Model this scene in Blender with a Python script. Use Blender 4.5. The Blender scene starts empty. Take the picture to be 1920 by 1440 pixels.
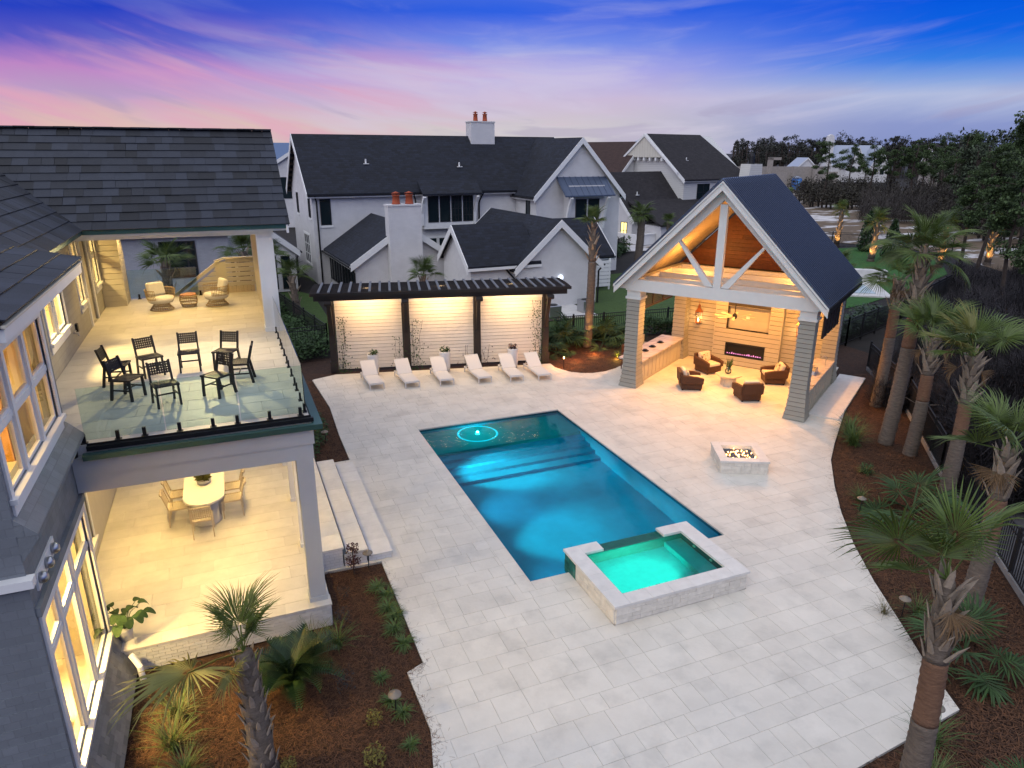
import bpy, math, random
import numpy as np
from mathutils import Vector, Matrix
random.seed(7); RNG = np.random.default_rng(7)
SC = bpy.context.scene; COL = SC.collection
R = math.radians; PI = math.pi

# ---------------------------------------------------------------- camera
YAW, PITCH, ROLL, CAMZ = R(22.36), R(18.5584), R(0.2068), 9.4
cam = bpy.data.objects.new('camera', bpy.data.cameras.new('camera')); COL.objects.link(cam)
fw = Vector((math.sin(YAW)*math.cos(PITCH), math.cos(YAW)*math.cos(PITCH), -math.sin(PITCH)))
rt = Vector((math.cos(YAW), -math.sin(YAW), 0)); up = rt.cross(fw)
rt2 = rt*math.cos(ROLL)+up*math.sin(ROLL); up2 = -rt*math.sin(ROLL)+up*math.cos(ROLL)
cam.matrix_world = Matrix(((rt2.x, up2.x, -fw.x, 0), (rt2.y, up2.y, -fw.y, 0), (rt2.z, up2.z, -fw.z, CAMZ), (0, 0, 0, 1)))
cam.data.sensor_width = 36; cam.data.lens = 1301.2/1920*36; cam.data.clip_end = 4000; cam.data.clip_start = .05
SC.camera = cam
SC.view_settings.view_transform = 'Standard'; SC.view_settings.look = 'None'
SC.view_settings.exposure = 0.53; SC.view_settings.gamma = 1; SC.view_settings.use_curve_mapping = False
SC.render.engine = 'CYCLES'
cy = SC.cycles; cy.use_denoising = True; cy.max_bounces = 7; cy.diffuse_bounces = 3; cy.glossy_bounces = 3
cy.transmission_bounces = 6; cy.transparent_max_bounces = 12; cy.caustics_reflective = False; cy.caustics_refractive = True
cy.sample_clamp_indirect = 4.0

# ---------------------------------------------------------------- node helpers
def nn(nt, t, **kw):
    n = nt.nodes.new(t)
    for k, v in kw.items():
        if k.startswith('i_'):
            n.inputs[k[2:].replace('_', ' ')].default_value = v
        else: setattr(n, k, v)
    return n
def lk(nt, a, b): nt.links.new(a, b)
def ramp(nt, stops, fac=None, interp='LINEAR'):
    n = nt.nodes.new('ShaderNodeValToRGB'); cr = n.color_ramp; cr.interpolation = interp
    while len(cr.elements) < len(stops): cr.elements.new(.5)
    for e, (p, c) in zip(cr.elements, stops):
        e.position = p; e.color = (*c, 1) if len(c) == 3 else c
    if fac is not None: lk(nt, fac, n.inputs[0])
    return n
def mixc(nt, a, b, fac, mode='MIX'):
    n = nt.nodes.new('ShaderNodeMix'); n.data_type = 'RGBA'; n.blend_type = mode
    for s, v in ((0, fac), (6, a), (7, b)):
        if isinstance(v, (int, float)): n.inputs[s].default_value = v
        elif isinstance(v, tuple): n.inputs[s].default_value = (*v, 1) if len(v) == 3 else v
        else: lk(nt, v, n.inputs[s])
    return n.outputs[2]
def mth(nt, op, a, b=0.0, c=None):
    n = nt.nodes.new('ShaderNodeMath'); n.operation = op
    for i, v in enumerate((a, b) if c is None else (a, b, c)):
        if isinstance(v, (int, float)): n.inputs[i].default_value = v
        else: lk(nt, v, n.inputs[i])
    return n.outputs[0]
def s2l(*c): return tuple(((v/255)/12.92 if v/255 <= .04045 else ((v/255+.055)/1.055)**2.4) for v in c)

# ---------------------------------------------------------------- sky (dusk)
W = bpy.data.worlds.new('World'); SC.world = W; W.use_nodes = True
nt = W.node_tree; nt.nodes.clear()
tc = nn(nt, 'ShaderNodeTexCoord'); sep = nn(nt, 'ShaderNodeSeparateXYZ'); lk(nt, tc.outputs['Generated'], sep.inputs[0])
X, Y, Z = sep.outputs
az = mth(nt, 'ADD', mth(nt, 'MULTIPLY', X, math.cos(YAW)), mth(nt, 'MULTIPLY', Y, -math.sin(YAW)))
el = mth(nt, 'MAXIMUM', Z, 0.0)
# wispy clouds: noise stretched along the horizon, bent a little
fwd = mth(nt, 'ADD', mth(nt, 'MULTIPLY', X, math.sin(YAW)), mth(nt, 'MULTIPLY', Y, math.cos(YAW)))
az0 = mth(nt, 'SUBTRACT', az, .08)
cz = mth(nt, 'MULTIPLY', mth(nt, 'SUBTRACT', Z, mth(nt, 'MULTIPLY', mth(nt, 'MULTIPLY', az0, az0), .30)), 11.)
mp = nn(nt, 'ShaderNodeCombineXYZ'); lk(nt, mth(nt, 'MULTIPLY', az, 1.7), mp.inputs[0]); lk(nt, mth(nt, 'MULTIPLY', fwd, 1.7), mp.inputs[1]); lk(nt, cz, mp.inputs[2])
warp = nn(nt, 'ShaderNodeTexNoise', i_Scale=1.3, i_Detail=3); lk(nt, mp.outputs[0], warp.inputs['Vector'])
wv = nn(nt, 'ShaderNodeVectorMath', operation='MULTIPLY_ADD'); lk(nt, warp.outputs['Color'], wv.inputs[0])
wv.inputs[1].default_value = (.9, .9, .9); lk(nt, mp.outputs[0], wv.inputs[2])
n1 = nn(nt, 'ShaderNodeTexNoise', i_Scale=1.9, i_Detail=8, i_Roughness=.56); lk(nt, wv.outputs[0], n1.inputs['Vector'])
n2 = nn(nt, 'ShaderNodeTexNoise', i_Scale=2.3, i_Detail=5, i_Roughness=.5); lk(nt, wv.outputs[0], n2.inputs['Vector'])
e2 = mth(nt, 'ADD', el, mth(nt, 'MULTIPLY', mth(nt, 'SUBTRACT', n1.outputs[0], .5), .045))
e3 = mth(nt, 'MULTIPLY', e2, 2.0)
L = ramp(nt, [(0, s2l(230, 196, 186)), (.055, s2l(236, 200, 188)), (.09, s2l(228, 188, 196)), (.125, s2l(200, 166, 210)), (.18, s2l(200, 142, 208)), (.235, s2l(94, 94, 206)), (.30, s2l(34, 66, 204)), (.62, s2l(150, 165, 212)), (1, s2l(184, 190, 212))], e3)
C = ramp(nt, [(0, s2l(206, 202, 214)), (.05, s2l(218, 212, 214)), (.13, s2l(214, 196, 226)), (.20, s2l(188, 180, 242)), (.26, s2l(126, 150, 244)), (.33, s2l(48, 102, 238)), (.62, s2l(150, 165, 212)), (1, s2l(184, 190, 212))], e3)
Rr = ramp(nt, [(0, s2l(138, 152, 206)), (.06, s2l(146, 160, 214)), (.13, s2l(186, 198, 234)), (.16, s2l(136, 172, 236)), (.20, s2l(58, 134, 240)), (.25, s2l(16, 106, 238)), (.32, s2l(5, 92, 234)), (.62, s2l(150, 165, 212)), (1, s2l(184, 190, 212))], e3)
def mr(v, a, b, c=0., d=1.):
    n = nn(nt, 'ShaderNodeMapRange', interpolation_type='SMOOTHSTEP'); lk(nt, v, n.inputs[0])
    for i, x in enumerate((a, b, c, d)): n.inputs[i+1].default_value = x
    return n.outputs[0]
sky = mixc(nt, L.outputs[0], C.outputs[0], mr(az, -.52, .02))
sky = mixc(nt, sky, Rr.outputs[0], mr(az, .05, .5))
low = mr(el, .17, .07)                       # cloud bands only low in the sky
pink = mth(nt, 'MULTIPLY', mth(nt, 'MULTIPLY', mr(n2.outputs[0], .44, .66), low), mr(az, .25, -.35))
sky = mixc(nt, sky, s2l(238, 172, 200), mth(nt, 'MULTIPLY', pink, .68))
wisp = mth(nt, 'MULTIPLY', mth(nt, 'MULTIPLY', mr(n1.outputs[0], .44, .72), mr(el, .22, .10)), mth(nt, 'MULTIPLY', mr(az, -.6, -.1), mr(az, .75, .2)))
sky = mixc(nt, sky, s2l(226, 218, 236), mth(nt, 'MULTIPLY', wisp, .55))
dark = mth(nt, 'MULTIPLY', mr(n2.outputs[0], .47, .36), mr(el, .1, .03))
sky = mixc(nt, sky, s2l(172, 160, 196), mth(nt, 'MULTIPLY', dark, .4))
sky = mixc(nt, sky, mr(el, .17, .42, .615, 1.0), 1., 'MULTIPLY')
bg = nn(nt, 'ShaderNodeBackground'); lk(nt, sky, bg.inputs[0]); bg.inputs[1].default_value = 1.0
wo = nn(nt, 'ShaderNodeOutputWorld'); lk(nt, bg.outputs[0], wo.inputs[0])

# soft after-glow from the sunset side (left of the picture), very wide
sl = bpy.data.lights.new('sun', 'SUN'); sl.energy = 1.08; sl.angle = R(80); sl.color = (1.0, .985, .965)
so = bpy.data.objects.new('sun', sl); COL.objects.link(so); so.location = (-20, 20, 40)
so.rotation_euler = Vector((.60, .42, -.68)).to_track_quat('-Z', 'Y').to_euler()

def lamp(kind, loc, power, color, aim=None, size=.1, spot=60, blend=.5, name='lamp_light', rect=None):
    l = bpy.data.lights.new(name, kind); l.energy = power; l.color = color
    if kind == 'AREA':
        l.shape = 'DISK'; l.size = size
        if rect: l.shape = 'RECTANGLE'; l.size, l.size_y = rect
    else: l.shadow_soft_size = size
    if kind == 'SPOT': l.spot_size = R(spot); l.spot_blend = blend
    o = bpy.data.objects.new(name, l); COL.objects.link(o); o.location = loc
    if aim is not None: o.rotation_euler = (Vector(aim)-Vector(loc)).to_track_quat('-Z', 'Y').to_euler()
    return o

# ---------------------------------------------------------------- materials
MT = {}
def mat(name, base, rough=.7, rnd=0., noise=0., nscale=2., bump=0., bscale=30., metal=0., spec=.4, tex=None, tint=None, nrgb=None, coat=0., stretch=None, trans=0.):
    """base: linear colour. rnd: brightness spread between objects. noise: brightness mottling. tex: ('brick',w,h,dark,mortar) drawn in metres on the UVs"""
    if name in MT: return MT[name]
    m = bpy.data.materials.new(name); m.use_nodes = True; nt = m.node_tree; b = nt.nodes['Principled BSDF']
    b.inputs['Roughness'].default_value = rough; b.inputs['Metallic'].default_value = metal; b.inputs['Specular IOR Level'].default_value = spec
    if coat: b.inputs['Coat Weight'].default_value = coat
    geo = nn(nt, 'ShaderNodeNewGeometry'); pos = geo.outputs['Position']
    if stretch:
        mp = nn(nt, 'ShaderNodeMapping'); lk(nt, pos, mp.inputs[0]); mp.inputs['Scale'].default_value = stretch; pos = mp.outputs[0]
    col = (*base, 1); h = None
    if tex:
        kind, w, hh, dk, mo = tex; uv = nn(nt, 'ShaderNodeTexCoord')
        br = nn(nt, 'ShaderNodeTexBrick', i_Scale=1.0); lk(nt, uv.outputs['UV'], br.inputs['Vector'])
        br.inputs['Brick Width'].default_value = w; br.inputs['Row Height'].default_value = hh
        br.inputs['Mortar Size'].default_value = mo; br.inputs['Mortar Smooth'].default_value = .3
        br.inputs['Color1'].default_value = (*base, 1); br.inputs['Color2'].default_value = (*[c*(1-dk) for c in base], 1)
        br.inputs['Mortar'].default_value = (*[c*(.45 if kind == 'shingle' else .8) for c in base], 1)
        if kind == 'lap': br.offset = 0
        col = br.outputs['Color']; h = br.outputs['Fac']
    if tint:    # second colour blended by large noise
        n0 = nn(nt, 'ShaderNodeTexNoise', i_Scale=tint[1], i_Detail=5, i_Roughness=.6); lk(nt, pos, n0.inputs['Vector'])
        r0 = nn(nt, 'ShaderNodeMapRange'); lk(nt, n0.outputs[0], r0.inputs[0]); r0.inputs[1].default_value = tint[2]; r0.inputs[2].default_value = tint[3]
        col = mixc(nt, col, (*tint[0], 1), r0.outputs[0])
    if noise:
        n1 = nn(nt, 'ShaderNodeTexNoise', i_Scale=nscale, i_Detail=6, i_Roughness=.6); lk(nt, pos, n1.inputs['Vector'])
        r1 = nn(nt, 'ShaderNodeMapRange'); lk(nt, n1.outputs[0], r1.inputs[0]); r1.inputs[1].default_value = .25; r1.inputs[2].default_value = .75
        r1.inputs[3].default_value = 1-noise; r1.inputs[4].default_value = 1+noise*.6
        col = mixc(nt, col, r1.outputs[0], 1., 'MULTIPLY')
    if rnd:
        oi = nn(nt, 'ShaderNodeObjectInfo'); rv = mth(nt, 'ADD', oi.outputs['Random'], geo.outputs['Random Per Island']); rv = mth(nt, 'FRACT', rv)
        r2 = nn(nt, 'ShaderNodeMapRange'); lk(nt, rv, r2.inputs[0]); r2.inputs[3].default_value = 1-rnd; r2.inputs[4].default_value = 1+rnd*.7
        col = mixc(nt, col, r2.outputs[0], 1., 'MULTIPLY')
    if isinstance(col, tuple): b.inputs['Base Color'].default_value = col
    else: lk(nt, col, b.inputs['Base Color'])
    if bump or h is not None:
        bp = nn(nt, 'ShaderNodeBump'); bp.inputs['Distance'].default_value = .02; bp.inputs['Strength'].default_value = bump or .5
        n3 = nn(nt, 'ShaderNodeTexNoise', i_Scale=bscale, i_Detail=4); lk(nt, pos, n3.inputs['Vector'])
        if h is not None:
            hv = mth(nt, 'ADD', mth(nt, 'MULTIPLY', h, -1.), mth(nt, 'MULTIPLY', n3.outputs[0], .5)); lk(nt, hv, bp.inputs['Height'])
        else: lk(nt, n3.outputs[0], bp.inputs['Height'])
        lk(nt, bp.outputs[0], b.inputs['Normal'])
    if trans:   # leaf: some light through
        tr = nn(nt, 'ShaderNodeBsdfTranslucent'); mx = nn(nt, 'ShaderNodeMixShader'); mx.inputs[0].default_value = trans
        if isinstance(col, tuple): tr.inputs[0].default_value = col
        else: lk(nt, col, tr.inputs[0])
        lk(nt, b.outputs[0], mx.inputs[1]); lk(nt, tr.outputs[0], mx.inputs[2]); lk(nt, mx.outputs[0], nt.nodes['Material Output'].inputs[0])
    MT[name] = m; return m
def glow(name, color, strength):
    if name in MT: return MT[name]
    m = bpy.data.materials.new(name); m.use_nodes = True; b = m.node_tree.nodes['Principled BSDF']
    b.inputs['Base Color'].default_value = (*color, 1); b.inputs['Emission Color'].default_value = (*color, 1); b.inputs['Emission Strength'].default_value = strength
    MT[name] = m; return m
def glassm(name, tint, ior=1.45, rough=0.0, refl=1.0, wave=None):
    if name in MT: return MT[name]
    m = bpy.data.materials.new(name); m.use_nodes = True; nt = m.node_tree; nt.nodes.clear()
    fr = nn(nt, 'ShaderNodeFresnel', i_IOR=ior); tr = nn(nt, 'ShaderNodeBsdfRefraction', i_IOR=ior) if wave else nn(nt, 'ShaderNodeBsdfTransparent'); tr.inputs['Color'].default_value = (*tint, 1)
    if wave: tr.inputs['Roughness'].default_value = 0
    gl = nn(nt, 'ShaderNodeBsdfGlossy'); gl.inputs['Roughness'].default_value = rough
    if wave:
        g = nn(nt, 'ShaderNodeNewGeometry'); no = nn(nt, 'ShaderNodeTexNoise', i_Scale=wave[0], i_Detail=3); lk(nt, g.outputs['Position'], no.inputs['Vector'])
        bp = nn(nt, 'ShaderNodeBump'); bp.inputs['Strength'].default_value = wave[1]; bp.inputs['Distance'].default_value = .03; lk(nt, no.outputs[0], bp.inputs['Height'])
        lk(nt, bp.outputs[0], gl.inputs['Normal']); lk(nt, bp.outputs[0], tr.inputs['Normal']); lk(nt, bp.outputs[0], fr.inputs['Normal'])
    mx = nn(nt, 'ShaderNodeMixShader'); lk(nt, mth(nt, 'MULTIPLY', fr.outputs[0], refl), mx.inputs[0]); lk(nt, tr.outputs[0], mx.inputs[1]); lk(nt, gl.outputs[0], mx.inputs[2])
    o = nn(nt, 'ShaderNodeOutputMaterial'); lk(nt, mx.outputs[0], o.inputs[0]); MT[name] = m; return m

# ---------------------------------------------------------------- geometry helpers
def link(name, me, parent=None, loc=(0, 0, 0), rot=None, kind=None, label=None):
    o = bpy.data.objects.new(name, me); COL.objects.link(o); o.location = loc
    if rot is not None: o.rotation_euler = rot
    if parent is not None: o.parent = parent
    if kind: o['kind'] = kind
    if label: o['label'] = label
    return o
def thing(name, label, cat, loc=(0, 0, 0), rz=0., group=None):
    o = link(name, None, None, loc, (0, 0, rz)); o['label'] = label; o['category'] = cat
    if group: o['group'] = group
    return o
def tag(o, label, cat, group=None):
    o['label'] = label; o['category'] = cat
    if group: o['group'] = group
    return o
def kids(o): return [c for c in CH.get(o.name, [])]
def tree(o):   # children by parent, read once before a copying loop
    return [c for c in bpy.data.objects if c.parent == o]
def dup(root, loc, rz=None, label=None, scale=None, kidlist=None):
    r = root.copy(); COL.objects.link(r); r.location = loc
    if rz is not None: r.rotation_euler = (root.rotation_euler[0], root.rotation_euler[1], rz)
    if label: r['label'] = label
    if scale: r.scale = (scale,)*3
    for ch, gs in (kidlist if kidlist is not None else family(root)):
        c = ch.copy(); COL.objects.link(c); c.parent = r
        for g in gs:
            d = g.copy(); COL.objects.link(d); d.parent = c
    return r
def family(root): return [(c, tree(c)) for c in tree(root)]
def wloc(o):
    v = Vector((0, 0, 0))
    while o is not None: v += o.location; o = o.parent
    return v

def to_mesh(name, V, F, mats, smooth=False, mi=None):
    me = bpy.data.meshes.new(name); me.from_pydata(V, [], F)
    for m in (mats if isinstance(mats, (list, tuple)) else [mats]): me.materials.append(m)
    if mi: me.polygons.foreach_set('material_index', mi)
    if smooth: me.polygons.foreach_set('use_smooth', [True]*len(F))
    uvl = me.uv_layers.new(name='UVMap')
    n = len(me.loops)
    if n:
        co = np.empty(len(me.vertices)*3); me.vertices.foreach_get('co', co); co = co.reshape(-1, 3)
        vi = np.empty(n, int); me.loops.foreach_get('vertex_index', vi)
        nr = np.empty(len(me.polygons)*3); me.polygons.foreach_get('normal', nr); nr = nr.reshape(-1, 3)
        lt = np.empty(len(me.polygons), int); me.polygons.foreach_get('loop_total', lt)
        N = np.repeat(nr, lt, axis=0); T = np.stack([-N[:, 1], N[:, 0], np.zeros(n)], 1)
        ln = np.linalg.norm(T, axis=1); T[ln < .05] = (1, 0, 0); T /= np.maximum(np.linalg.norm(T, axis=1, keepdims=True), 1e-9)
        B = np.cross(N, T); P = co[vi]; uv = np.stack([(P*T).sum(1), (P*B).sum(1)], 1)
        uvl.data.foreach_set('uv', uv.ravel())
    me.validate(); return me
def fast_mesh(name, V, F4, m, smooth=False):
    """V (n,3), F4 (k,4 or 3) numpy"""
    me = bpy.data.meshes.new(name); k, s = F4.shape
    me.vertices.add(len(V)); me.vertices.foreach_set('co', np.ascontiguousarray(V, dtype=np.float32).ravel())
    me.loops.add(k*s); me.loops.foreach_set('vertex_index', np.ascontiguousarray(F4, dtype=np.int32).ravel())
    me.polygons.add(k); me.polygons.foreach_set('loop_start', np.arange(0, k*s, s, dtype=np.int32)); me.polygons.foreach_set('loop_total', np.full(k, s, dtype=np.int32))
    me.materials.append(m); me.update(calc_edges=True); me.validate()
    if smooth: me.polygons.foreach_set('use_smooth', [True]*k)
    return me
class MB:
    def __init__(s): s.v = []; s.f = []
    def add(s, V, F):
        n = len(s.v); s.v += [tuple(p) for p in V]; s.f += [tuple(i+n for i in f) for f in F]; return s
    def box(s, x0, x1, y0, y1, z0, z1):
        V = [(x, y, z) for z in (z0, z1) for y in (y0, y1) for x in (x0, x1)]
        return s.add(V, [(0, 2, 3, 1), (4, 5, 7, 6), (0, 1, 5, 4), (2, 6, 7, 3), (0, 4, 6, 2), (1, 3, 7, 5)])
    def beam(s, p, q, w, h, upv=(0, 0, 1)):
        p, q = Vector(p), Vector(q); d = (q-p).normalized(); u = Vector(upv)
        if abs(d.dot(u)) > .98: u = Vector((0, 1, 0))
        a = d.cross(u).normalized()*w/2; b = a.cross(d).normalized()*h/2
        V = [p-a-b, p+a-b, p+a+b, p-a+b, q-a-b, q+a-b, q+a+b, q-a+b]
        return s.add(V, [(0, 1, 2, 3)[::-1], (4, 5, 6, 7), (0, 1, 5, 4), (1, 2, 6, 5), (2, 3, 7, 6), (3, 0, 4, 7)])
    def tube(s, pts, rad, n=8, caps=True):
        pts = [Vector(p) for p in pts]; rad = rad if isinstance(rad, (list, tuple)) else [rad]*len(pts)
        base = len(s.v); prev = None
        for i, p in enumerate(pts):
            d = (pts[min(i+1, len(pts)-1)]-pts[max(i-1, 0)]).normalized()
            a = d.cross(Vector((0, 0, 1))) if prev is None else prev-d*prev.dot(d)
            if a.length < .05: a = Vector((1, 0, 0))
            a.normalize(); prev = a; b = d.cross(a)
            for k in range(n):
                t = 2*PI*k/n; s.v.append(tuple(p+(a*math.cos(t)+b*math.sin(t))*rad[i]))
        for i in range(len(pts)-1):
            for k in range(n):
                s.f.append((base+i*n+k, base+i*n+(k+1) % n, base+(i+1)*n+(k+1) % n, base+(i+1)*n+k))
        if caps:
            s.f.append(tuple(base+k for k in range(n))[::-1]); s.f.append(tuple(base+(len(pts)-1)*n+k for k in range(n)))
        return s
    def lathe(s, prof, n=16, c=(0, 0, 0), caps=True):
        base = len(s.v)
        for r, z in prof:
            for k in range(n):
                t = 2*PI*k/n; s.v.append((c[0]+r*math.cos(t), c[1]+r*math.sin(t), c[2]+z))
        for i in range(len(prof)-1):
            for k in range(n): s.f.append((base+i*n+k, base+i*n+(k+1) % n, base+(i+1)*n+(k+1) % n, base+(i+1)*n+k))
        if caps and prof[0][0] > 1e-4: s.f.append(tuple(base+k for k in range(n))[::-1])
        if caps and prof[-1][0] > 1e-4: s.f.append(tuple(base+(len(prof)-1)*n+k for k in range(n)))
        return s
    def prism(s, poly, a0, a1, axis='z'):
        """poly in the two other axes, extruded along axis from a0 to a1"""
        n = len(poly)
        def P(p, a): return {'z': (p[0], p[1], a), 'x': (a, p[0], p[1]), 'y': (p[0], a, p[1])}[axis]
        ar = sum(poly[i][0]*poly[(i+1) % n][1]-poly[(i+1) % n][0]*poly[i][1] for i in range(n))
        if (ar < 0) != (axis == 'y'): poly = poly[::-1]
        V = [P(p, a0) for p in poly]+[P(p, a1) for p in poly]
        F = [tuple(range(n))[::-1], tuple(range(n, 2*n))]+[(i, (i+1) % n, n+(i+1) % n, n+i) for i in range(n)]
        return s.add(V, F)
    def quad(s, *p): return s.add(p, [tuple(range(len(p)))])
    def xf(s, M):
        s.v = [tuple(M @ Vector(p)) for p in s.v]; return s
    def mesh(s, name, m, smooth=False): return to_mesh(name, s.v, s.f, m, smooth)
    def build(s, name, m, parent=None, smooth=False, kind=None, ab=False, label=None, bevel=0.):
        o = link(name, s.mesh(name, m, smooth), parent, (0, 0, 0), None, kind, label)
        if ab and parent is not None: o.location = -wloc(parent)
        if bevel:
            md = o.modifiers.new('bevel', 'BEVEL'); md.width = bevel; md.segments = 2; md.limit_method = 'ANGLE'
        return o
BOXC = {}
def piece(name, parent, dims, loc, m, rot=None, ab=True, kind=None):
    """a small box shared by all pieces of the same size and material"""
    k = (tuple(round(d, 3) for d in dims), m.name)
    if k not in BOXC:
        a, b, c = dims; BOXC[k] = MB().box(-a/2, a/2, -b/2, b/2, -c/2, c/2).mesh(name, m)
    o = link(name, BOXC[k], parent, loc, rot, kind)
    if ab and parent is not None: o.location = Vector(loc)-wloc(parent)
    return o
def struct(o): o['kind'] = 'structure'; return o
CP = Vector((0, 0, CAMZ))
def seen_size(area, p): return area/max((Vector(p)-CP).length_squared, 1.)
def walls(mb, axis, a0, a1, s0, s1, z0, z1, ops):
    """a wall slab: thickness a0..a1 along axis ('x' or 'y'), running s0..s1, with openings (p0,p1,q0,q1)"""
    def bx(p, q, za, zb):
        if q-p > 1e-4 and zb-za > 1e-4:
            mb.box(a0, a1, p, q, za, zb) if axis == 'x' else mb.box(p, q, a0, a1, za, zb)
    cur = s0
    for p, q, za, zb in sorted(ops):
        bx(cur, p, z0, z1); bx(p, q, z0, za); bx(p, q, zb, z1); cur = q
    bx(cur, s1, z0, z1); return mb

# ---------------------------------------------------------------- material list
mPAVER = mat('travertine', (.615, .58, .505), .62, rnd=.045, noise=.12, nscale=1.1, bump=.25, bscale=14, tint=((.47, .445, .39), 1.3, .50, .80))
mGROUT = mat('grout', (.50, .48, .435), .9, noise=.3, nscale=6)
mCOPE = mat('honed_limestone', (.62, .60, .56), .55, rnd=.05, noise=.12, nscale=4, bump=.15, bscale=30)
mSTACK = mat('split_stone', (.66, .62, .54), .8, rnd=.09, noise=.16, nscale=7, bump=.7, bscale=26)
mTILE = mat('dark_green_tile', (.035, .16, .13), .2, rnd=.35, noise=.2, nscale=6)
mBASIN = mat('pool_plaster', (.022, .29, .43), .6, noise=.3, nscale=.8, bump=.1)
mSPAPL = mat('spa_plaster', (.09, .42, .42), .6, noise=.15, nscale=5, bump=.1)
mWATER = glassm('water', (.15, .80, .87), 1.33, .03, .6, wave=(3.4, .20))
mSPAW = glassm('spa_water', (.26, .88, .84), 1.33, .02, .9, wave=(6, .12))
mSTRAW = mat('pine_straw_ground', (.040, .018, .009), .95, noise=.55, nscale=7, bump=1., bscale=60, tint=((.030, .014, .008), 1.2, .5, .72))
mNEEDLE = mat('pine_needles', (.095, .042, .018), .8, rnd=.7)
mLAWN = mat('lawn_grass', (.045, .085, .016), .95, noise=.35, nscale=4, bump=.8, bscale=80)
mLAWN2 = mat('bright_lawn', (.026, .10, .014), .95, noise=.3, nscale=2, bump=.8, bscale=60)
mSOIL = mat('wild_ground', (.014, .0115, .009), .95, noise=.5, nscale=.6, bump=.6, bscale=10)
mSAND = mat('sandy_field', (.13, .092, .055), .95, noise=.4, nscale=.9, bump=.4, bscale=3, tint=((.52, .50, .49), .16, .53, .57), stretch=(.55, 1.3, 1))
mPATH = mat('old_asphalt', (.075, .073, .075), .9, noise=.35, nscale=1.5, bump=.4, bscale=50)
mDUSKP = mat('dusk_shaded_trim', (.40, .415, .42), .6, noise=.06, nscale=2)  # white trim with dusk shade put into the colour, for beam and front column
mGAP = mat('shadow_gap', (.05, .042, .03), .9)
mCONC = mat('pale_concrete', (.55, .54, .52), .8, noise=.2, nscale=2)
mWHITE = mat('white_trim_paint', (.74, .74, .72), .55, noise=.05, nscale=3)
mBRICKW = mat('white_painted_brick', (.68, .67, .66), .75, tex=('brick', .22, .075, .05, .008), noise=.10, nscale=1.2, bump=.5)
mBRKP = mat('painted_brick_piece', (.52, .52, .51), .75, rnd=.12, noise=.1, nscale=9, bump=.3)
mROOFD = mat('dark_asphalt_shingle', (.0115, .0155, .028), .8, tex=('shingle', .42, .22, .6, .02), noise=.25, nscale=1.2, bump=.7)
mROOFB = mat('brown_asphalt_shingle', (.026, .022, .024), .85, tex=('shingle', .42, .22, .5, .02), noise=.2, nscale=1.2, bump=.6)
mSLATE = mat('slate_piece', (.017, .021, .031), .6, rnd=.7, noise=.18, nscale=9, bump=.5, bscale=40)
mROOFU = mat('roof_underlay', (.012, .013, .016), .9)
mSHAKE = mat('grey_painted_shingle', (.20, .22, .235), .75, tex=('brick', .22, .17, .18, .006), noise=.12, nscale=3, bump=.6)
mSHKP = mat('grey_shingle_piece', (.19, .19, .175), .8, rnd=.25, noise=.15, nscale=8, bump=.4)
mLAPG = mat('grey_lap_board', (.20, .22, .24), .7, rnd=.06, noise=.08, nscale=4, tex=('brick', .19, .6, .16, .006), bump=.4)
mCREAM = mat('cream_board', (.58, .54, .44), .7, rnd=.05, noise=.06, nscale=4)
mFLOOR = mat('deck_stone_tile', (.56, .53, .47), .5, rnd=.10, noise=.14, nscale=2.5, bump=.15)
mTEAL = mat('green_copper_flashing', (.045, .11, .10), .45, metal=.4, noise=.2)
mBLACK = mat('black_metal', (.012, .012, .013), .45, metal=.3)
mFENCE = mat('black_fence_metal', (.010, .010, .011), .6)
mGLASS = glassm('clear_glass', (.85, .95, .93), 1.5, 0., 1.6)
mPANE = glassm('window_glass', (.93, .95, .95), 1.5, 0., .8)
mDARKP = mat('dark_window_pane', (.008, .016, .020), .12, spec=.35)
mDARKW = mat('dark_stained_wood', (.020, .015, .013), .6, noise=.25, nscale=5, stretch=(1, 1, 8))
mLAPW = mat('white_lap_board', (.66, .62, .55), .6, rnd=.05, noise=.06, nscale=4)
mPAVB = mat('sage_lap_board', (.40, .375, .30), .7, rnd=.06, noise=.07, nscale=4)
mPAVW = mat('pavilion_trim_paint', (.60, .61, .58), .55, noise=.05, nscale=3)
mCEDAR = mat('stained_cedar_board', (.115, .036, .012), .5, rnd=.25, noise=.3, nscale=5, stretch=(1, 1, 1))
mSEAM = mat('blue_grey_metal_roof', (.085, .110, .165), .42, metal=.35, noise=.08)
mGRAN = mat('veined_granite', (.50, .44, .38), .35, noise=.35, nscale=4, tint=((.20, .15, .12), 2.2, .52, .66), stretch=(.5, 2.4, 1))
mSTEEL = mat('brushed_steel', (.45, .46, .48), .3, metal=.9)
mWICK = mat('brown_wicker', (.075, .030, .014), .6, rnd=.15, noise=.5, nscale=60, bump=.9, bscale=120)
mTAN = mat('tan_wicker', (.42, .31, .16), .6, noise=.3, nscale=40)
mCUSH = mat('cream_cushion', (.62, .54, .42), .9, noise=.08, nscale=8)
mWCUSH = mat('white_cushion', (.72, .71, .69), .9, noise=.06, nscale=8)
mPILL = mat('patterned_pillow', (.58, .50, .36), .9, tint=((.16, .11, .06), 14., .54, .6))
mBLKC = mat('black_chair_wood', (.014, .013, .013), .5, rnd=.2, noise=.2, nscale=10)
mBONE = mat('whitewashed_teak', (.56, .47, .33), .6, noise=.15, nscale=12)
mLOUNGE = mat('white_powder_coat', (.62, .60, .57), .5)
mSLING = mat('white_sling_mesh', (.60, .58, .55), .8, noise=.06, nscale=40)
mPOT = mat('white_planter', (.66, .65, .63), .5, noise=.06)
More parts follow.
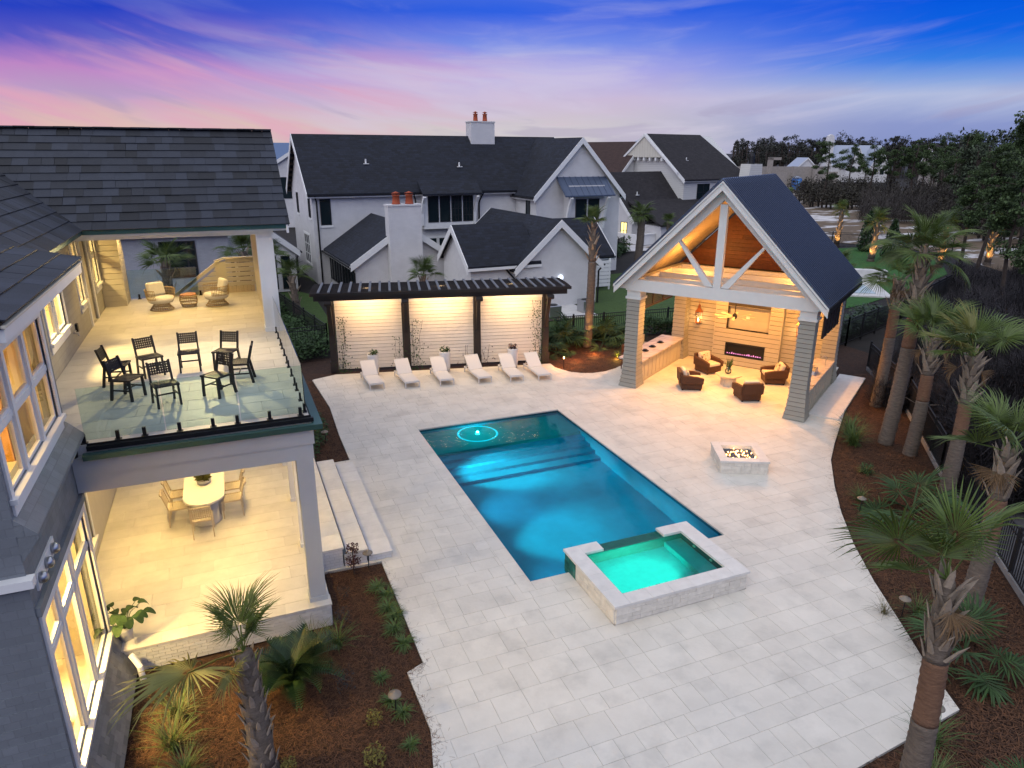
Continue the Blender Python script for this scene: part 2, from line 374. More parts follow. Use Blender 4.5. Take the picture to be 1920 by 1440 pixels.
mTERRA = mat('terracotta', (.36, .075, .030), .75, noise=.2, nscale=6)
mCOPPER = mat('copper', (.45, .15, .05), .35, metal=.8)
mFROND = mat('palm_green', (.092, .138, .030), .5, rnd=.35, noise=.2, nscale=3, trans=.18)
mFRONDY = mat('palm_yellow_green', (.17, .175, .045), .55, rnd=.2, noise=.2, nscale=3, trans=.2)
mSTEM = mat('palm_petiole', (.20, .22, .07), .6)
mTRUNK = mat('palm_bark', (.135, .108, .085), .95, noise=.45, nscale=7, bump=1., bscale=22, stretch=(1, 1, 3.5))
mTRUNKR = mat('palm_rust_bark', (.175, .095, .056), .95, noise=.4, nscale=8, bump=1., bscale=26, stretch=(1, 1, 5))
mBOOT = mat('palm_boot', (.27, .22, .165), .9, rnd=.35, noise=.3, nscale=14, bump=.5)
mGREEN = mat('shrub_green', (.035, .075, .020), .7, rnd=.45, trans=.15)
mGRASSY = mat('liriope_green', (.075, .125, .030), .6, rnd=.4, trans=.15)
mGRASST = mat('dry_grass_blade', (.13, .115, .045), .7, rnd=.4, trans=.15)
mYEL = mat('yellow_shrub', (.15, .13, .025), .7, rnd=.35, trans=.15)
mRED = mat('dark_red_leaves', (.060, .020, .016), .7, rnd=.4)
mCYC = mat('sago_green', (.022, .050, .014), .45, rnd=.3)
mPINE = mat('pine_needle_green', (.055, .090, .030), .8, rnd=.5, trans=.12)
mPINEF = mat('far_evergreen', (.044, .062, .034), .9, rnd=.55)
mBARE = mat('bare_twig', (.042, .036, .032), .95, rnd=.45)
mBRUSH = mat('dark_bramble', (.024, .021, .023), .95, rnd=.55)
mBARK = mat('pine_bark', (.060, .045, .036), .95, noise=.4, nscale=5, bump=.8)
mWALLIN = mat('warm_interior_wall', (.66, .58, .42), .8)
mWOODIN = mat('golden_cabinet_wood', (.55, .30, .08), .5, noise=.2, nscale=3)
mTUB = mat('pale_beige_wall', (.42, .38, .33), .8, noise=.1)

# ---------------------------------------------------------------- ground, beds, lawns
POOL = (5.6, 11.13, 12.49, 22.44); SPA = (6.62, 10.05, 10.42, 12.80)
def holed(name, rect, holes, z, m):
    xs = sorted({rect[0], rect[1], *[v for h in holes for v in h[:2]]}); ys = sorted({rect[2], rect[3], *[v for h in holes for v in h[2:]]})
    mb = MB()
    for i in range(len(xs)-1):
        for j in range(len(ys)-1):
            cx, cyy = (xs[i]+xs[i+1])/2, (ys[j]+ys[j+1])/2
            if any(h[0] < cx < h[1] and h[2] < cyy < h[3] for h in holes): continue
            mb.quad((xs[i], ys[j], z), (xs[i+1], ys[j], z), (xs[i+1], ys[j+1], z), (xs[i], ys[j+1], z))
    return struct(mb.build(name, m))
holed('ground', (-2500, 2500, -400, 3200), [POOL, SPA], -.09, mSOIL)
holed('pine_straw_bed', (-6, 29, -2, 33), [POOL, SPA], -.055, mSTRAW)
def sheet(name, poly, z, m):
    return struct(MB().quad(*[(x, y, z) for x, y in poly]).build(name, m))
sheet('side_lawn', [(2.4, 36), (4.2, 34.6), (5.2, 36), (5.3, 49), (3.6, 52.5), (1.5, 52)], -.05, mLAWN)
sheet('neighbour_lawn', [(13, 33.2), (29.5, 32.6), (31, 40), (34, 50), (24, 48), (19, 37)], -.05, mLAWN)
sheet('far_lawn', [(29, 33.2), (33, 31.5), (38.2, 32.6), (45.8, 35.2), (54.6, 39.0), (61.0, 44.5), (62, 49), (62.3, 54.2), (57, 54.5), (48, 54), (34, 44)], -.045, mLAWN2)
sheet('sandy_field', [(33, 60), (62, 60), (66, 48), (60, 38), (80, 42), (150, 70), (170, 170), (110, 190), (50, 90)], -.05, mSAND)
sheet('asphalt_path', [(27.2, 22.0), (23.9, 17.6), (19.9, 13.1), (17.2, 9.7), (15.5, 7.6), (12.5, 4.0), (17.5, 4.2), (19.0, 9.4), (21.7, 12.2), (25, 15.4), (27.6, 18.5), (29.5, 21.5)], -.05, mPATH)

# patio: slab outline, then pavers clipped to it
def arc(p0, p1, p2, n=10):     # quadratic through-ish curve
    return [tuple((1-t)**2*np.array(p0)+2*t*(1-t)*np.array(p1)+t*t*np.array(p2)) for t in np.linspace(0, 1, n)]
right_edge = [(24.2, 21.6), (21.3, 18.2), (18.5, 16.0), (17.3, 15.0), (15.95, 13.55), (14.85, 12.25), (13.85, 10.9), (13.0, 9.55), (12.25, 8.2), (11.68, 7.2), (11.15, 6.1)]
left_edge = [(8.3, 5.85), (7.0, 5.6), (2.9, 5.8), (2.05, 6.9), (2.12, 8.4), (2.3, 9.2), (2.27, 10.7), (2.62, 10.85), (2.62, 14.62), (1.2, 14.66), (1.2, 20.7), (2.92, 20.75), (2.94, 23.0), (3.05, 25.9), (2.85, 29.6), (3.9, 30.0)]
far_edge = [(13.45, 28.0), (13.4, 27.4), (13.7, 26.6), (14.1, 26.2), (14.6, 26.0), (15.2, 26.0), (15.9, 26.25), (16.6, 26.65), (17.2, 27.0), (17.9, 27.0), (20.9, 29.0), (25.6, 22.6)]
PATIO = left_edge+far_edge+right_edge
def clip_rect(poly, r):
    for ax, lim, sg in ((0, r[0], 1), (0, r[1], -1), (1, r[2], 1), (1, r[3], -1)):
        out = []
        for i in range(len(poly)):
            a, b = poly[i], poly[(i+1) % len(poly)]; da, db = (a[ax]-lim)*sg, (b[ax]-lim)*sg
            if da >= 0: out.append(a)
            if (da >= 0) != (db >= 0):
                t = da/(da-db); out.append((a[0]+(b[0]-a[0])*t, a[1]+(b[1]-a[1])*t))
        poly = out
        if len(poly) < 3: return []
    return poly
def parea(p): return abs(sum(p[i][0]*p[(i+1) % len(p)][1]-p[(i+1) % len(p)][0]*p[i][1] for i in range(len(p))))/2
def inpoly(x, y, P):
    c = False
    for i in range(len(P)):
        a, b = P[i], P[i-1]
        if (a[1] > y) != (b[1] > y) and x < (b[0]-a[0])*(y-a[1])/(b[1]-a[1])+a[0]: c = not c
    return c
CO = .32   # coping width round the pool
PC = (POOL[0]-CO, POOL[1]+CO, POOL[2]-CO, POOL[3]+CO); SC2 = (SPA[0]-.005, SPA[1]+.005, SPA[2]-.005, SPA[3]+.3)
def minus(r, h):
    x0, x1, y0, y1 = r
    if h[1] <= x0 or h[0] >= x1 or h[3] <= y0 or h[2] >= y1: return [r]
    o = []
    if h[0] > x0: o.append((x0, h[0], y0, y1))
    if h[1] < x1: o.append((h[1], x1, y0, y1))
    a, b = max(x0, h[0]), min(x1, h[1])
    if h[2] > y0: o.append((a, b, y0, h[2]))
    if h[3] < y1: o.append((a, b, h[3], y1))
    return o
slab = MB()
for r in [q for p in minus((-1, 30, 0, 34), POOL) for q in minus(p, SPA)]:
    p = clip_rect(PATIO, r)
    if p: slab.prism(p, -.055, -.012)
patio = struct(slab.build('patio', mGROUT))
tiles = []
y = 5.4; rr = random.Random(3)
while y < 30:
    hgt = rr.choice((.41, .41, .61)); x = 1.0+rr.random()*.6-.6
    while x < 27:
        w = rr.choice((.41, .41, .61, .61, .81)); r0 = (x+.0028, x+w-.0028, y+.0028, y+hgt-.0028)
        for r in [q for p in minus(r0, PC) for q in minus(p, SC2)]:
            if r[1]-r[0] < .03 or r[3]-r[2] < .03: continue
            p = clip_rect(PATIO, r)
            if p and parea(p) > .008: tiles.append((p, len(p) == 4 and abs(parea(p)-(r[1]-r[0])*(r[3]-r[2])) < 1e-6, r))
        x += w
    y += hgt
def cen(p): return (sum(q[0] for q in p)/len(p), sum(q[1] for q in p)/len(p), 0)
tiles.sort(key=lambda t: -seen_size(parea(t[0]), cen(t[0]))*(1 if (Vector(cen(t[0])).xy.length > 8) else .01))
rest = MB()
for i, (p, full, r) in enumerate(tiles):
    dz = rr.uniform(-.0015, .0015)
    if i < 300:
        if full: piece('paver', patio, (r[1]-r[0], r[3]-r[2], .024), ((r[0]+r[1])/2, (r[2]+r[3])/2, -.0125+dz), mPAVER)
        else: MB().prism(p, -.0245, -.0005+dz).build('paver', mPAVER, patio)
    else: rest.prism(p, -.0245, -.0005+dz)
rest.build('paver_field', mPAVER, patio, kind='stuff')

# ---------------------------------------------------------------- pool
pool = thing('swimming_pool', 'long rectangular blue lit pool set flush in the pale stone patio', 'swimming pool', (8.36, 17.4, 0))
x0, x1, y0, y1 = POOL; D = -1.5
mb = MB()
mb.quad((x0, y0, D), (x1, y0, D), (x1, y1, D), (x0, y1, D))
mb.quad((x0, y0, D), (x0, y1, D), (x0, y1, -.03), (x0, y0, -.03)); mb.quad((x1, y1, D), (x1, y0, D), (x1, y0, -.03), (x1, y1, -.03))
mb.quad((x0, y1, D), (x1, y1, D), (x1, y1, -.03), (x0, y1, -.03)); mb.quad((x1, y0, D), (x0, y0, D), (x0, y0, -.03), (x1, y0, -.03))
mb.build('basin', mBASIN, pool, ab=True)
MB().box(x0+.002, x1-.002, 20.55, y1-.002, D, -.40).build('sun_shelf', mat('shallow_tinted_plaster', (.06, .33, .33), .6, noise=.15, nscale=3), pool, ab=True)  # basin plaster greened in colour to stand for light through shallower water
for i in range(4): MB().box(x0+.002, x1-.002, 20.55-.38*(i+1), 20.548-.38*i, D, -.40-.22*(i+1)).build('step', mBASIN, pool, ab=True)
mb = MB()
for (a, b, c, d) in ((x0, x0+.012, y0, y1), (x1-.012, x1, y0, y1), (x0+.012, x1-.012, y1-.012, y1)): mb.box(a, b, c, d, -.2, -.025)
mb.build('waterline_tile', mat('blue_waterline_tile', (.03, .13, .2), .2, tex=('brick', .15, .075, .3, .006)), pool, ab=True)
# coping stones
def coping_run(horizontal, fixed0, fixed1, a, b):
    n = max(1, round((b-a)/.62)); st = (b-a)/n
    for i in range(n):
        p, q = a+i*st+.003, a+(i+1)*st-.003
        d = (q-p, fixed1-fixed0, .045) if horizontal else (fixed1-fixed0, q-p, .045)
        l = ((p+q)/2, (fixed0+fixed1)/2, -.0215) if horizontal else ((fixed0+fixed1)/2, (p+q)/2, -.0215)
        piece('coping', pool, d, l, mPAVER)
coping_run(False, x0-CO+.003, x0+.02, y0-CO, y1+CO); coping_run(False, x1-.02, x1+CO-.003, y0-CO, y1+CO)
coping_run(True, y1-.02, y1+CO-.003, x0+.023, x1-.023)
coping_run(True, y0-CO+.003, y0+.02, x0+.023, SPA[0]-.01); coping_run(True, y0-CO+.003, y0+.02, SPA[1]+.01, x1-.023)
# water surface: everything but the spa's footprint
mb = MB()
for r in minus((x0+.013, x1-.013, y0+.001, y1-.013), SPA): mb.quad((r[0], r[2], -.075), (r[1], r[2], -.075), (r[1], r[3], -.075), (r[0], r[3], -.075))
wt = mb.build('water', mWATER, pool, ab=True)
mCYAN = glow('cyan_lamp', (.12, 1, .95), 9.)
mCY2 = glow('cyan_glow_ring', (.05, .75, .85), .55)
def bubbler(x, y):
    b = MB(); b.lathe([(.07, 0), (.07, .02), (.001, .03)], 14, (x, y, -.398)); o = b.build('light', mCYAN, pool, ab=True)
    b = MB(); b.lathe([(.66, .0), (.70, .012), (.74, .0)], 36, (x, y, -.398), False); b.build('bubbler_glow', mCY2, pool, ab=True)  # emissive ring stands for the bubbler's ring of light on the shelf
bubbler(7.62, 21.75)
CYC = (.02, .80, 1.0)
lamp('POINT', (7.62, 21.75, -.22), 34, (.1, .95, .9), size=.03, name='bubbler_light')
for (ly, tx, ty, pw, cone) in ((19.3, 7.9, 19.4, 1500, 70), (17.3, 8.8, 17.0, 240, 110), (15.2, 8.1, 15.2, 820, 70), (13.4, 8.6, 13.6, 100, 110)):  # the two wide-cone lamps and their lenses are added as fill
    b = MB(); b.lathe([(.11, 0), (.11, .03), (.001, .04)], 16); b.xf(Matrix.Translation((x0+.002, ly, -.36)) @ Matrix.Rotation(PI/2, 4, 'Y')); b.build('light', mCYAN, pool, ab=True)
    lamp('SPOT', (x0+.12, ly, -.36), pw, (.03, .95, .90) if cone < 100 else CYC, (tx, ty, D), .2, cone, 1., 'pool_and_fill_light')
for (px_, py_) in ((9.2, 13.35), (7.75, 13.2)):
    b = MB(); b.lathe([(.10, 0), (.10, .02), (.001, .05)], 14, (px_, py_, D)); b.build('drain', mat('pale_drain', (.45, .55, .6), .4), pool, ab=True)
for (px_, py_) in ((6.9, 21.0), (7.05, 21.9), (8.6, 22.0), (9.35, 21.7)): 
    b = MB(); b.lathe([(.035, 0), (.03, .015), (.001, .018)], 8, (px_, py_, -.398)); b.build('jet', mat('white_plastic', (.7, .7, .7), .4), pool, ab=True)

# ---------------------------------------------------------------- spa
spa = thing('raised_spa', 'square stone spa with glowing green water on the near end of the pool', 'spa', (8.34, 11.6, 0))
sx0, sx1, sy0, sy1 = SPA; ix0, ix1, iy0, iy1 = 6.97, 9.68, 10.74, 12.44; ST = .47
mb = MB()   # inner shell
mb.quad((ix0, iy0, -.12), (ix1, iy0, -.12), (ix1, iy1, -.12), (ix0, iy1, -.12))
mb.build('basin', mSPAPL, spa, ab=True)
MB().box(9.2, ix1-.002, iy0+.002, iy1-.002, -.12, .14).build('bench', mSPAPL, spa, ab=True)
mb = MB()
for (a, b, c, d) in ((ix0-.02, ix0, iy0-.02, iy1+.02), (ix1, ix1+.02, iy0-.02, iy1+.02), (ix0, ix1, iy0-.02, iy0), (ix0, ix1, iy1, iy1+.02)): mb.box(a, b, c, d, -.2, .41)
mb.build('inner_tile', mTILE, spa, ab=True)
mb = MB()   # core walls
mb.box(sx0+.03, ix0-.021, sy0+.03, sy1-.03, -.5, ST-.06); mb.box(ix1+.021, sx1-.03, sy0+.03, sy1-.03, -.5, ST-.06)
mb.box(ix0-.02, ix1+.02, sy0+.03, iy0-.021, -.5, ST-.06); mb.box(ix0-.02, ix1+.02, iy1+.021, sy1-.03, -.9, .37)
mb.build('wall', mSTACK, spa, ab=True)
# split-face stones on the three patio sides, dark tile on the pool side
def stone_face(parent, p0, p1, nrm, z0, z1, rows, name, m, wmin=.16, wmax=.42, th=.03):
    p0, p1 = Vector(p0), Vector(p1); Ln = (p1-p0).length; d = (p1-p0)/Ln; rh = (z1-z0)/rows; ang = math.atan2(d.y, d.x)
    for r in range(rows):
        s = 0
        while s < Ln-.01:
            w = min(round(rr.uniform(wmin, wmax), 1), Ln-s)
            if Ln-s-w < .08: w = Ln-s
            t = th+rr.choice((0, .004, .009)); c = p0+d*(s+w/2)+Vector(nrm)*(t/2-.002)
            piece(name, parent, (w-.006, t, rh-.005), (c.x, c.y, z0+rh*(r+.5)), m, (0, 0, ang)); s += w
stone_face(spa, (sx0+.03, sy0+.03, 0), (sx1-.03, sy0+.03, 0), (0, -1, 0), 0., ST-.06, 4, 'stone', mSTACK)
stone_face(spa, (sx0+.03, 12.2, 0), (sx0+.03, sy0+.03, 0), (-1, 0, 0), 0., ST-.06, 4, 'stone', mSTACK)
stone_face(spa, (sx1-.03, sy0+.03, 0), (sx1-.03, 12.2, 0), (1, 0, 0), 0., ST-.06, 4, 'stone', mSTACK)
stone_face(spa, (sx0+.03, sy1-.03, 0), (sx0+.03, 12.2, 0), (-1, 0, 0), -.18, ST-.06, 6, 'tile', mTILE, .15, .16, .02)
stone_face(spa, (sx1-.03, sy1-.03, 0), (sx0+.03, sy1-.03, 0), (0, 1, 0), -.18, .37, 5, 'tile', mTILE, .3, .31, .02)
for (a, b, c, d) in ((sx0-.03, ix0+.01, sy0-.03, sy1), (ix1-.01, sx1+.03, sy0-.03, sy1)):
    ys = np.linspace(c, d, 5)
    for i in range(4): piece('coping', spa, (b-a, ys[i+1]-ys[i]-.004, .06), ((a+b)/2, (ys[i]+ys[i+1])/2, ST-.03), mCOPE)
xs = np.linspace(ix0+.013, ix1-.013, 6)
for i in range(5): piece('coping', spa, (xs[i+1]-xs[i]-.004, iy0+.01-sy0+.03, .06), ((xs[i]+xs[i+1])/2, (sy0-.03+iy0+.01)/2, ST-.03), mCOPE)
piece('coping', spa, (.5, sy1-iy1, .06), (ix0+.013+.25, (sy1+iy1)/2, ST-.03), mCOPE)
piece('coping', spa, (.5, sy1-iy1, .06), (ix1-.013-.25, (sy1+iy1)/2, ST-.03), mCOPE)
piece('spillway', spa, (ix1-ix0-1.05, sy1-iy1-.02, .03), ((ix0+ix1)/2, (sy1+iy1)/2-.012, .372), mTILE)
MB().quad((ix0, iy0, .392), (ix1, iy0, .392), (ix1, sy1-.03, .392), (ix0, sy1-.03, .392)).build('water', mSPAW, spa, ab=True)
b = MB(); b.lathe([(.10, 0), (.10, .03), (.001, .04)], 16); b.xf(Matrix.Translation((8.15, iy0+.003, .25)) @ Matrix.Rotation(-PI/2, 4, 'X')); b.build('light', glow('green_lamp', (.25, 1, .8), 8.), spa, ab=True)
lamp('SPOT', (8.15, iy0+.16, .33), 330, (.05, 1., .80), (8.0, 11.6, -.12), .05, 150, 1., 'spa_light')
for yy in (11.25, 11.9):
    b = MB(); b.lathe([(.05, 0), (.04, .02), (.001, .03)], 10); b.xf(Matrix.Translation((ix1-.001, yy, .29)) @ Matrix.Rotation(-PI/2, 4, 'Y')); b.build('jet', mat('ivory_jet', (.7, .68, .5), .4), spa, ab=True)

# ---------------------------------------------------------------- fire pit
fp = thing('fire_pit', 'low square stone fire pit burning on the patio in front of the pavilion', 'fire pit', (14.30, 15.86, 0), R(-26))
mb = MB(); mb.box(-.70, .70, -.70, -.47, 0, .37); mb.box(-.70, .70, .47, .70, 0, .37); mb.box(-.70, -.47, -.47, .47, 0, .37); mb.box(.47, .70, -.47, .47, 0, .37); mb.build('wall', mSTACK, fp)
for k in range(4):
    for r in range(3):
        s = -.70
        while s < .69:
            w = min(round(rr.uniform(.2, .45), 1), .7-s); w = .7-s if .7-s-w < .08 else w
            c = Matrix.Rotation(k*PI/2, 3, 'Z') @ Vector((s+w/2, -.712, .062+r*.123))
            piece('stone', fp, (w-.006, .03+rr.choice((0, .006)), .117), c, mSTACK, (0, 0, k*PI/2), ab=False); s += w
for k in range(4):
    c = Matrix.Rotation(k*PI/2, 3, 'Z') @ Vector((-.137, -.615, .40)); piece('coping', fp, (1.22, .27, .055), c, mCOPE, (0, 0, k*PI/2), ab=False)
mb = MB(); mb.box(-.47, .47, -.47, .47, .26, .30); mb.build('burner_pan', mat('dark_pan', (.01, .012, .018), .5), fp)
V = []; Fc = []
mb = MB()
for i in range(420):
    x, y = rr.uniform(-.45, .45), rr.uniform(-.45, .45); s = rr.uniform(.012, .03); z = .30+rr.uniform(0, .025)
    n = len(mb.v); mb.add([(x-s, y-s*.6, z-s), (x+s, y-s, z-s*.4), (x+s*.3, y+s, z-s), (x, y, z+s)], [(0, 2, 1), (0, 1, 3), (1, 2, 3), (2, 0, 3)])
mb.build('fire_glass', mat('navy_fire_glass', (.012, .022, .05), .15, rnd=.6, spec=.8), fp, kind='stuff')
mFL = glow('flame', (1., .50, .16), 7.)
def flame(x, y, h):
    b = MB(); q = rr.random()*6
    b.tube([(0, 0, 0), (.02*math.sin(q), .02*math.cos(q), h*.35), (.035*math.sin(q+1), .03*math.cos(q), h*.7), (.02*math.sin(q), .05*math.cos(q), h)], [.008, .018, .010, .001], 5)
    b.xf(Matrix.Translation((x, y, .31))); b.build('flame', mFL, fp)
for i in range(30): flame(max(-.40, min(.42, rr.gauss(.08, .22))), max(-.4, min(.4, rr.gauss(0, .22))), rr.uniform(.03, .08))
lamp('POINT', tuple(Vector((14.3, 15.86, .5))), 5, (1, .55, .2), size=.15, name='fire_light')

# ================================================================ the main house (left)
house = thing('beach_house', 'large grey shingled house with lit windows, covered balcony and terrace beside the pool', 'house', (-3.4, 15, 0))
H = house
XB, XU, XL = -2.85, -3.78, -3.54       # bay front, upper wall, lower wall
FZ, DZ = .53, 4.56                     # terrace floor, balcony floor
bayops_u = [(9.68, 12.67, 5.24, 6.92)]; bayops_l = [(9.66, 12.84, .86, 3.40)]
mb = MB(); walls(mb, 'x', XB-.2, XB, 9.45, 13.0, 0, 7.5, [(9.68, 12.67, 5.24, 6.92)]); 
mb = MB(); walls(mb, 'x', XB-.2, XB, 9.45, 13.0, 3.7, 7.5, bayops_u); walls(mb, 'x', XB-.2, XB, 9.45, 13.0, 0, 3.7, bayops_l)
mb.box(XU-.2, XB-.2, 12.8, 13.0, 0, 7.5)
mb.box(-9, XB-.2, 9.45, 9.65, 0, 7.5)
mb.build('bay_wall', mSHAKE, H, ab=True)
# flared skirts under the two big windows
def flare(name, prof, ya, yb, m):
    return MB().prism(prof, ya, yb, 'y').build(name, m, H, ab=True)
flare('flared_skirt', [(XB, 5.02), (XB+.05, 4.98), (XB+.24, 4.78), (XB+.24, 4.72), (XB, 4.40)], 9.43, 13.02, mSHAKE)
flare('flared_skirt', [(XB, .78), (XB+.03, .78), (XB+.40, .12), (XB+.40, .06), (XB, .06)], 9.43, 13.02, mROOFU)
# shingles of the lower skirt
sk = Vector((.37, 0, -.66)).normalized(); nrm = Vector((.66, 0, .37)).normalized(); th = math.atan2(.37, .66)
for r in range(8):
    yy = 9.43
    while yy < 13.01:
        w = min(rr.choice((.16, .2, .24, .3)), 13.02-yy); c = Vector((XB+.03, yy+w/2, .78))+sk*(.047+.094*r)+nrm*(.006+rr.random()*.004)
        piece('skirt_shingle', H, (.014, w-.005, .10), c, mSHKP, (0, -th-.06, 0)); yy += w
MB().beam((XB+.03, 13.035, .80), (XB+.41, 13.035, .10), .03, .07, (.66, 0, .37)).build('skirt_trim', mWHITE, H, ab=True)
# lap boards on the face turned to the camera
for k in range(28):
    z = .1+k*.26
    if z+.26 > 7.4: break
    piece('lap_board', H, (3.2+.002*k, .018, .268), (XB-1.61, 9.438, z+.13), mLAPG, (R(2.6), 0, 0))
MB().box(-6.2, XB+.10, 9.28, 9.45, 4.10, 4.22).build('drip_ledge', mWHITE, H, ab=True)
MB().box(XB, XB+.03, 9.72, 10.80, 3.80, 4.04).build('vent_board', mWHITE, H, ab=True)
for yv in (10.62, 10.22, 9.84):
    b = MB(); b.lathe([(.075, 0), (.085, .03), (.075, .075), (.04, .10), (.001, .105)], 14); b.xf(Matrix.Translation((XB+.03, yv, 3.93)) @ Matrix.Rotation(PI/2, 4, 'Y')); b.build('dryer_vent', mSTEEL, H, True, ab=True)
def window_x(X, y0, y1, z0, z1, vm, hm, tw=.12, sill=True, name='window', trim=True, m=mWHITE, pane=mPANE, bar=.055, vbars=None):
    """a window in a wall that faces +x: trim and sash as one frame, each pane its own piece. vm/hm: mullion positions"""
    mb = MB()
    if trim:
        mb.box(X-.02, X+.035, y0-tw, y1+tw, z1, z1+tw); mb.box(X-.02, X+.03, y0-tw, y0, z0-.02, z1); mb.box(X-.02, X+.03, y1, y1+tw, z0-.02, z1)
        if sill: mb.box(X-.02, X+.085, y0-tw-.03, y1+tw+.03, z0-.07, z0-.001); mb.box(X-.02, X+.03, y0-tw, y1+tw, z0-.24, z0-.07)
    ys = [y0]+list(vm)+[y1]; zs = [z0]+list(hm)+[z1]
    for v in vm: mb.box(X-.10, X+.012, v-bar, v+bar, z0, z1)
    for h in hm:
        for i in range(len(ys)-1): mb.box(X-.09, X-.012, ys[i]+(bar if i else 0), ys[i+1]-(bar if i < len(ys)-2 else 0), h-bar*.8, h+bar*.8)
    e = .045
    for i in range(len(ys)-1):
        for j in range(len(zs)-1):
            a, b2, c, d = ys[i]+(bar if i else 0), ys[i+1]-(bar if i < len(ys)-2 else 0), zs[j]+(bar*.8 if j else 0), zs[j+1]-(bar*.8 if j < len(zs)-2 else 0)
            mb.box(X-.085, X-.03, a, a+e, c, d); mb.box(X-.085, X-.03, b2-e, b2, c, d); mb.box(X-.085, X-.03, a+e, b2-e, c, c+e); mb.box(X-.085, X-.03, a+e, b2-e, d-e, d)
    f = mb.build(name, m, H, ab=True)
    for i in range(len(ys)-1):
        for j in range(len(zs)-1): MB().quad((X-.06, ys[i], zs[j]), (X-.06, ys[i+1], zs[j]), (X-.06, ys[i+1], zs[j+1]), (X-.06, ys[i], zs[j+1])).build('pane', pane, f)
    return f
window_x(XB, 9.68, 12.67, 5.24, 6.92, (10.56, 11.62), (6.09,))
window_x(XB, 9.66, 12.84, .86, 3.40, (10.52, 11.56), (2.76,), .14)
MB().box(XB, XB+.06, 9.45, 13.0, 3.56, 3.70).build('window_head', mSHAKE, H, ab=True)
# upper wall over the balcony, with its windows and door
uops = [(17.5, 19.45, 5.34, 6.75), (21.55, 22.25, 5.42, 7.05), (22.75, 23.75, 4.56, 6.95), (24.3, 25.25, 5.45, 7.05)]
mb = MB(); walls(mb, 'x', XU-.2, XU, 13.0, 25.44, 4.3, 7.55, uops); mb.build('upper_wall', mat('warm_grey_wall', (.36, .345, .30), .75, noise=.06, tex=('brick', .3, .18, .08, .006)), H, ab=True)
window_x(XU, 17.5, 19.45, 5.34, 6.75, (18.48,), (6.28,), .10); window_x(XU, 21.55, 22.25, 5.42, 7.05, (), (6.3,), .10); window_x(XU, 24.3, 25.25, 5.45, 7.05, (), (6.3,), .10)
mb = MB(); mb.box(XU-.02, XU+.04, 22.6, 22.75, 4.56, 7.1); mb.box(XU-.02, XU+.04, 23.75, 23.9, 4.56, 7.1); mb.box(XU-.02, XU+.04, 22.75, 23.75, 6.95, 7.1)
mb.build('door_casing', mWHITE, H, ab=True)
dr = MB().box(XU-.12, XU-.06, 22.75, 23.75, 4.57, 6.95).build('door', mCREAM, H, ab=True)
MB().box(XU-.06, XU-.01, 22.83, 22.87, 5.5, 5.7).build('handle', mBLACK, dr)
b = MB(); b.box(XU, XU+.06, 20.28, 20.42, 4.95, 5.15); b.build('wall_outlet', mBLACK, H, ab=True)
b = MB(); b.tube([(XU, 19.95, 5.0), (XU+.10, 19.95, 5.0), (XU+.12, 19.95, 4.92)], .03, 8); b.box(XU+.04, XU+.06, 19.85, 20.05, 5.03, 5.05); b.build('hose_tap', mSTEEL, H, ab=True)
# bump-out at the far end, in lap boards
MB().box(XU-.2, -3.19, 25.46, 26.5, 4.4, 7.5).build('bump_out', mCREAM, H, ab=True)
for k in range(16):
    z = DZ+k*.18
    MB().prism([(XU, 25.44), (-3.17, 25.44), (-3.17, 26.5), (-3.14, 26.5), (-3.14, 25.41), (XU, 25.41)], z, z+.165).build('lap_board', mCREAM, H, ab=True)
# lower wall on the terrace
lops = [(13.4, 16.5, 1.0, 3.2)]
mb = MB(); walls(mb, 'x', XL-.2, XL, 13.0, 20.4, 0, 4.1, lops); mb.box(-9, XL, 20.2, 20.4, 0, 4.3); mb.build('lower_wall', mCREAM, H, ab=True)
window_x(XL, 13.4, 16.5, 1.0, 3.2, (14.45, 15.45), (), .10)
# rooms behind the glass
def room(x0, x1, y0, y1, z0, z1, furn):
    mb = MB(); mb.quad((x0, y0, z0), (x0, y1, z0), (x0, y1, z1), (x0, y0, z1)); mb.quad((x0, y0, z1), (x1, y0, z1), (x1, y1, z1), (x0, y1, z1))
    mb.quad((x0, y1, z0), (x1, y1, z0), (x1, y1, z1), (x0, y1, z1)); mb.quad((x0, y0, z0), (x1, y0, z0), (x1, y0, z1), (x0, y0, z1)); mb.quad((x0, y0, z0), (x1, y0, z0), (x1, y1, z0), (x0, y1, z0))
    mb.build('room', mWALLIN, H, ab=True)
    for n, bx, m in furn: MB().box(*bx).build(n, m, H, ab=True)
room(-7.6, XB-.205, 9.66, 12.79, 4.66, 7.4, [('interior_cabinet', (-6.2, -5.2, 10.2, 12.7, 4.67, 5.6), mWOODIN), ('interior_cabinet', (-7.55, -7.0, 9.9, 12.6, 5.9, 7.0), mWOODIN), ('interior_post', (-4.6, -4.35, 11.2, 11.45, 4.67, 7.39), mWALLIN), ('interior_shelf', (-4.4, -3.5, 12.4, 12.75, 4.67, 5.75), mWOODIN), ('interior_beam', (-4.4, -4.15, 9.7, 12.78, 6.9, 7.3), mWOODIN)])
room(-7.6, XU-.205, 12.82, 25.3, 4.6, 7.4, [('interior_cabinet', (-5.2, -4.7, 17.2, 19.8, 4.61, 6.3), mWOODIN), ('interior_shelf', (-6.0, -5.6, 20.8, 22.3, 4.61, 6.8), mWOODIN)])
room(-7.6, XB-.205, 9.66, 12.79, .55, 3.65, [('interior_cabinet', (-5.6, -4.8, 10.0, 12.6, .56, 1.5), mWALLIN), ('interior_post', (-4.2, -3.9, 11.6, 11.9, .56, 3.64), mWALLIN), ('interior_table', (-4.5, -3.4, 9.9, 11.1, 1.2, 1.3), mWOODIN), ('interior_cabinet', (-7.5, -6.9, 10.0, 12.6, 1.6, 3.0), mWOODIN)])
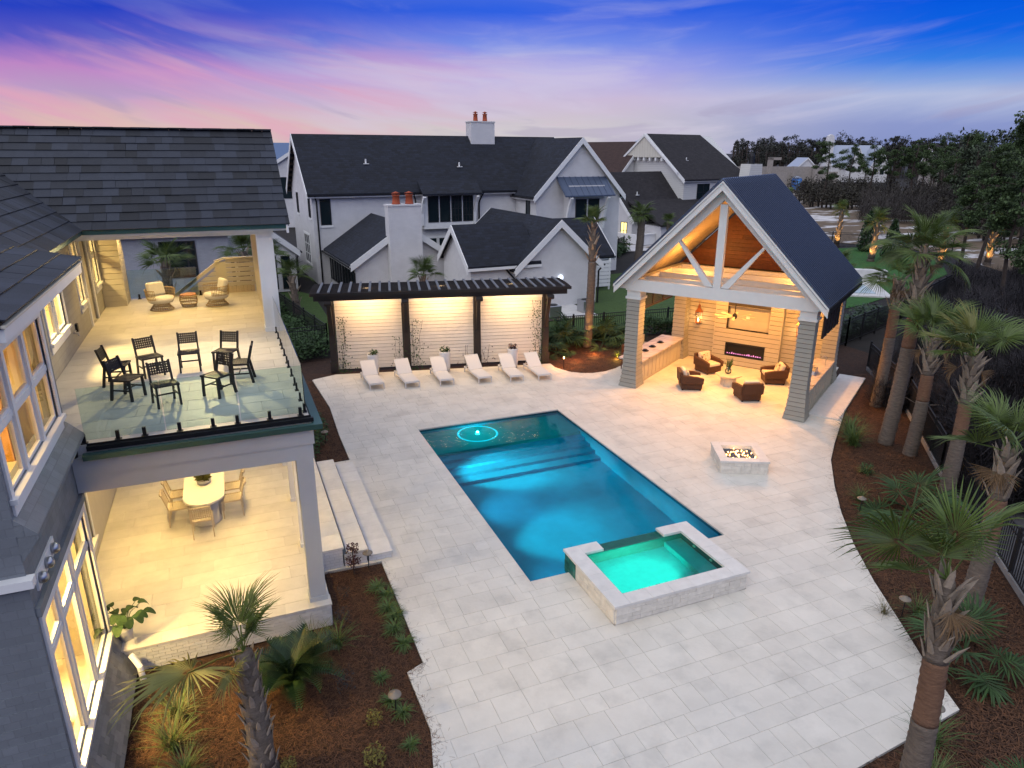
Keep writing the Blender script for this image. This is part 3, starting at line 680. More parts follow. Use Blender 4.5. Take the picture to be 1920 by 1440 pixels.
room(-7.6, XL-.205, 12.82, 20.1, .55, 4.0, [('interior_cabinet', (-5.2, -4.7, 14.2, 15.6, .56, 1.7), mWOODIN)])
WARM = (1., .68, .24)
for (x, y, z, p, s) in ((-4.6, 11.2, 7.3, 800, .8), (-5.2, 18.5, 7.3, 460, .8), (-5.2, 23, 7.3, 200, .8), (-4.4, 11.2, 3.55, 820, .8), (-5.0, 15, 3.9, 80, .8)):
    lamp('AREA', (x, y, z), p, WARM, (x, y, z-1), s, name='room_light')

# balcony and terrace -------------------------------------------------------
TX = 1.17
MB().box(XL, TX-.03, 12.69, 20.3, 0, FZ-.03).build('terrace_base', mCONC, H, ab=True)
for r in range(7):      # painted bricks of the terrace plinth
    z = .002+r*.071; off = .105 if r % 2 else 0
    s = -2.9-off
    while s < TX-.01:
        a, b2 = max(s, -2.9), min(s+.21, TX)
        if b2-a > .04: piece('plinth_brick', H, (round(b2-a-.008, 3), .05, .064), ((a+b2)/2, 12.667, z+.034), mBRKP)
        s += .21
    s = 12.69-off
    while s < 14.7:
        a, b2 = max(s, 12.69), min(s+.21, 14.7)
        if b2-a > .04: piece('plinth_brick', H, (.05, round(b2-a-.008, 3), .064), (TX-.007, (a+b2)/2, z+.034), mBRKP)
        s += .21
cap = []
xs = np.linspace(-2.9, TX+.03, 10)
for i in range(9): piece('edge_stone', H, (xs[i+1]-xs[i]-.004, .34, .035), ((xs[i]+xs[i+1])/2, 12.80, FZ-.0175), mFLOOR)
y = 12.98; k = 0
while y < 20.2:         # long floor tiles, staggered
    x = -3.53-(k % 3)*.28
    while x < TX:
        a, b2 = max(x, -3.53), min(x+.92, TX-.002)
        if b2-a > .05: piece('floor_tile', H, (round(b2-a-.005, 3), .455, .03), ((a+b2)/2, y+.23, FZ-.015), mFLOOR)
        x += .92
    y += .46; k += 1
# steps down to the patio
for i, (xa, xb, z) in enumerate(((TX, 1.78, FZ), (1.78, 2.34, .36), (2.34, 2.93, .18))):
    st = MB().box(TX if i == 0 else xa-.02, xb-.05, 14.74, 20.15, 0, z-.045).build('step', mat('step_shadow_grey', (.10, .115, .135), .8), H, ab=True)  # dark grey seen in the tread gaps stands for the nosing shadows
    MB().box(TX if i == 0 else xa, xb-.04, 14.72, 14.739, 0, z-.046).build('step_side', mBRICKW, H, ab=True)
    ys = np.linspace(14.70, 20.19, 9)
    g = 0 if i == 0 else .06
    for j in range(8): piece('tread_stone', H, (xb-xa-g, ys[j+1]-ys[j]-.004, .045), ((xa+xb+g)/2, (ys[j]+ys[j+1])/2, z-.022), mCOPE)
# terrace columns and the balcony beam
for (x0, x1, y0, y1) in ((.80, 1.12, 12.84, 13.16), (.86, 1.10, 15.08, 15.32), (.86, 1.10, 17.5, 17.74), (.86, 1.12, 19.9, 20.16)):
    b = MB(); b.box(x0, x1, y0, y1, FZ, 3.74); b.box(x0-.02, x1+.02, y0-.02, y1+.02, FZ, FZ+.10); b.build('column', mDUSKP if y0 < 13 else mWHITE, H, ab=True)
mb = MB(); mb.box(XB+.01, 1.14, 12.84, 13.10, 3.74, 4.05); mb.box(XB+.01, 1.17, 12.82, 13.10, 4.05, 4.38); mb.box(.84, 1.14, 13.10, 20.2, 3.74, 4.05); mb.box(.84, 1.17, 13.10, 26.6, 4.05, 4.38)
mb.build('beam', mDUSKP, H, ab=True)
mb = MB(); mb.box(XL, .84, 13.10, 20.2, 3.98, 4.05); mb.build('terrace_ceiling', mCREAM, H, ab=True)
mb = MB(); mb.box(XU, 1.14, 12.98, 26.62, 4.39, DZ-.03); mb.build('balcony_slab', mCONC, H, ab=True)
y = 12.98; k = 0
while y < 26.6:
    x = -3.77-(k % 2)*.45
    while x < 1.14:
        a, b2 = max(x, -3.77), min(x+.91, 1.13); hh = min(.60, 26.61-y)
        if b2-a > .05: piece('floor_tile', H, (round(b2-a-.005, 3), round(hh-.005, 3), .03), ((a+b2)/2, y+hh/2, DZ-.015), mFLOOR)
        x += .91
    y += .605; k += 1
mb = MB(); mb.prism([(12.74, 4.36), (12.84, 4.36), (12.84, 4.47), (12.72, 4.47)], XB+.2, 1.34, 'x'); mb.prism([(1.18, 4.36), (1.28, 4.36), (1.34, 4.47), (1.18, 4.47)], 12.84, 26.6, 'y'); mb.build('gutter', mTEAL, H, ab=True)
mb = MB(); mb.box(XB+.25, 1.16, 12.98, 13.00, 4.46, DZ+.02); mb.box(XB+.25, 1.20, 12.90, 12.975, 4.47, 4.55); mb.build('edge_bar', mBLACK, H, ab=True)
b = MB(); b.tube([(XB+.05, 12.93, 4.52), (XB+.02, 12.93, 4.35), (XB-.05, 12.96, 4.2), (XB-.08, 12.98, 4.05)], [.07, .08, .08, .06], 10); b.build('downpipe', mBLACK, H, True, ab=True)
# glass balustrade
bal = thing('glass_balustrade', 'frameless glass railing on black clamps round the edge of the balcony', 'railing', (-.8, 13.05, DZ))
def clamp(x, y, rz=0):
    k = 'CL'
    if k not in BOXC: BOXC[k] = MB().box(-.03, .03, -.025, .025, 0, .17).box(-.055, .055, -.045, .045, 0, .02).mesh('clamp', mBLACK)
    o = link('clamp', BOXC[k], bal, Vector((x, y, DZ))-bal.location, (0, 0, rz))
def gpane(x0, x1, y0, y1, z0=DZ+.06, z1=DZ+1.0): MB().box(x0, x1, y0, y1, z0, z1).build('glass_pane', mGLASS, bal, ab=True)
for i, (a, b2) in enumerate(((-2.62, -1.36), (-1.34, -.10), (-.08, 1.07))): gpane(a, b2, 13.06, 13.072)
for a, b2 in ((13.075, 14.8), (14.82, 16.55), (16.57, 18.3), (18.32, 20.1)): gpane(1.072, 1.084, a, b2)
gpane(-3.15, -1.0, 26.45, 26.462)
for x in (-2.64, -2.12, -1.70, -1.13, -.57, -.15, .42, .98): clamp(x, 13.066)
for y in (13.25, 13.95, 14.63, 15.02, 15.71, 16.42, 16.8, 17.48, 18.14, 18.53, 19.26, 19.94): clamp(1.078, y, PI/2)
for x in (-2.87, -.95, -2.0): clamp(x, 26.456)
# balcony posts, wall, beam, ceiling
mb = MB(); mb.box(.82, 1.25, 20.18, 20.6, DZ, 7.25); mb.box(.80, 1.27, 20.16, 20.62, DZ, DZ+.12); mb.build('column', mWHITE, H, ab=True)
mb = MB(); mb.box(.90, 1.17, 20.6, 26.6, DZ, 7.25); mb.build('side_wall', mCREAM, H, ab=True)
mb = MB(); mb.box(XU, 1.27, 20.16, 20.62, 7.25, 7.62); mb.box(.82, 1.25, 20.62, 26.6, 7.25, 7.5); mb.box(-3.19, .82, 26.35, 26.6, 7.0, 7.5); mb.build('beam', mWHITE, H, ab=True)
mb = MB(); mb.box(XU, .82, 20.62, 26.6, 7.38, 7.48); mb.build('balcony_ceiling', mCREAM, H, ab=True)
# slatted stair wall
mb = MB(); mb.box(-.37, -.02, 26.52, 26.62, DZ, 5.68); mb.prism([(-1.78, 4.52), (-.37, 5.52), (-.37, 5.66), (-1.78, 4.64)], 26.48, 26.60, 'y'); mb.prism([(-.37, 5.66), (-.05, 5.76), (.9, 5.76), (.9, 5.82), (-.08, 5.82), (-.40, 5.72)], 26.48, 26.64, 'y'); mb.build('stair_wall_frame', mCREAM, H, ab=True)
for k in range(6): piece('stair_slat', H, (.92, .04, .132), (.44, 26.55, 4.88+k*.165), mCREAM, (R(8), 0, 0))
for k in range(6):
    z0 = DZ+k*.16; xa = -1.78+(z0-4.52+.1)/.71
    if xa < -.40: MB().prism([(xa, z0), (-.37, z0), (-.37, z0+.132), (xa+.18, z0+.132)], 26.53, 26.56, 'y').build('stair_board', mCREAM, H, ab=True)
for k in range(7): piece('stair_slat', H, (.12, .03, .24), (.05+k*.125, 26.56, DZ+.12), mBONE)

# slate roofs ------------------------------------------------------------------
SL = .72; NRM = math.hypot(1, SL)
roofs = []
ridgeY, ridgeZ = 23.15, 7.55+SL*(23.15-19.85)
mb = MB()
mb.prism([(19.85, 7.55), (ridgeY, ridgeZ), (26.45, 7.55), (26.45, 7.47), (ridgeY, ridgeZ-.12), (19.85, 7.47)], -9.5, 1.68, 'x')
mb.prism([(20.3, 7.66), (26.0, 7.66), (ridgeY, ridgeZ-.13)], 1.1, 1.2, 'x')
rf1 = mb.build('balcony_roof', mROOFU, H, ab=True)
rX = -6.6; rZ = 7.55+SL*(-3.2-rX)
mb = MB(); mb.prism([(-3.2, 7.55), (rX, rZ), (-10, 7.55), (-10, 7.47), (rX, rZ-.12), (-3.2, 7.47)], 8.2, 22.6, 'y'); rf2 = mb.build('wing_roof', mROOFU, H, ab=True)
s3 = .24
mb = MB(); mb.prism([(-2.45, 7.53), (-4.3, 7.53+s3*1.85), (-4.3, 7.43+s3*1.85), (-2.45, 7.46)], 9.25, 14.6, 'y'); rf3 = mb.build('bay_roof', mROOFU, H, ab=True)
cand = []
def slates(o, org, ed, sd, nrows, length, cw, rh, keep):
    ed, sd = Vector(ed), Vector(sd).normalized(); nr = ed.cross(sd).normalized()
    if nr.z < 0: nr = -nr
    zb = Matrix((ed, sd, nr)).transposed()
    tilt = zb @ Matrix.Rotation(R(-3.2), 3, 'X')
    for r in range(nrows):
        s = -rr.random()*cw
        while s < length:
            w = cw*rr.choice((.8, 1., 1., 1.2)); a, b2 = max(s, 0), min(s+w, length); s += w
            if b2-a < .05: continue
            c = Vector(org)+ed*((a+b2)/2)+sd*(rh*(r+.5)+.02)+nr*(.022+rr.random()*.006)
            if keep(c): cand.append((seen_size(w*rh*abs(nr.dot((CP-c).normalized())), c), o, c, tilt, (round(b2-a-.004, 2), rh+.06, .02)))
slates(rf1, (-9.4, 19.80, 7.515), (1, 0, 0), (0, 1, SL), 13, 11.1, .36, 3.33*NRM/13, lambda c: 7.55+SL*(-3.2-c.x) < c.z+.12)
slates(rf2, (-3.15, 8.3, 7.515), (0, 1, 0), (-1, 0, SL), 12, 15.5, .36, 3.45*NRM/12, lambda c: (c.y < 19.95 or 7.55+SL*(c.y-19.85) < c.z+.12) and not (c.y < 14.5 and c.x > -3.55))
slates(rf3, (-2.41, 9.25, 7.525), (0, 1, 0), (-1, 0, s3), 4, 5.35, .36, .34, lambda c: True)
def inview(p):
    d = Vector(p)-CP; z = d.dot(fw)
    return z > .5 and abs(d.dot(rt2)/z*1301.2) < 1000 and abs(d.dot(up2)/z*1301.2) < 760
cand.sort(key=lambda t: -t[0]*(1 if inview(t[2]) else .001))
restm = {}
for i, (sz, o, c, rot, d) in enumerate(cand):
    if i < 300: piece('slate', o, d, c, mSLATE, rot.to_euler())
    else:
        m2 = MB().box(-d[0]/2, d[0]/2, -d[1]/2, d[1]/2, -d[2]/2, d[2]/2); m2.xf(Matrix.Translation(c) @ rot.to_4x4())
        restm.setdefault(o.name, (o, MB()))[1].add(m2.v, m2.f)
for o, m2 in restm.values(): m2.build('slate_field', mSLATE, o, kind='stuff', ab=True)
mb = MB(); n = 24
for i in range(n): mb.box(-9.4+11.08*i/n, -9.4+11.08*(i+1)/n+.02, ridgeY-.11, ridgeY+.11, ridgeZ+.03-.004*(i % 2), ridgeZ+.07-.004*(i % 2))
mb.build('ridge_cap', mSLATE, H, ab=True)
mb = MB(); mb.box(-3.2, 1.66, 19.83, 19.86, 7.42, 7.54); mb.box(-3.22, -3.17, 8.3, 19.86, 7.42, 7.54); mb.build('eave_flashing', mTEAL, H, ab=True)
mb = MB(); mb.box(-3.2, 1.60, 19.90, 20.16, 7.36, 7.45); mb.build('soffit', mWHITE, H, ab=True)
mb = MB(); mb.box(-2.50, -2.43, 9.30, 14.55, 7.30, 7.47); mb.box(-4.2, -2.50, 9.28, 9.36, 7.28, 7.47); mb.box(-2.85, -2.50, 9.36, 14.5, 7.38, 7.44); mb.prism([(-2.85, 7.0), (-2.85, 7.3), (-2.50, 7.38), (-2.50, 7.30)], 13.9, 14.0, 'y')
mb.box(XU, -2.85, 13.02, 14.5, 7.38, 7.44); mb.build('bay_fascia', mWHITE, H, ab=True)
MB().box(-2.52, -2.40, 9.26, 14.58, 7.47, 7.50).build('fascia_edge', mCREAM, H, ab=True)
MB().prism([(19.8, 7.5), (ridgeY, ridgeZ+.02), (26.4, 7.5), (26.4, 7.3), (ridgeY, ridgeZ-.2), (19.8, 7.3)], 1.6, 1.66, 'x').build('rake_board', mWHITE, H, ab=True)
# downspout by the plinth
b = MB(); b.tube([(-2.5, 12.5, .5), (-2.42, 12.42, .4), (-2.36, 12.34, .32), (-2.34, 12.32, .0)], .055, 8); b.build('downspout', mWHITE, H, ab=True)
# recessed downlights: terrace and balcony
mDL = glow('downlight_lens', (1., .80, .45), 12.)
def downlight(x, y, z, p, s=.10, cone=112):
    b = MB(); b.lathe([(.06, 0), (.06, -.012), (.001, -.013)], 12, (x, y, z)); b.build('downlight', mDL, H, ab=True)
    lamp('SPOT', (x, y, z-.03), p, (1., .67, .235), (x, y, z-2), s*.4, cone, .7, 'downlight_beam')
for x in (-2.3, -.2):
    for y in (14.3, 16.6, 18.9): downlight(x, y, 3.975, 190)
for x in (-2.6, -.6):
    for y in (21.6, 23.6, 25.6): downlight(x, y, 7.375, 130)
lamp('SPOT', (-1.0, 20.1, 7.3), 560, (1., .72, .32), (-1.0, 15.6, DZ), .03, 125, 1., 'downlight_beam')

# ================================================================ pergola
PGR = R(-12.28); PGO = Vector((3.93, 30.32, 0))
def pgw(u, v, z=0): return Matrix.Translation(PGO) @ Matrix.Rotation(PGR, 4, 'Z') @ Vector((u, v, z))
pg = thing('pergola', 'dark wooden pergola with three lit white board panels behind the white loungers', 'pergola', PGO, PGR)
PU = (0.0, 3.22, 6.42, 9.6)
for u in PU:
    b = MB(); b.box(u-.14, u+.14, -.02, .26, 0, 3.5); b.box(u-.17, u+.17, -.05, .29, 0, .5); b.build('post', mDARKW, pg)
    b = MB(); pts = [(u, .0, 1.75), (u, -.14, 2.2), (u, -.38, 2.75), (u, -.62, 3.2)]
    for i in range(3): b.beam(pts[i], pts[i+1], .15, .18, (0, -.4, 1))
    b.build('bracket', mDARKW, pg)
    b = MB(); b.box(u-.13, u+.13, -.78, -.46, 3.16, 3.36); b.tube([(u-.15, -.82, 3.28), (u+.15, -.82, 3.28)], .10, 10); b.build('bracket_cap', mDARKW, pg)
b = MB(); b.box(-.6, 10.4, -.66, -.54, 3.36, 3.62); b.box(-.6, 10.4, .55, .67, 3.36, 3.62); b.box(-.35, 10.1, .08, .2, 3.36, 3.62); b.build('beam', mDARKW, pg)
for k in range(9):
    v = -.95+k*.27; piece('purlin', pg, (11.3-abs(k-4)*.02, .05, .13), (4.9, v, 3.69), mDARKW, ab=False)
mRAF = mat('weathered_rafter', (.12, .125, .135), .6, noise=.2, nscale=5)
for k in range(26):
    u = -.35+k*.42; piece('rafter', pg, (.10, 2.35, .05), (u, .13, 3.79), mRAF, ab=False)
for i in range(3):
    a, b2 = PU[i]+.16, PU[i+1]-.16
    MB().box(a, b2, .17, .20, .06, 3.2).build('panel_back', mDARKW, pg)
    for k in range(19): piece('lap_board', pg, (b2-a-.02, .020, .145), ((a+b2)/2, .150, .17+k*.158), mLAPW, (R(-5), 0, 0), ab=False)
    MB().box(a, b2, .12, .17, 3.08, 3.2).build('panel_rail', mWHITE, pg)
    c = (a+b2)/2; bb = MB(); bb.lathe([(.06, 0), (.07, -.10), (.001, -.11)], 10, (c, -.12, 3.62)); bb.build('pergola_lamp', mDL, pg)
    lamp('AREA', pgw(c, -.55, 3.34), 40, (1., .60, .25), pgw(c, .20, 1.3), rect=(2.3, .12), name='pergola_lamp_beam')
    lamp('SPOT', pgw(c, -.6, 3.34), 52, (1., .60, .25), pgw(c, .2, 1.7), .25, 120, 1., 'pergola_lamp_beam')
    lamp('POINT', Matrix.Translation(PGO) @ Matrix.Rotation(PGR, 4, 'Z') @ Vector((c, 0, 3.72)), 4, (1., .7, .35), size=.05, name='pergola_lamp_glow')

# climbing vines against the panels
def vine(u, h, label, dens=1.):
    t = thing('climbing_vine', label, 'vine', pgw(u, -.02), PGR, 'vines climbing the pergola panels')
    b = MB(); 
    for s in range(2+int(dens)):
        x = rr.uniform(-.12, .12); pts = [(x, 0, 0)]
        z = 0
        while z < h*rr.uniform(.75, 1): z += .25; x += rr.uniform(-.07, .07); pts.append((x, rr.uniform(-.01, .03), z))
        b.tube(pts, .007, 4)
    b.build('stem', mBARE, t)
    b = MB()
    for i in range(int(170*dens*h/2.5)):
        z = h*rr.random()**1.7; x = rr.gauss(0, .13+.10*(1-z/h)); s = rr.uniform(.02, .045); y = rr.uniform(-.10, .04); a = rr.random()*6; q = rr.uniform(-1, 1)
        dx, dz = s*math.cos(a), s*math.sin(a)
        b.quad((x-dx, y-q*s*.5, z-dz), (x+dz*.6, y, z-dx*.6), (x+dx, y+q*s*.5, z+dz), (x-dz*.6, y-.01, z+dx*.6))
    b.build('foliage', mRED if dens < .6 else mGREEN, t, kind='stuff')
vine(.42, 2.6, 'tall vine at the outer end of the first lit pergola panel', 1.3)
vine(2.85, 1.6, 'thin vine beside the second pergola post, right side of the first panel', .8)
vine(3.62, 2.3, 'leafy vine rising at the near edge of the middle pergola panel', 1.3)
vine(5.85, .9, 'low sparse vine at the right foot of the middle pergola panel', .5)
vine(6.85, .9, 'low sparse vine at the left foot of the third pergola panel', .5)
vine(9.25, 3.0, 'tallest vine, up the last pergola post by the lit palm', 1.5)

# white chaise loungers
def make_lounger():
    t = thing('sun_lounger', '', 'sun lounger')
    W2, Ln = .31, 1.86
    b = MB(); 
    for sx in (-1, 1): b.box(sx*W2-.02*(1+sx), sx*W2+.02*(1-sx), 0, Ln, .22, .27)
    b.box(-W2+.04, W2-.04, 0, .04, .22, .27); b.box(-W2+.04, W2-.04, Ln-.04, Ln, .22, .27); b.box(-W2+.04, W2-.04, 1.12, 1.16, .22, .26); b.build('frame', mLOUNGE, t, bevel=.006)
    for sx in (-1, 1):
        for y in (.0, Ln-.04): MB().box(sx*W2-.02*(1+sx), sx*W2+.02*(1-sx), y, y+.04, 0, .22).build('leg', mLOUNGE, t)
    b = MB(); b.box(-W2+.03, W2-.03, .02, 1.16, .272, .292); b.build('seat', mSLING, t)
    b = MB(); c, s = math.cos(R(50)), math.sin(R(50)); b.box(-W2+.03, W2-.03, 0, .78, -.012, .012); b.box(-W2, -W2+.03, 0, .78, -.02, .02); b.box(W2-.03, W2, 0, .78, -.02, .02); b.box(-W2, W2, .78, .81, -.02, .02)
    b.xf(Matrix.Translation((0, 1.17, .29)) @ Matrix.Rotation(R(37), 4, 'X')); b.build('backrest', mSLING, t)
    for sx in (-1, 1): MB().beam((sx*(W2-.05), 1.66, .25), (sx*(W2-.05), 1.60, .60), .02, .02).build('strut', mLOUNGE, t)
    return t
LG = [((5.18, 27.26), 8), ((6.60, 26.94), 6), ((8.03, 26.70), 6), ((9.64, 26.42), 7), ((10.97, 26.08), 5), ((12.16, 25.81), 3)]
ll = ['white sun lounger in front of the first planter, nearest the house', 'white sun lounger in front of the second pergola post', 'white sun lounger beside the middle white planter', 'white sun lounger in front of the third pergola post', 'white sun lounger in front of the planter of red leaves', 'white sun lounger at the end of the row by the curved mulch bed']
lg = make_lounger(); lg['group'] = 'white loungers in a row by the pergola'; fam = family(lg)
for i, ((x, y), a) in enumerate(LG):
    o = lg if i == 0 else dup(lg, (0, 0, 0), kidlist=fam)
    o.location = (x, y, 0); o.rotation_euler = (0, 0, R(a-7+(0, 2.2, -1.6, .8, -2.4, 1.5)[i])); o['label'] = ll[i]
# white planters
def leafy(b, n, r, z0, z1, s0, s1, c=(0, 0, 0)):
    for i in range(n):
        a = rr.random()*6.283; q = r*rr.random()**.5; x, y, z = c[0]+q*math.cos(a), c[1]+q*math.sin(a), c[2]+rr.uniform(z0, z1); s = rr.uniform(s0, s1); t = rr.random()*6.283; e = rr.uniform(-.8, .8)
        dx, dy = s*math.cos(t), s*math.sin(t)
        b.quad((x-dx, y-dy, z-e*s), (x+dy*.45, y-dx*.45, z), (x+dx, y+dy, z+e*s), (x-dy*.45, y+dx*.45, z+.01))
    return b
for i, ((x, y), lab, m) in enumerate((((5.47, 29.33), 'white planter with a low green plant behind the first lounger', mGREEN), ((8.53, 28.62), 'white planter with a low green plant before the middle panel', mGREEN), ((11.54, 27.98), 'white planter holding dark red leaves before the last panel', mRED))):
    t = thing('planter', lab, 'planter', (x, y, 0), 0, 'white round planters by the pergola')
    b = MB(); b.lathe([(.21, 0), (.235, .3), (.245, .90), (.245, .96), (.215, .96), (.20, .88), (.001, .88)], 22); b.build('pot', mPOT, t, True)
    leafy(MB(), 90, .22, .90, 1.14, .04, .09).build('foliage', m, t, kind='stuff')

# ================================================================ pavilion
PVR = R(-56.6); PVO = Vector((14.8, 24.08, 0))
pv = thing('pool_pavilion', 'open gabled pavilion with white trusses, warm board walls and a blue grey metal roof', 'pavilion', PVO, PVR)
def pvw(u, v, z=0): return Matrix.Translation(PVO) @ Matrix.Rotation(PVR, 4, 'Z') @ Vector((u, v, z))
def flared_post(u, v, h=3.75):
    b = MB(); prof = [(.375, 0), (.36, .12), (.31, .5), (.28, .95), (.265, 1.5), (.26, h)]
    for i in range(len(prof)-1):
        (r0, z0), (r1, z1) = prof[i], prof[i+1]; b.add([(u+sx*r0, v+sy*r0, z0) for sx, sy in ((-1, -1), (1, -1), (1, 1), (-1, 1))]+[(u+sx*r1, v+sy*r1, z1) for sx, sy in ((-1, -1), (1, -1), (1, 1), (-1, 1))], [(0, 1, 5, 4), (1, 2, 6, 5), (2, 3, 7, 6), (3, 0, 4, 7)])
    core = b.build('post', mGAP, pv)
    n = 22; hs = h/n
    for k in range(n):       # lap boards around the post
        z = k*hs
        def rad(zz):
            for i in range(len(prof)-1):
                if prof[i][1] <= zz <= prof[i+1][1]: t = (zz-prof[i][1])/(prof[i+1][1]-prof[i][1]); return prof[i][0]*(1-t)+prof[i+1][0]*t
            return prof[-1][0]
        r0, r1 = rad(z)+.03, rad(z+hs)+.012; b = MB()
        b.add([(u+sx*r0, v+sy*r0, z+.020) for sx, sy in ((-1, -1), (1, -1), (1, 1), (-1, 1))]+[(u+sx*r1, v+sy*r1, z+hs) for sx, sy in ((-1, -1), (1, -1), (1, 1), (-1, 1))], [(0, 1, 5, 4), (1, 2, 6, 5), (2, 3, 7, 6), (3, 0, 4, 7), (0, 3, 2, 1)])
        b.build('lap_board', mPAVG, core)
    b = MB(); b.box(u-.33, u+.33, v-.33, v+.33, h-.02, h+.08); b.box(u-.29, u+.29, v-.29, v+.29, h+.08, h+.34); b.build('capital', mPAVW, pv)
mPAVG = mat('grey_green_lap_board', (.27, .265, .225), .7, rnd=.05, noise=.06, nscale=4)
for (u, v) in ((.40, .37), (7.10, .37)): flared_post(u, v)
# trusses: front, then the tie beams behind it
AP, HB = 8.32, 4.09
def truss(v, th, name):
    w = .28; m = MB()
    m.box(-.02+.1, 7.42, v, v+th, HB, HB+.46)
    mm = MB(); mm.box(3.76-.14, 3.76+.14, v+.01, v+th-.01, HB+.46, 7.6)
    s = (AP-4.15)/3.95
    for sg in (-1, 1):
        p0 = (3.76+sg*3.95, 4.15); p1 = (3.76, AP); d = .40
        m.prism([p0, p1, (3.76, AP-d*1.42), (3.76+sg*(3.95-.36), 4.15)], v-.02 if name == 'truss' else v, v+th, 'y')
        a, b2 = Vector((3.76+sg*.30, 0, 4.60)), Vector((3.76+sg*1.72, 0, 6.36)); a.y = b2.y = v+th/2
        mm.beam(a, b2, .24, th-.04, (0, 1, 0)) if False else mm.prism([(a.x-.16, a.z-.03), (a.x+.16, a.z-.03), (b2.x+.12, b2.z+.1), (b2.x-.12, b2.z-.1)] if sg > 0 else [(a.x-.16, a.z-.03), (a.x+.16, a.z-.03), (b2.x+.12, b2.z-.1), (b2.x-.12, b2.z+.1)], v+.02, v+th-.02, 'y')
    m.build('truss_chord', mPAVW, pv); mm.build('truss_web', mPAVW, pv)
truss(.0, .22, 'truss')
for v in (1.35, 2.7, 4.05, 5.3): piece('tie_beam', pv, (7.0, .16, .36), (3.75, v, HB+.24), mPAVW, ab=False)
b = MB(); b.box(.12, .42, .24, 6.1, HB, HB+.40); b.box(7.08, 7.38, .24, 6.1, HB, HB+.40); b.build('side_beam', mPAVW, pv)
# roof: metal panels outside, painted boards inside
RS = (8.40-4.30)/4.02; RN = math.hypot(1, RS)
for sg in (-1, 1):
    e0 = (3.76+sg*4.02, 4.30); 
    rf = MB().prism([e0, (3.76, 8.40), (3.76, 8.46), (e0[0]+sg*.02, e0[1]+.05)], -.40, 6.35, 'y').build('metal_roof', mSEAM, pv)
    n = 31
    for k in range(n+1):
        v = -.38+k*(6.7/n); a = Vector((e0[0], v, e0[1]+.065)); c = Vector((3.76, v, 8.475)); d = c-a
        key = ('seam', sg)
        if key not in BOXC: BOXC[key] = MB().beam((0, 0, 0), d, .05, .15).mesh('standing_seam', mat('shaded_rib_metal', (.045, .060, .10), .45, metal=.3))  # ribs coloured darker than the roof sheet, standing for their shaded sides
        link('standing_seam', BOXC[key], rf, a)
    MB().prism([(e0[0]+sg*(-.25), e0[1]+.22), (3.76, 8.36), (3.76, 8.39), (e0[0], e0[1]-.01)], .22, 6.2, 'y').build('roof_soffit', mat('warm_ceiling_board', (.52, .43, .28), .6, tex=('lap', 6, .16, .05, .008), bump=.5), pv)
    bb = MB(); bb.prism([(e0[0]+sg*.02, e0[1]-.30), (3.76, 8.10), (3.76, 8.41), (e0[0]+sg*.02, e0[1]+.02)], -.38, -.31, 'y'); bb.prism([(e0[0]+sg*.04, e0[1]-.05), (3.76, 8.36), (3.76, 8.43), (e0[0]+sg*.04, e0[1]+.04)], -.42, -.38, 'y'); bb.build('rake_board', mPAVW, pv)
    bb = MB(); bb.box(min(e0[0], e0[0]+sg*.06), max(e0[0], e0[0]+sg*.06), -.36, 6.3, e0[1]-.16, e0[1]+.03); bb.build('eave_trim', mBLACK, pv)
MB().prism([(3.56, 8.31), (3.76, 8.52), (3.96, 8.31), (3.76, 8.47)], -.42, 6.37, 'y').build('ridge_cap', mat('ridge_metal', (.16, .22, .33), .3, metal=.6), pv)
# cedar gable in the back
m = MB(); m.prism([(.1, 4.5), (7.4, 4.5), (3.76, 8.2)], 5.9, 6.0, 'y'); m.build('gable_back', mDARKW, pv)
k = 0; z = 4.5
while z < 8.0:
    hw = 3.6*(8.15-z)/(8.15-4.5); hw2 = 3.6*(8.15-z-.175)/(8.15-4.5)
    s = -hw; cut = rr.uniform(-.6, .6)*hw
    for a, b2 in ((-hw, cut-.003), (cut+.003, hw)):
        MB().prism([(3.76+a, z), (3.76+b2, z), (3.76+max(min(b2, hw2), -hw2), z+.172), (3.76+max(min(a, hw2), -hw2), z+.172)], 5.87, 5.9, 'y').build('cedar_board', mCEDAR, pv)
    z += .178
# back wall and chimney breast in lap boards
NI = (2.58, 4.48, 1.68, 2.76); FB = (2.63, 4.41, .47, 1.02)
m = MB(); m.box(.15, 7.35, 6.06, 6.3, 0, 4.5); m.box(2.05, NI[0], 5.74, 6.06, 0, 4.4); m.box(NI[1], 5.03, 5.74, 6.06, 0, 4.4); m.box(NI[0], NI[1], 5.74, 6.06, 0, NI[2]); m.box(NI[0], NI[1], 5.74, 6.06, NI[3], 4.4); m.build('back_wall', mGAP, pv)
def lapwall(u0, u1, v, z0, z1, skip=(), name='lap_board'):
    n = round((z1-z0)/.205); h = (z1-z0)/n
    for k in range(n):
        za = z0+k*h; segs = [(u0, u1)]
        for (a, b2, c, d) in skip:
            if za+h > c+.02 and za < d-.02: segs = [q for s in segs for q in ((s[0], min(s[1], a)), (max(s[0], b2), s[1])) if q[1]-q[0] > .02]
        for a, b2 in segs: piece(name, pv, (round(b2-a, 3), .02, h-.018), ((a+b2)/2, v-.022, za+h/2), mPAVB, (R(4), 0, 0), ab=False)
lapwall(.42, 2.05, 6.06, .02, 4.1); lapwall(5.03, 7.08, 6.06, .02, 4.1)
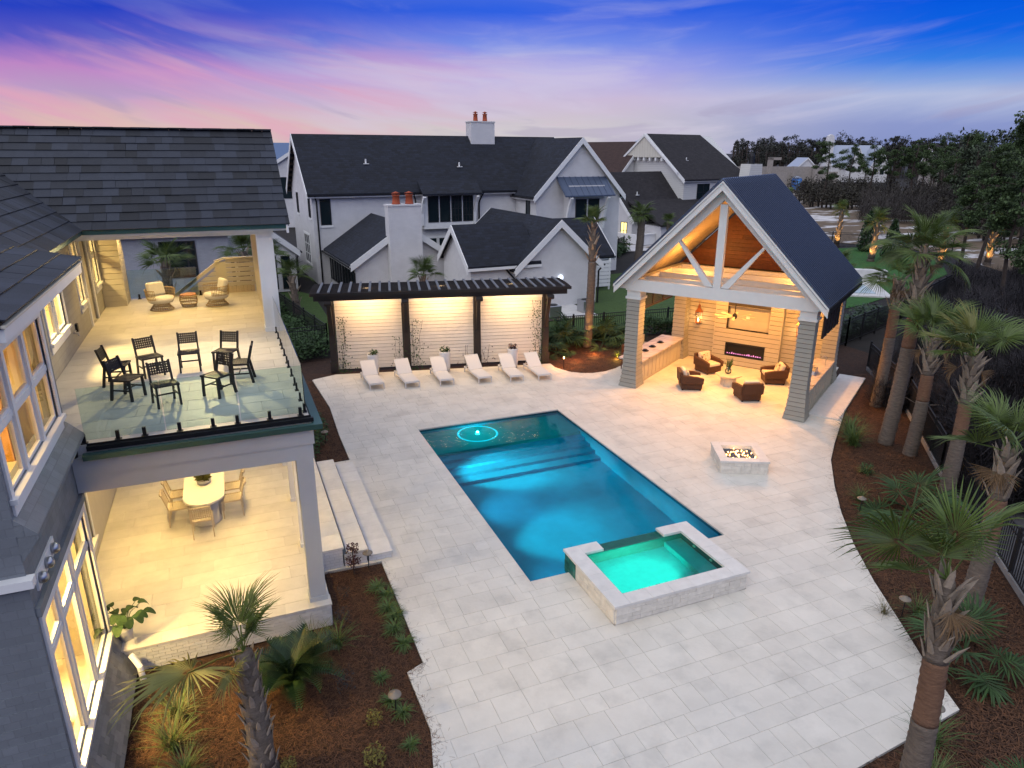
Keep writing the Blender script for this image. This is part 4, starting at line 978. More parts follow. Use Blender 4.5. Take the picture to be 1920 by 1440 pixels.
# breast: real recess for niche and fire box
lapwall(2.05, 5.03, 5.70, .02, 4.4, (NI, FB))
m = MB(); m.box(NI[0]-.01, NI[0], 5.69, 5.96, NI[2], NI[3]); m.box(NI[1], NI[1]+.01, 5.69, 5.96, NI[2], NI[3]); m.box(NI[0], NI[1], 5.69, 5.96, NI[2]-.012, NI[2]); m.box(NI[0], NI[1], 5.69, 5.96, NI[3], NI[3]+.012); m.build('niche_lining', mPAVB, pv)
m = MB(); m.box(2.05, NI[0], 5.70, 5.739, 0, 4.4); m.box(NI[1], 5.03, 5.70, 5.739, 0, 4.4); m.box(NI[0], NI[1], 5.70, 5.739, 0, FB[2]); m.box(NI[0], NI[1], 5.70, 5.739, FB[3], NI[2]); m.box(NI[0], NI[1], 5.70, 5.739, NI[3], 4.4); m.build('chimney_breast', mGAP, pv)
for k in range(5): piece('lap_board', pv, (NI[1]-NI[0], .014, .216), ((NI[0]+NI[1])/2, 5.95, NI[2]+.108+k*.216), mPAVB, ab=False)
for u in (2.045, 5.035): 
    m = MB(); m.box(u-.012, u+.012, 5.66, 6.05, 0, 4.4); m.build('corner_trim', mPAVB, pv)
piece('wall_outlet', pv, (.16, .02, .12), (3.45, 5.93, 2.25), mWHITE, ab=False)
m = MB(); m.box(FB[0], FB[1], 5.64, 5.70, FB[2], FB[2]+.06); m.box(FB[0], FB[1], 5.64, 5.70, FB[3]-.06, FB[3]); m.box(FB[0], FB[0]+.06, 5.64, 5.70, FB[2]+.06, FB[3]-.06); m.box(FB[1]-.06, FB[1], 5.64, 5.70, FB[2]+.06, FB[3]-.06); m.box(FB[0], FB[1], 5.695, 5.70, FB[2], FB[3])
fb = m.build('fireplace_insert', mBLACK, pv)
m = MB()
for i in range(16):
    u = FB[0]+.12+i*.1; h = rr.uniform(.03, .11); m.add([(u-.035, 5.685, FB[2]+.07), (u+.035, 5.685, FB[2]+.07), (u+rr.uniform(-.02, .02), 5.685, FB[2]+.07+h), (u, 5.67, FB[2]+.08)], [(0, 1, 2), (0, 3, 1), (0, 2, 3), (1, 3, 2)])
m.build('electric_flame', glow('violet_flame', (.62, .25, .62), 1.1), fb)
# side piers with lap boards at the back corners
for u in (.40, 7.08): flared_post(u, 5.68, 4.1)
# louvred shutter on the left, batten shutter on the right
m = MB()
for v in (.75, 1.9, 3.05, 4.2, 5.3): m.box(-.02, .04, v-.05, v+.05, 2.95, 4.05)
m.box(-.02, .04, .75, 5.3, 4.0, 4.08); m.box(-.02, .04, .75, 5.3, 2.92, 3.0); sh = m.build('louvre_shutter', mDARKW, pv)
for j in range(4):
    for k in range(12): piece('louvre', sh, (.05, 1.02, .012), (.01, 1.325+j*1.14, 3.04+k*.083), mDARKW, (0, R(38), 0), ab=False)
m = MB(); m.box(7.50, 7.54, .75, 3.6, 3.0, 4.02)
for k in range(6): m.box(7.54, 7.57, .75+k*.55, .82+k*.55, 3.0, 4.02)
m.build('batten_shutter', mDARKW, pv)
# bar counter on the left, grill counter on the right
def counter(u0, u1, v0, v1, face, top_u0, top_u1):
    m = MB(); m.box(u0, u1, v0, v1, 0, .98); c = m.build('counter', mPAVB, pv)
    n = round((v1-v0)/.42)
    for k in range(n+1):
        x = face; MB().box(x-.012, x+.012, v0+k*(v1-v0)/n-.03, v0+k*(v1-v0)/n+.03, .08, .97).build('batten', mPAVB, c)
    MB().box(face-.016, face+.016, v0, v1, 0, .10).build('baseboard', mPAVB, c)
    t = MB().box(top_u0, top_u1, v0-.2, v1+.02, .98, 1.04).build('countertop', mGRAN, pv); return c
counter(.20, .62, .78, 5.30, .62, -.35, .76); counter(6.78, 7.36, .78, 5.30, 7.36, 6.66, 7.42)
m = MB(); m.box(6.85, 7.15, 2.6, 3.3, 1.04, 1.07); m.prism([(2.62, 1.07), (3.28, 1.07), (3.2, 1.26), (2.9, 1.30), (2.66, 1.2)], 6.86, 7.14, 'x'); g = m.build('grill', mSTEEL, pv); MB().tube([(6.82, 2.7, 1.16), (6.82, 3.2, 1.16)], .012, 6).build('handle', mSTEEL, g)
m = MB(); m.tube([(7.2, 4.4, 1.04), (7.2, 4.4, 1.38), (7.12, 4.4, 1.42), (7.02, 4.4, 1.36)], .014, 6); m.build('faucet', mSTEEL, pv)
# place settings on the bar
for i, (v, lab) in enumerate(((1.35, 'black plate and bowl on the bar nearest the flared post'), (2.15, 'second black plate and bowl from the post along the bar'), (2.95, 'third black plate and bowl from the post along the bar'), (3.85, 'black plate and bowl on the bar farthest from the post'))):
    t = thing('place_setting', lab, 'plate', pvw(.18, v, 1.04), PVR, 'black place settings on the bar')
    MB().lathe([(.06, 0), (.16, .012), (.165, .02), (.001, .018)], 16).build('plate', mBLACK, t, True)
    MB().lathe([(.04, .018), (.09, .05), (.10, .075), (.09, .075), (.001, .04)], 14).build('bowl', mBLACK, t, True)
# bar stools outside the counter
for i, v in enumerate((2.4, 4.4)):
    t = thing('bar_stool', ('brown woven bar stool', 'grey backed bar stool')[i]+(' half hidden behind the pavilion bar counter, by the post', ' behind the far end of the bar counter')[i], 'bar stool', pvw(-.75, v), PVR-PI/2, 'stools at the pavilion bar')
    m = mWICK if i == 0 else mPAVG
    MB().box(-.22, .22, -.22, .22, .68, .75).build('seat', m, t)
    for sx in (-.2, .2):
        for sy in (-.2, .2): MB().beam((sx, sy, 0), (sx*.9, sy*.9, .68), .035, .035).build('leg', m, t)
    b = MB(); b.box(-.22, .22, -.24, -.2, .75, 1.12); b.build('backrest', m, t)
# copper lanterns
def lantern(u, v, lab):
    t = thing('wall_lantern', lab, 'lantern', pvw(u, v, 1.72), PVR, 'copper lanterns on the pavilion back wall')
    b = MB(); 
    for sx in (-1, 1):
        for sy in (-1, 1): b.beam((sx*.09, sy*.09, .05), (sx*.13, sy*.13, .55), .018, .018)
    b.box(-.11, .11, -.11, .11, 0, .05); b.build('frame', mCOPPER, t)
    b = MB(); b.lathe([(.21, .55), (.10, .68), (.07, .72), (.06, .85), (.001, .9)], 4); b.xf(Matrix.Rotation(PI/4, 4, 'Z')); b.tube([(0, 0, .88), (0, 0, 1.06)], .012, 6); b.tube([(0, 0, .8), (0, .17, .8)], .012, 6); b.build('hood', mCOPPER, t)
    MB().lathe([(.02, .08), (.035, .15), (.001, .24)], 8).build('flame', glow('lantern_flame', (1, .62, .2), 14), t)
    p = pvw(u, v-.05, 1.95); lamp('POINT', p, 5, (1, .6, .25), size=.03, name='lantern_light')
lantern(1.18, 5.85, 'copper lantern on the back wall left of the chimney breast'); lantern(5.75, 5.85, 'copper lantern on the back wall behind the right flared post')
# ceiling fan
t = thing('ceiling_fan', 'ceiling fan with pale blades hanging in front of the fireplace wall', 'ceiling fan', pvw(3.76, 2.75, 2.95), PVR)
MB().tube([(0, 0, .12), (0, 0, 1.2)], .018, 8).build('rod', mBLACK, t); MB().lathe([(.001, -.1), (.08, -.08), (.10, 0), (.10, .08), (.04, .14)], 14).build('motor', mBLACK, t, True)
for k in range(8):
    b = MB(); b.add([(.09, -.03, .02), (.80, -.075, .03), (.80, .065, .01), (.09, .03, .0)], [(0, 1, 2, 3)]); b.add([(.09, -.03, .012), (.80, -.075, .022), (.80, .065, .002), (.09, .03, -.008)], [(3, 2, 1, 0)]); b.xf(Matrix.Rotation(k*PI/4+.2, 4, 'Z')); b.build('blade', mat('pale_fan_blade', (.60, .50, .34), .6), t)

# pavilion furniture
def make_armchair():
    t = thing('wicker_armchair', '', 'armchair')
    b = MB(); b.prism([(-.44, .05), (.40, .05), (.42, .34), (-.46, .34)], -.40, .40, 'x'); b.build('base', mWICK, t, bevel=.02)
    for sx in (-1, 1): MB().prism([(-.47, .30), (.44, .30), (.45, .54), (.2, .60), (-.40, .66), (-.50, .66)], sx*.40-.07, sx*.40+.07, 'x').build('arm', mWICK, t, bevel=.02)
    MB().prism([(-.52, .30), (-.36, .30), (-.42, .78), (-.56, .78)], -.40, .40, 'x').build('backrest', mWICK, t, bevel=.02)
    MB().box(-.32, .32, -.36, .42, .342, .47).build('seat_cushion', mCUSH, t, bevel=.04)
    b = MB(); b.box(-.31, .31, -.08, .08, -.2, .2); b.xf(Matrix.Translation((0, -.30, .66)) @ Matrix.Rotation(R(14), 4, 'X')); b.build('back_cushion', mCUSH, t, bevel=.05)
    b = MB(); b.box(-.19, .19, -.05, .05, -.18, .18); b.xf(Matrix.Translation((.08, -.16, .64)) @ Matrix.Rotation(R(20), 4, 'X') @ Matrix.Rotation(R(10), 4, 'Y')); b.build('pillow', mPILL, t, bevel=.04)
    for sx in (-1, 1): 
        for y in (-.38, .34): MB().box(sx*.34-.03, sx*.34+.03, y-.03, y+.03, 0, .05).build('foot', mBLACK, t)
    return t
ac = make_armchair(); ac['group'] = 'wicker armchairs in the pavilion'; fam = family(ac)
for i, (u, v, a, lab) in enumerate(((2.62, 1.42, -60, 'wicker armchair with its back to the patio, nearest the bar'), (2.45, 4.05, -118, 'wicker armchair facing the patio, by the chimney breast'), (5.25, 4.15, 118, 'wicker armchair right of the table under the fireplace'), (4.95, 1.45, 40, 'wicker armchair with its back to the fire pit, in front of the table'))):
    o = ac if i == 0 else dup(ac, (0, 0, 0), kidlist=fam)
    o.location = pvw(u, v); o['label'] = lab
    # +y of the chair is its front
    o.rotation_euler = (0, 0, PVR+R(a))
t = thing('coffee_table', 'cream faceted coffee table between the wicker armchairs', 'table', pvw(3.78, 2.72), PVR+R(10))
n = 6; b = MB()
b.add([(.30*math.cos(k*PI/3), .30*math.sin(k*PI/3), 0) for k in range(6)]+[(.34*math.cos(k*PI/3+.26), .34*math.sin(k*PI/3+.26), .36) for k in range(6)], [(k, (k+1) % 6, 6+(k+1) % 6) for k in range(6)]+[(k, 6+(k+1) % 6, 6+k) for k in range(6)]); b.build('pedestal', mCUSH, t)
b = MB(); b.lathe([(.44, .36), (.56, .44), (.56, .47), (.001, .47)], 6); b.build('tabletop', mat('cream_stone_top', (.60, .52, .38), .4), t)
t = thing('glass_vase', 'clear glass vase of grass stems on the coffee table', 'vase', pvw(3.72, 2.80, .47))
MB().lathe([(.09, 0), (.13, .06), (.13, .16), (.08, .24), (.10, .30)], 16).build('vase', mGLASS, t, True)
b = MB()
for i in range(26):
    a = rr.random()*6.28; d = rr.uniform(.05, .2); h = rr.uniform(.45, .78); c, s = math.cos(a), math.sin(a)
    b.add([(-s*.006, c*.006, .02), (s*.006, -c*.006, .02), (c*d*.5+s*.006, s*d*.5-c*.006, h*.7), (c*d, s*d, h), (c*d*.5-s*.006, s*d*.5+c*.006, h*.7)], [(0, 1, 2, 3, 4)])
b.build('stems', mGRASSY, t, kind='stuff')
# pavilion lighting: lamps up in the truss and under the tie beams
for (u, v, z, p) in ((2.0, 1.35, 4.15, 150), (5.5, 1.35, 4.15, 150), (2.2, 4.05, 4.15, 150), (5.3, 4.05, 4.15, 150)):
    m = MB(); m.lathe([(.07, 0), (.07, -.08), (.001, -.085)], 10, (u, v, z)); m.build('downlight', mDL, pv)
    lamp('SPOT', pvw(u, v, z-.11), p*2.9, (1., .42, .09), pvw(u, v, 0), .08, 165, .3, name='pavilion_light')
for (u, v) in ((1.6, 3.3), (5.9, 3.3)): lamp('POINT', pvw(u, v, 5.0), 125, (1., .41, .085), size=.25, name='rafter_light')
# step and pad on the far side
m = MB(); 
for i, (v0, v1, z) in enumerate(((.9, 6.9, .06),)): m.box(7.45, 8.5, v0, v1, -.05, z)
struct(m.build('pavilion_pad', mCOPE)).location = PVO; bpy.data.objects['pavilion_pad'].rotation_euler = (0, 0, PVR)

# ================================================================ balcony furniture
def make_woven_chair():
    t = thing('woven_chair', '', 'chair')       # front is +y
    for sx in (-1, 1):
        b = MB(); b.beam((sx*.21, .20, 0), (sx*.20, .19, .44), .035, .05); b.build('leg', mBLKC, t)
        b = MB(); b.beam((sx*.205, -.26, 0), (sx*.20, -.18, .44), .035, .055); b.beam((sx*.20, -.18, .42), (sx*.20, -.29, .84), .035, .045); b.build('leg', mBLKC, t)
        MB().beam((sx*.20, -.22, .22), (sx*.20, .19, .22), .02, .03).build('stretcher', mBLKC, t)
    b = MB(); b.beam((-.20, .02, .22), (.20, .02, .22), .02, .03); b.build('stretcher', mBLKC, t)
    b = MB(); b.beam((-.215, -.19, .43), (-.215, .23, .44), .03, .04); b.beam((.215, -.19, .43), (.215, .23, .44), .03, .04); b.beam((-.2, .21, .44), (.2, .21, .44), .03, .03); b.beam((-.2, -.18, .43), (.2, -.18, .43), .03, .03); b.build('seat_frame', mBLKC, t)
    b = MB()
    for i in range(9): x = -.176+i*.044; b.box(x-.015, x+.015, -.17, .20, .436+.004*(i % 2), .444+.004*(i % 2))
    for j in range(8): y = -.15+j*.047; b.box(-.20, .20, y-.016, y+.016, .438, .446)
    b.build('woven_seat', mBLKC, t, kind='stuff')
    b = MB()
    for i in range(9): x = -.176+i*.044; b.beam((x, -.222, .58), (x, -.285, .82), .028, .008, (0, 1, 0))
    for j in range(5): f = (j+.5)/5; y, z = -.222-.063*f, .58+.24*f; b.beam((-.2, y-.004, z), (.2, y-.004, z), .008, .028)
    b.build('woven_back', mBLKC, t, kind='stuff')
    return t
wc = make_woven_chair(); wc['group'] = 'black woven chairs on the balcony'; fam = family(wc)
for i, (x, y, dx, dy, lab) in enumerate((
    (-2.45, 16.5, 1, -.15, 'black woven chair nearest the house wall, turned sideways'), (-1.85, 16.95, .38, -.9, 'black woven chair behind the sideways one, second along the back row'), (-1.04, 17.05, 0, -1, 'black woven chair facing straight out, middle of the back row'),
    (-.25, 16.85, -.45, -.9, 'black woven chair at the outer end of the back row, half hidden'), (.02, 15.75, -1, .12, 'black woven chair seen from its side, by the outer glass panes'), (-.45, 14.95, -.72, -.7, 'black woven chair near the balcony corner, turned toward the house'),
    (-1.42, 14.72, .3, -.95, 'black woven chair closest to the front glass, in the middle'), (-2.15, 15.4, .85, -.5, 'black woven chair close to the front glass on the house side'))):
    o = wc if i == 0 else dup(wc, (0, 0, 0), kidlist=fam)
    o.location = (x, y, DZ); o.rotation_euler = (0, 0, math.atan2(dy, dx)-PI/2); o['label'] = lab
def make_swivel():
    t = thing('swivel_chair', '', 'lounge chair')
    b = MB()       # base: drum of canes
    for k in range(28):
        a = k*2*PI/28; c, s = math.cos(a), math.sin(a); b.tube([(.34*c, .34*s, .02), (.20*c, .20*s, .22)], .008, 4, False)
    for r, z in ((.35, .03), (.30, .09), (.25, .16), (.21, .22)):
        b.tube([(r*math.cos(k*PI/12), r*math.sin(k*PI/12), z) for k in range(25)], .013, 5, False)
    b.build('base', mTAN, t, True)
    b = MB()       # tub of canes, open in front (+y)
    angs = [R(140+260*i/36) for i in range(37)]
    for a in angs: c, s = math.cos(a), math.sin(a); b.tube([(.33*c, .33*s, .26), (.41*c, .40*s, .42), (.43*c, .42*s, .66)], .008, 4, False)
    for r, z in ((.335, .27), (.39, .38), (.415, .48), (.425, .57), (.43, .66)): b.tube([(r*math.cos(a), r*.98*math.sin(a), z) for a in angs], .014 if z > .6 or z < .3 else .008, 5, False)
    b.build('tub', mTAN, t, True)
    b = MB(); b.lathe([(.001, .25), (.34, .25), (.39, .32), (.38, .42), (.001, .45)], 20); b.build('seat_cushion', mWCUSH, t, True)
    b = MB(); b.box(-.27, .27, -.08, .08, -.20, .22); b.xf(Matrix.Translation((0, -.24, .64)) @ Matrix.Rotation(R(14), 4, 'X')); b.build('back_cushion', mWCUSH, t, bevel=.06)
    return t
# tub opening faces +y: angles 140..400 leave a gap around 90
sw = make_swivel(); sw['group'] = 'tan wicker swivel chairs on the balcony'; fam = family(sw)
for i, (x, y, dx, dy, lab) in enumerate(((-2.05, 24.35, .55, -.85, 'tan wicker swivel chair nearer the bumped out board wall'), (-.42, 24.45, -.9, -.35, 'tan wicker swivel chair in front of the slatted stair wall'))):
    o = sw if i == 0 else dup(sw, (0, 0, 0), kidlist=fam)
    o.location = (x, y, DZ); o.rotation_euler = (0, 0, math.atan2(dy, dx)-PI/2); o['label'] = lab
t = thing('wicker_side_table', 'tan wicker drum table between the two swivel chairs', 'side table', (-1.27, 24.6, DZ))
b = MB()
for k in range(24): a = k*PI/12; c, s = math.cos(a), math.sin(a); b.tube([(.21*c, .21*s, .02), (.27*c, .27*s, .2), (.25*c, .25*s, .38)], .009, 4, False)
for r, z in ((.21, .02), (.255, .12), (.272, .22), (.26, .34)): b.tube([(r*math.cos(k*PI/12), r*math.sin(k*PI/12), z) for k in range(25)], .014, 5, False)
b.build('cane_frame', mTAN, t, True)
for k in range(6): MB().box(-.24*math.sqrt(max(.1, 1-((k-2.5)/3)**2)), .24*math.sqrt(max(.1, 1-((k-2.5)/3)**2)), -.245+k*.082, -.17+k*.082, .38, .41).build('top_slat', mat('teak_slat', (.40, .20, .07), .6, rnd=.15), t)

# ================================================================ terrace dining
t = thing('dining_table', 'white oval dining table under the balcony', 'dining table', (-1.19, 17.9, FZ))
def stadium(w, l, n=12): return [(w*math.cos(a), l-w+w*math.sin(a)) for a in np.linspace(0, PI, n)]+[(w*math.cos(a), -(l-w)+w*math.sin(a)) for a in np.linspace(PI, 2*PI, n)]
MB().prism(stadium(.48, 1.25), .71, .76).build('tabletop', mat('white_table', (.70, .68, .62), .4), t, bevel=.008)
for yy in (-.62, .62): MB().lathe([(.34, 0), (.34, .03), (.30, .05), (.30, .71)], 20, (0, yy, 0)).build('pedestal', mat('pale_plaster_pedestal', (.55, .52, .46), .7), t, True)
def make_dchair():
    t = thing('dining_chair', '', 'dining chair')
    for sx in (-1, 1):
        MB().beam((sx*.23, .22, 0), (sx*.22, .22, .46), .025, .03).build('leg', mBONE, t)
        b = MB(); b.beam((sx*.23, -.25, 0), (sx*.22, -.22, .45), .025, .03); b.beam((sx*.22, -.22, .45), (sx*.22, -.33, .86), .025, .03); b.build('leg', mBONE, t)
    b = MB(); b.beam((-.22, -.22, .45), (-.22, .24, .45), .03, .04); b.beam((.22, -.22, .45), (.22, .24, .45), .03, .04); b.beam((-.22, .23, .45), (.22, .23, .45), .03, .04); b.beam((-.22, -.22, .45), (.22, -.22, .45), .03, .04); b.build('seat_frame', mBONE, t)
    b = MB()
    for i in range(8): y = -.18+i*.055; b.box(-.21, .21, y-.014, y+.014, .448, .456)
    for i in range(7): x = -.17+i*.056; b.box(x-.01, x+.01, -.21, .22, .452, .460)
    b.build('woven_seat', mBONE, t, kind='stuff')
    b = MB(); pts = [(-.22, -.33, .86), (-.12, -.375, .87), (.12, -.375, .87), (.22, -.33, .86)]
    for i in range(3): b.beam(pts[i], pts[i+1], .035, .05)
    for i in range(9): x = -.18+i*.045; b.beam((x, -.245, .54), (x, -.345, .85), .024, .006, (0, 1, 0))
    for j in range(6): f = j/5; b.beam((-.21, -.245-.09*f, .55+.28*f), (.21, -.245-.09*f, .55+.28*f), .006, .022)
    b.build('backrest', mBONE, t); return t
dc = make_dchair(); dc['group'] = 'pale woven dining chairs round the oval table'; fam = family(dc)
for i, (x, y, a, lab) in enumerate(((-1.26, 16.62, 0, 'pale dining chair at the rounded end of the table'), (-1.80, 17.45, -90, 'pale dining chair on the house side, nearest the edge of the terrace'), (-1.80, 18.15, -90, 'second pale dining chair on the house side, beside the potted centrepiece'), (-.58, 17.42, 90, 'pale dining chair on the step side, nearest the edge of the terrace'), (-.58, 18.12, 90, 'second pale dining chair on the step side of the table'))):
    o = dc if i == 0 else dup(dc, (0, 0, 0), kidlist=fam)
    o.location = (x, y, FZ); o.rotation_euler = (0, 0, R(a)); o['label'] = lab
t = thing('potted_plant', 'low bowl with a yellow green plant on the oval table', 'potted plant', (-1.19, 17.85, FZ+.76))
MB().lathe([(.10, 0), (.16, .03), (.18, .13), (.165, .13), (.15, .10), (.001, .10)], 18).build('bowl', mCONC, t, True)
b = MB()
for i in range(130):
    a = rr.random()*6.28; e = rr.uniform(.2, 1.3); l = rr.uniform(.16, .32); c, s = math.cos(a), math.sin(a); x, z = l*math.cos(e), .11+l*math.sin(e)*.8; w = .012
    b.add([(-s*w, c*w, .1), (s*w, -c*w, .1), (c*x*.6+s*w, s*x*.6-c*w, z*.9+.02), (c*x, s*x, z-.02), (c*x*.6-s*w, s*x*.6+c*w, z*.9+.02)], [(0, 1, 2, 3, 4)])
b.build('foliage', mFRONDY, t, kind='stuff')
# monstera in a pot at the terrace corner
t = thing('potted_monstera', 'broad leaved plant in a pale pot by the lower lit window', 'potted plant', (-2.60, 13.0, FZ)); t.scale = (.72,)*3
MB().lathe([(.15, 0), (.19, .3), (.20, .36), (.17, .36), (.16, .30), (.001, .30)], 18).build('pot', mCONC, t, True)
for i in range(17):
    a = i*2.4; l = rr.uniform(.2, .55); h = rr.uniform(.30, .72); c, s = math.cos(a)*l, math.sin(a)*l
    b = MB(); b.tube([(0, 0, .3), (c*.4, s*.4, .3+h*.7), (c, s, .3+h)], .008, 5)
    n = 14; out = [(0.17*(1+.25*math.cos(q))*math.cos(q), .13*math.sin(q), -.10*abs(math.cos(q))**2) for q in np.linspace(0, 2*PI, n, False)]
    M4 = Matrix.Translation((c*1.15, s*1.15, .3+h)) @ Matrix.Rotation(a, 4, 'Z') @ Matrix.Rotation(R(rr.uniform(15, 50)), 4, 'Y')
    pts = [M4 @ Vector(p) for p in out]+[M4 @ Vector((0, 0, .01))]
    b.add(pts, [(k, (k+1) % n, n) for k in range(n)]); b.build('leaf', mGREEN, t)

# ================================================================ neighbouring houses
def gable(root, u0, u1, v0, v1, zb, ze, zr, ax, wall, roof, ov=.35, rk=.35, trim=mWHITE, th=.16, hip=0., nowall=False, gutter=True, ends=2):
    """a gabled block; ridge along local x ('u') or y ('v'). hip: how far the ridge is pulled in at its far end"""
    a0, a1, b0, b1 = (u0, u1, v0, v1) if ax == 'u' else (v0, v1, u0, u1)
    mid = (b0+b1)/2; hw = (b1-b0)/2; s = (zr-ze)/hw; ex = 'x' if ax == 'u' else 'y'
    if not nowall: MB().prism([(b0, zb), (b1, zb), (b1, ze), (mid, zr-.02), (b0, ze)], a0, a1, ex).build('wall', wall, root)
    eo = ze-s*ov; rp = MB()
    for sg in (-1, 1):
        e = mid+sg*(hw+ov)
        P = lambda a, b, z: (a, b, z) if ax == 'u' else (b, a, z)
        q = [(a0-rk, e, eo), (a1+rk, e, eo), (a1+rk-hip, mid, zr), (a0-rk, mid, zr)]
        lo = [P(a, b, z) for a, b, z in q]; hi = [P(a, b, z+th) for a, b, z in q]
        flip = (sg > 0) != (ax == 'v')
        F = [(0, 1, 2, 3), (7, 6, 5, 4), (0, 4, 5, 1), (1, 5, 6, 2), (2, 6, 7, 3), (3, 7, 4, 0)]
        if sg < 0 and ax == 'u' or sg > 0 and ax == 'v': F = [f[::-1] for f in F]
        rp.add(lo+hi, F)
    if hip:
        P = lambda a, b, z: (a, b, z) if ax == 'u' else (b, a, z)
        rp.add([P(a1+rk, mid-hw-ov, eo+th), P(a1+rk, mid+hw+ov, eo+th), P(a1+rk-hip, mid, zr+th)], [(0, 1, 2)])
    r = rp.build('roof', roof, root)
    tb = MB()
    for a in ((a0-rk-.05, a0-rk+.0) , (a1+rk, a1+rk+.05))[:1 if hip else ends]:
        for sg in (-1, 1): tb.prism([(mid, zr+th+.02), (mid, zr-.28), (mid+sg*(hw+ov), eo-.28), (mid+sg*(hw+ov), eo+th+.02)], a[0], a[1], ex)
    for sg in (-1, 1):
        e = mid+sg*(hw+ov); tb2 = (min(e, e+sg*.06), max(e, e+sg*.06))
        tb.box(a0-rk, a1+rk, *tb2, eo-.12, eo+.04) if ax == 'u' else tb.box(*tb2, a0-rk, a1+rk, eo-.12, eo+.04)
    tb.build('trim', trim, root)
    if gutter:
        g = MB()
        for sg in (-1, 1):
            e = mid+sg*(hw+ov+.11); g.box(a0-rk, a1+rk, e-.05, e+.05, eo-.02, eo+.08) if ax == 'u' else g.box(e-.05, e+.05, a0-rk, a1+rk, eo-.02, eo+.08)
        g.build('gutter', mBLACK, root)
    return r
mFRB = mat('black_window_frame', (.014, .014, .016), .5)
def win(root, face, pos, p0, p1, z0, z1, nx=2, nz=2, frame=mFRB, pane=mDARKP, trim=None, name='window', bar=.03):
    """window on a wall face: face '-v','+v','-u','+u' at coordinate pos, from p0 to p1"""
    sg = -1 if face[0] == '-' else 1
    def B(mb, a, b, d0, d1, c, d):
        lo, hi = sorted((pos+sg*d0, pos+sg*d1))
        mb.box(a, b, lo, hi, c, d) if face[1] == 'v' else mb.box(lo, hi, a, b, c, d)
    mb = MB(); w = .06
    B(mb, p0, p0+w, -.02, .05, z0, z1); B(mb, p1-w, p1, -.02, .05, z0, z1); B(mb, p0+w, p1-w, -.02, .05, z0, z0+w); B(mb, p0+w, p1-w, -.02, .05, z1-w, z1)
    for i in range(1, nx): c = p0+(p1-p0)*i/nx; B(mb, c-bar, c+bar, -.02, .04, z0+w, z1-w)
    for j in range(1, nz): c = z0+(z1-z0)*j/nz; B(mb, p0+w, p1-w, -.02, .035, c-bar*.7, c+bar*.7)
    f = mb.build(name, frame, root); f.location = (0, 0, 0)
    for i in range(nx):
        g = MB(); B(g, p0+(p1-p0)*i/nx+.01, p0+(p1-p0)*(i+1)/nx-.01, -.015, .012, z0+.01, z1-.01); g.build('pane', pane, f)
    if trim:
        tb = MB(); B(tb, p0-.1, p1+.1, 0, .07, z0-.16, z0); B(tb, p0-.1, p1+.1, 0, .04, z1, z1+.1); tb.build('window_trim', trim, root)
    return f
def pipe(root, pts, m=mBLACK, r=.06, name='downpipe'): return MB().tube(pts, r, 6).build(name, m, root)
def vent(root, u, v, z): 
    b = MB(); b.tube([(u, v, z-.1), (u, v, z+.35)], .06, 6); b.box(u-.2, u+.2, v-.18, v+.1, z-.02, z+.03); b.build('roof_vent', mWHITE, root)
def bigchimney(root, u0, u1, v0, v1, z0, z1, m, pots=2, pr=.2):
    b = MB(); b.box(u0, u1, v0, v1, z0, z1); b.box(u0-.05, u1+.05, v0-.05, v1+.05, z1, z1+.10); c = b.build('chimney', m, root)
    for i in range(pots):
        x = u0+(u1-u0)*(i+.75)/(pots+.5); y = (v0+v1)/2
        b = MB(); b.lathe([(pr*1.15, 0), (pr, .08), (pr*.85, .50), (pr*1.05, .52), (pr*1.05, .58), (pr*.4, .58), (pr*.4, .65), (pr*1.2, .66), (.001, .78)], 14, (x, y, z1+.10)); b.build('chimney_pot', mTERRA, c, True)
    return c
AR = R(3.5)
ha = thing('white_brick_house', 'large white brick house with black roofs and three terracotta topped gables behind the pergola', 'house', (5.7, 52.5, 0), AR)
gable(ha, .45, 22, 0, 8.4, 0, 6.62, 10.4, 'u', mBRICKW, mROOFD, .35, .35)
win(ha, '-v', 0, .98, 1.75, 4.25, 6.1, 1, 1, trim=mWHITE)
m = MB(); m.prism([(-1.35, 6.22), (0, 7.15), (0, 7.3), (-1.35, 6.36)], 8.3, 13.1, 'x'); m.build('bay_roof', mROOFD, ha)
m = MB(); m.box(8.6, 12.9, -.5, 0, 3.7, 6.3); m.build('bay_wall', mWHITE, ha)
for i in range(4): win(ha, '-v', -.5, 8.95+i*.95, 9.8+i*.95, 4.2, 6.15, 1 if i < 2 else 3, 1 if i < 2 else 4, bar=.018)
for u in (8.45, 12.75):
    b = MB(); pts = [(u, -.5, 4.0), (u, -.62, 4.9), (u, -.95, 5.7), (u, -1.3, 6.15)]
    for i in range(3): b.beam(pts[i], pts[i+1], .22, .22)
    b.build('bracket', mWHITE, ha)
pipe(ha, [(7.9, -.42, 6.35), (8.1, -.2, 5.8), (8.1, -.12, 5.6), (8.1, -.1, 0)]); pipe(ha, [(13.6, -.42, 6.3), (13.35, -.2, 5.7), (13.35, -.1, 5.5), (13.35, -.1, 0)]); pipe(ha, [(.6, -.42, 6.35), (.75, -.12, 5.9), (.75, -.1, 0)])
for i in range(4): win(ha, '-v', 0, 9.05+i*.85, 9.8+i*.85, .1, 3.0, 1, 3, trim=mWHITE, frame=mWHITE)
piece('wall_lamp', ha, (.22, .15, .5), (11.4, -.08, 3.75), mWHITE, ab=False)
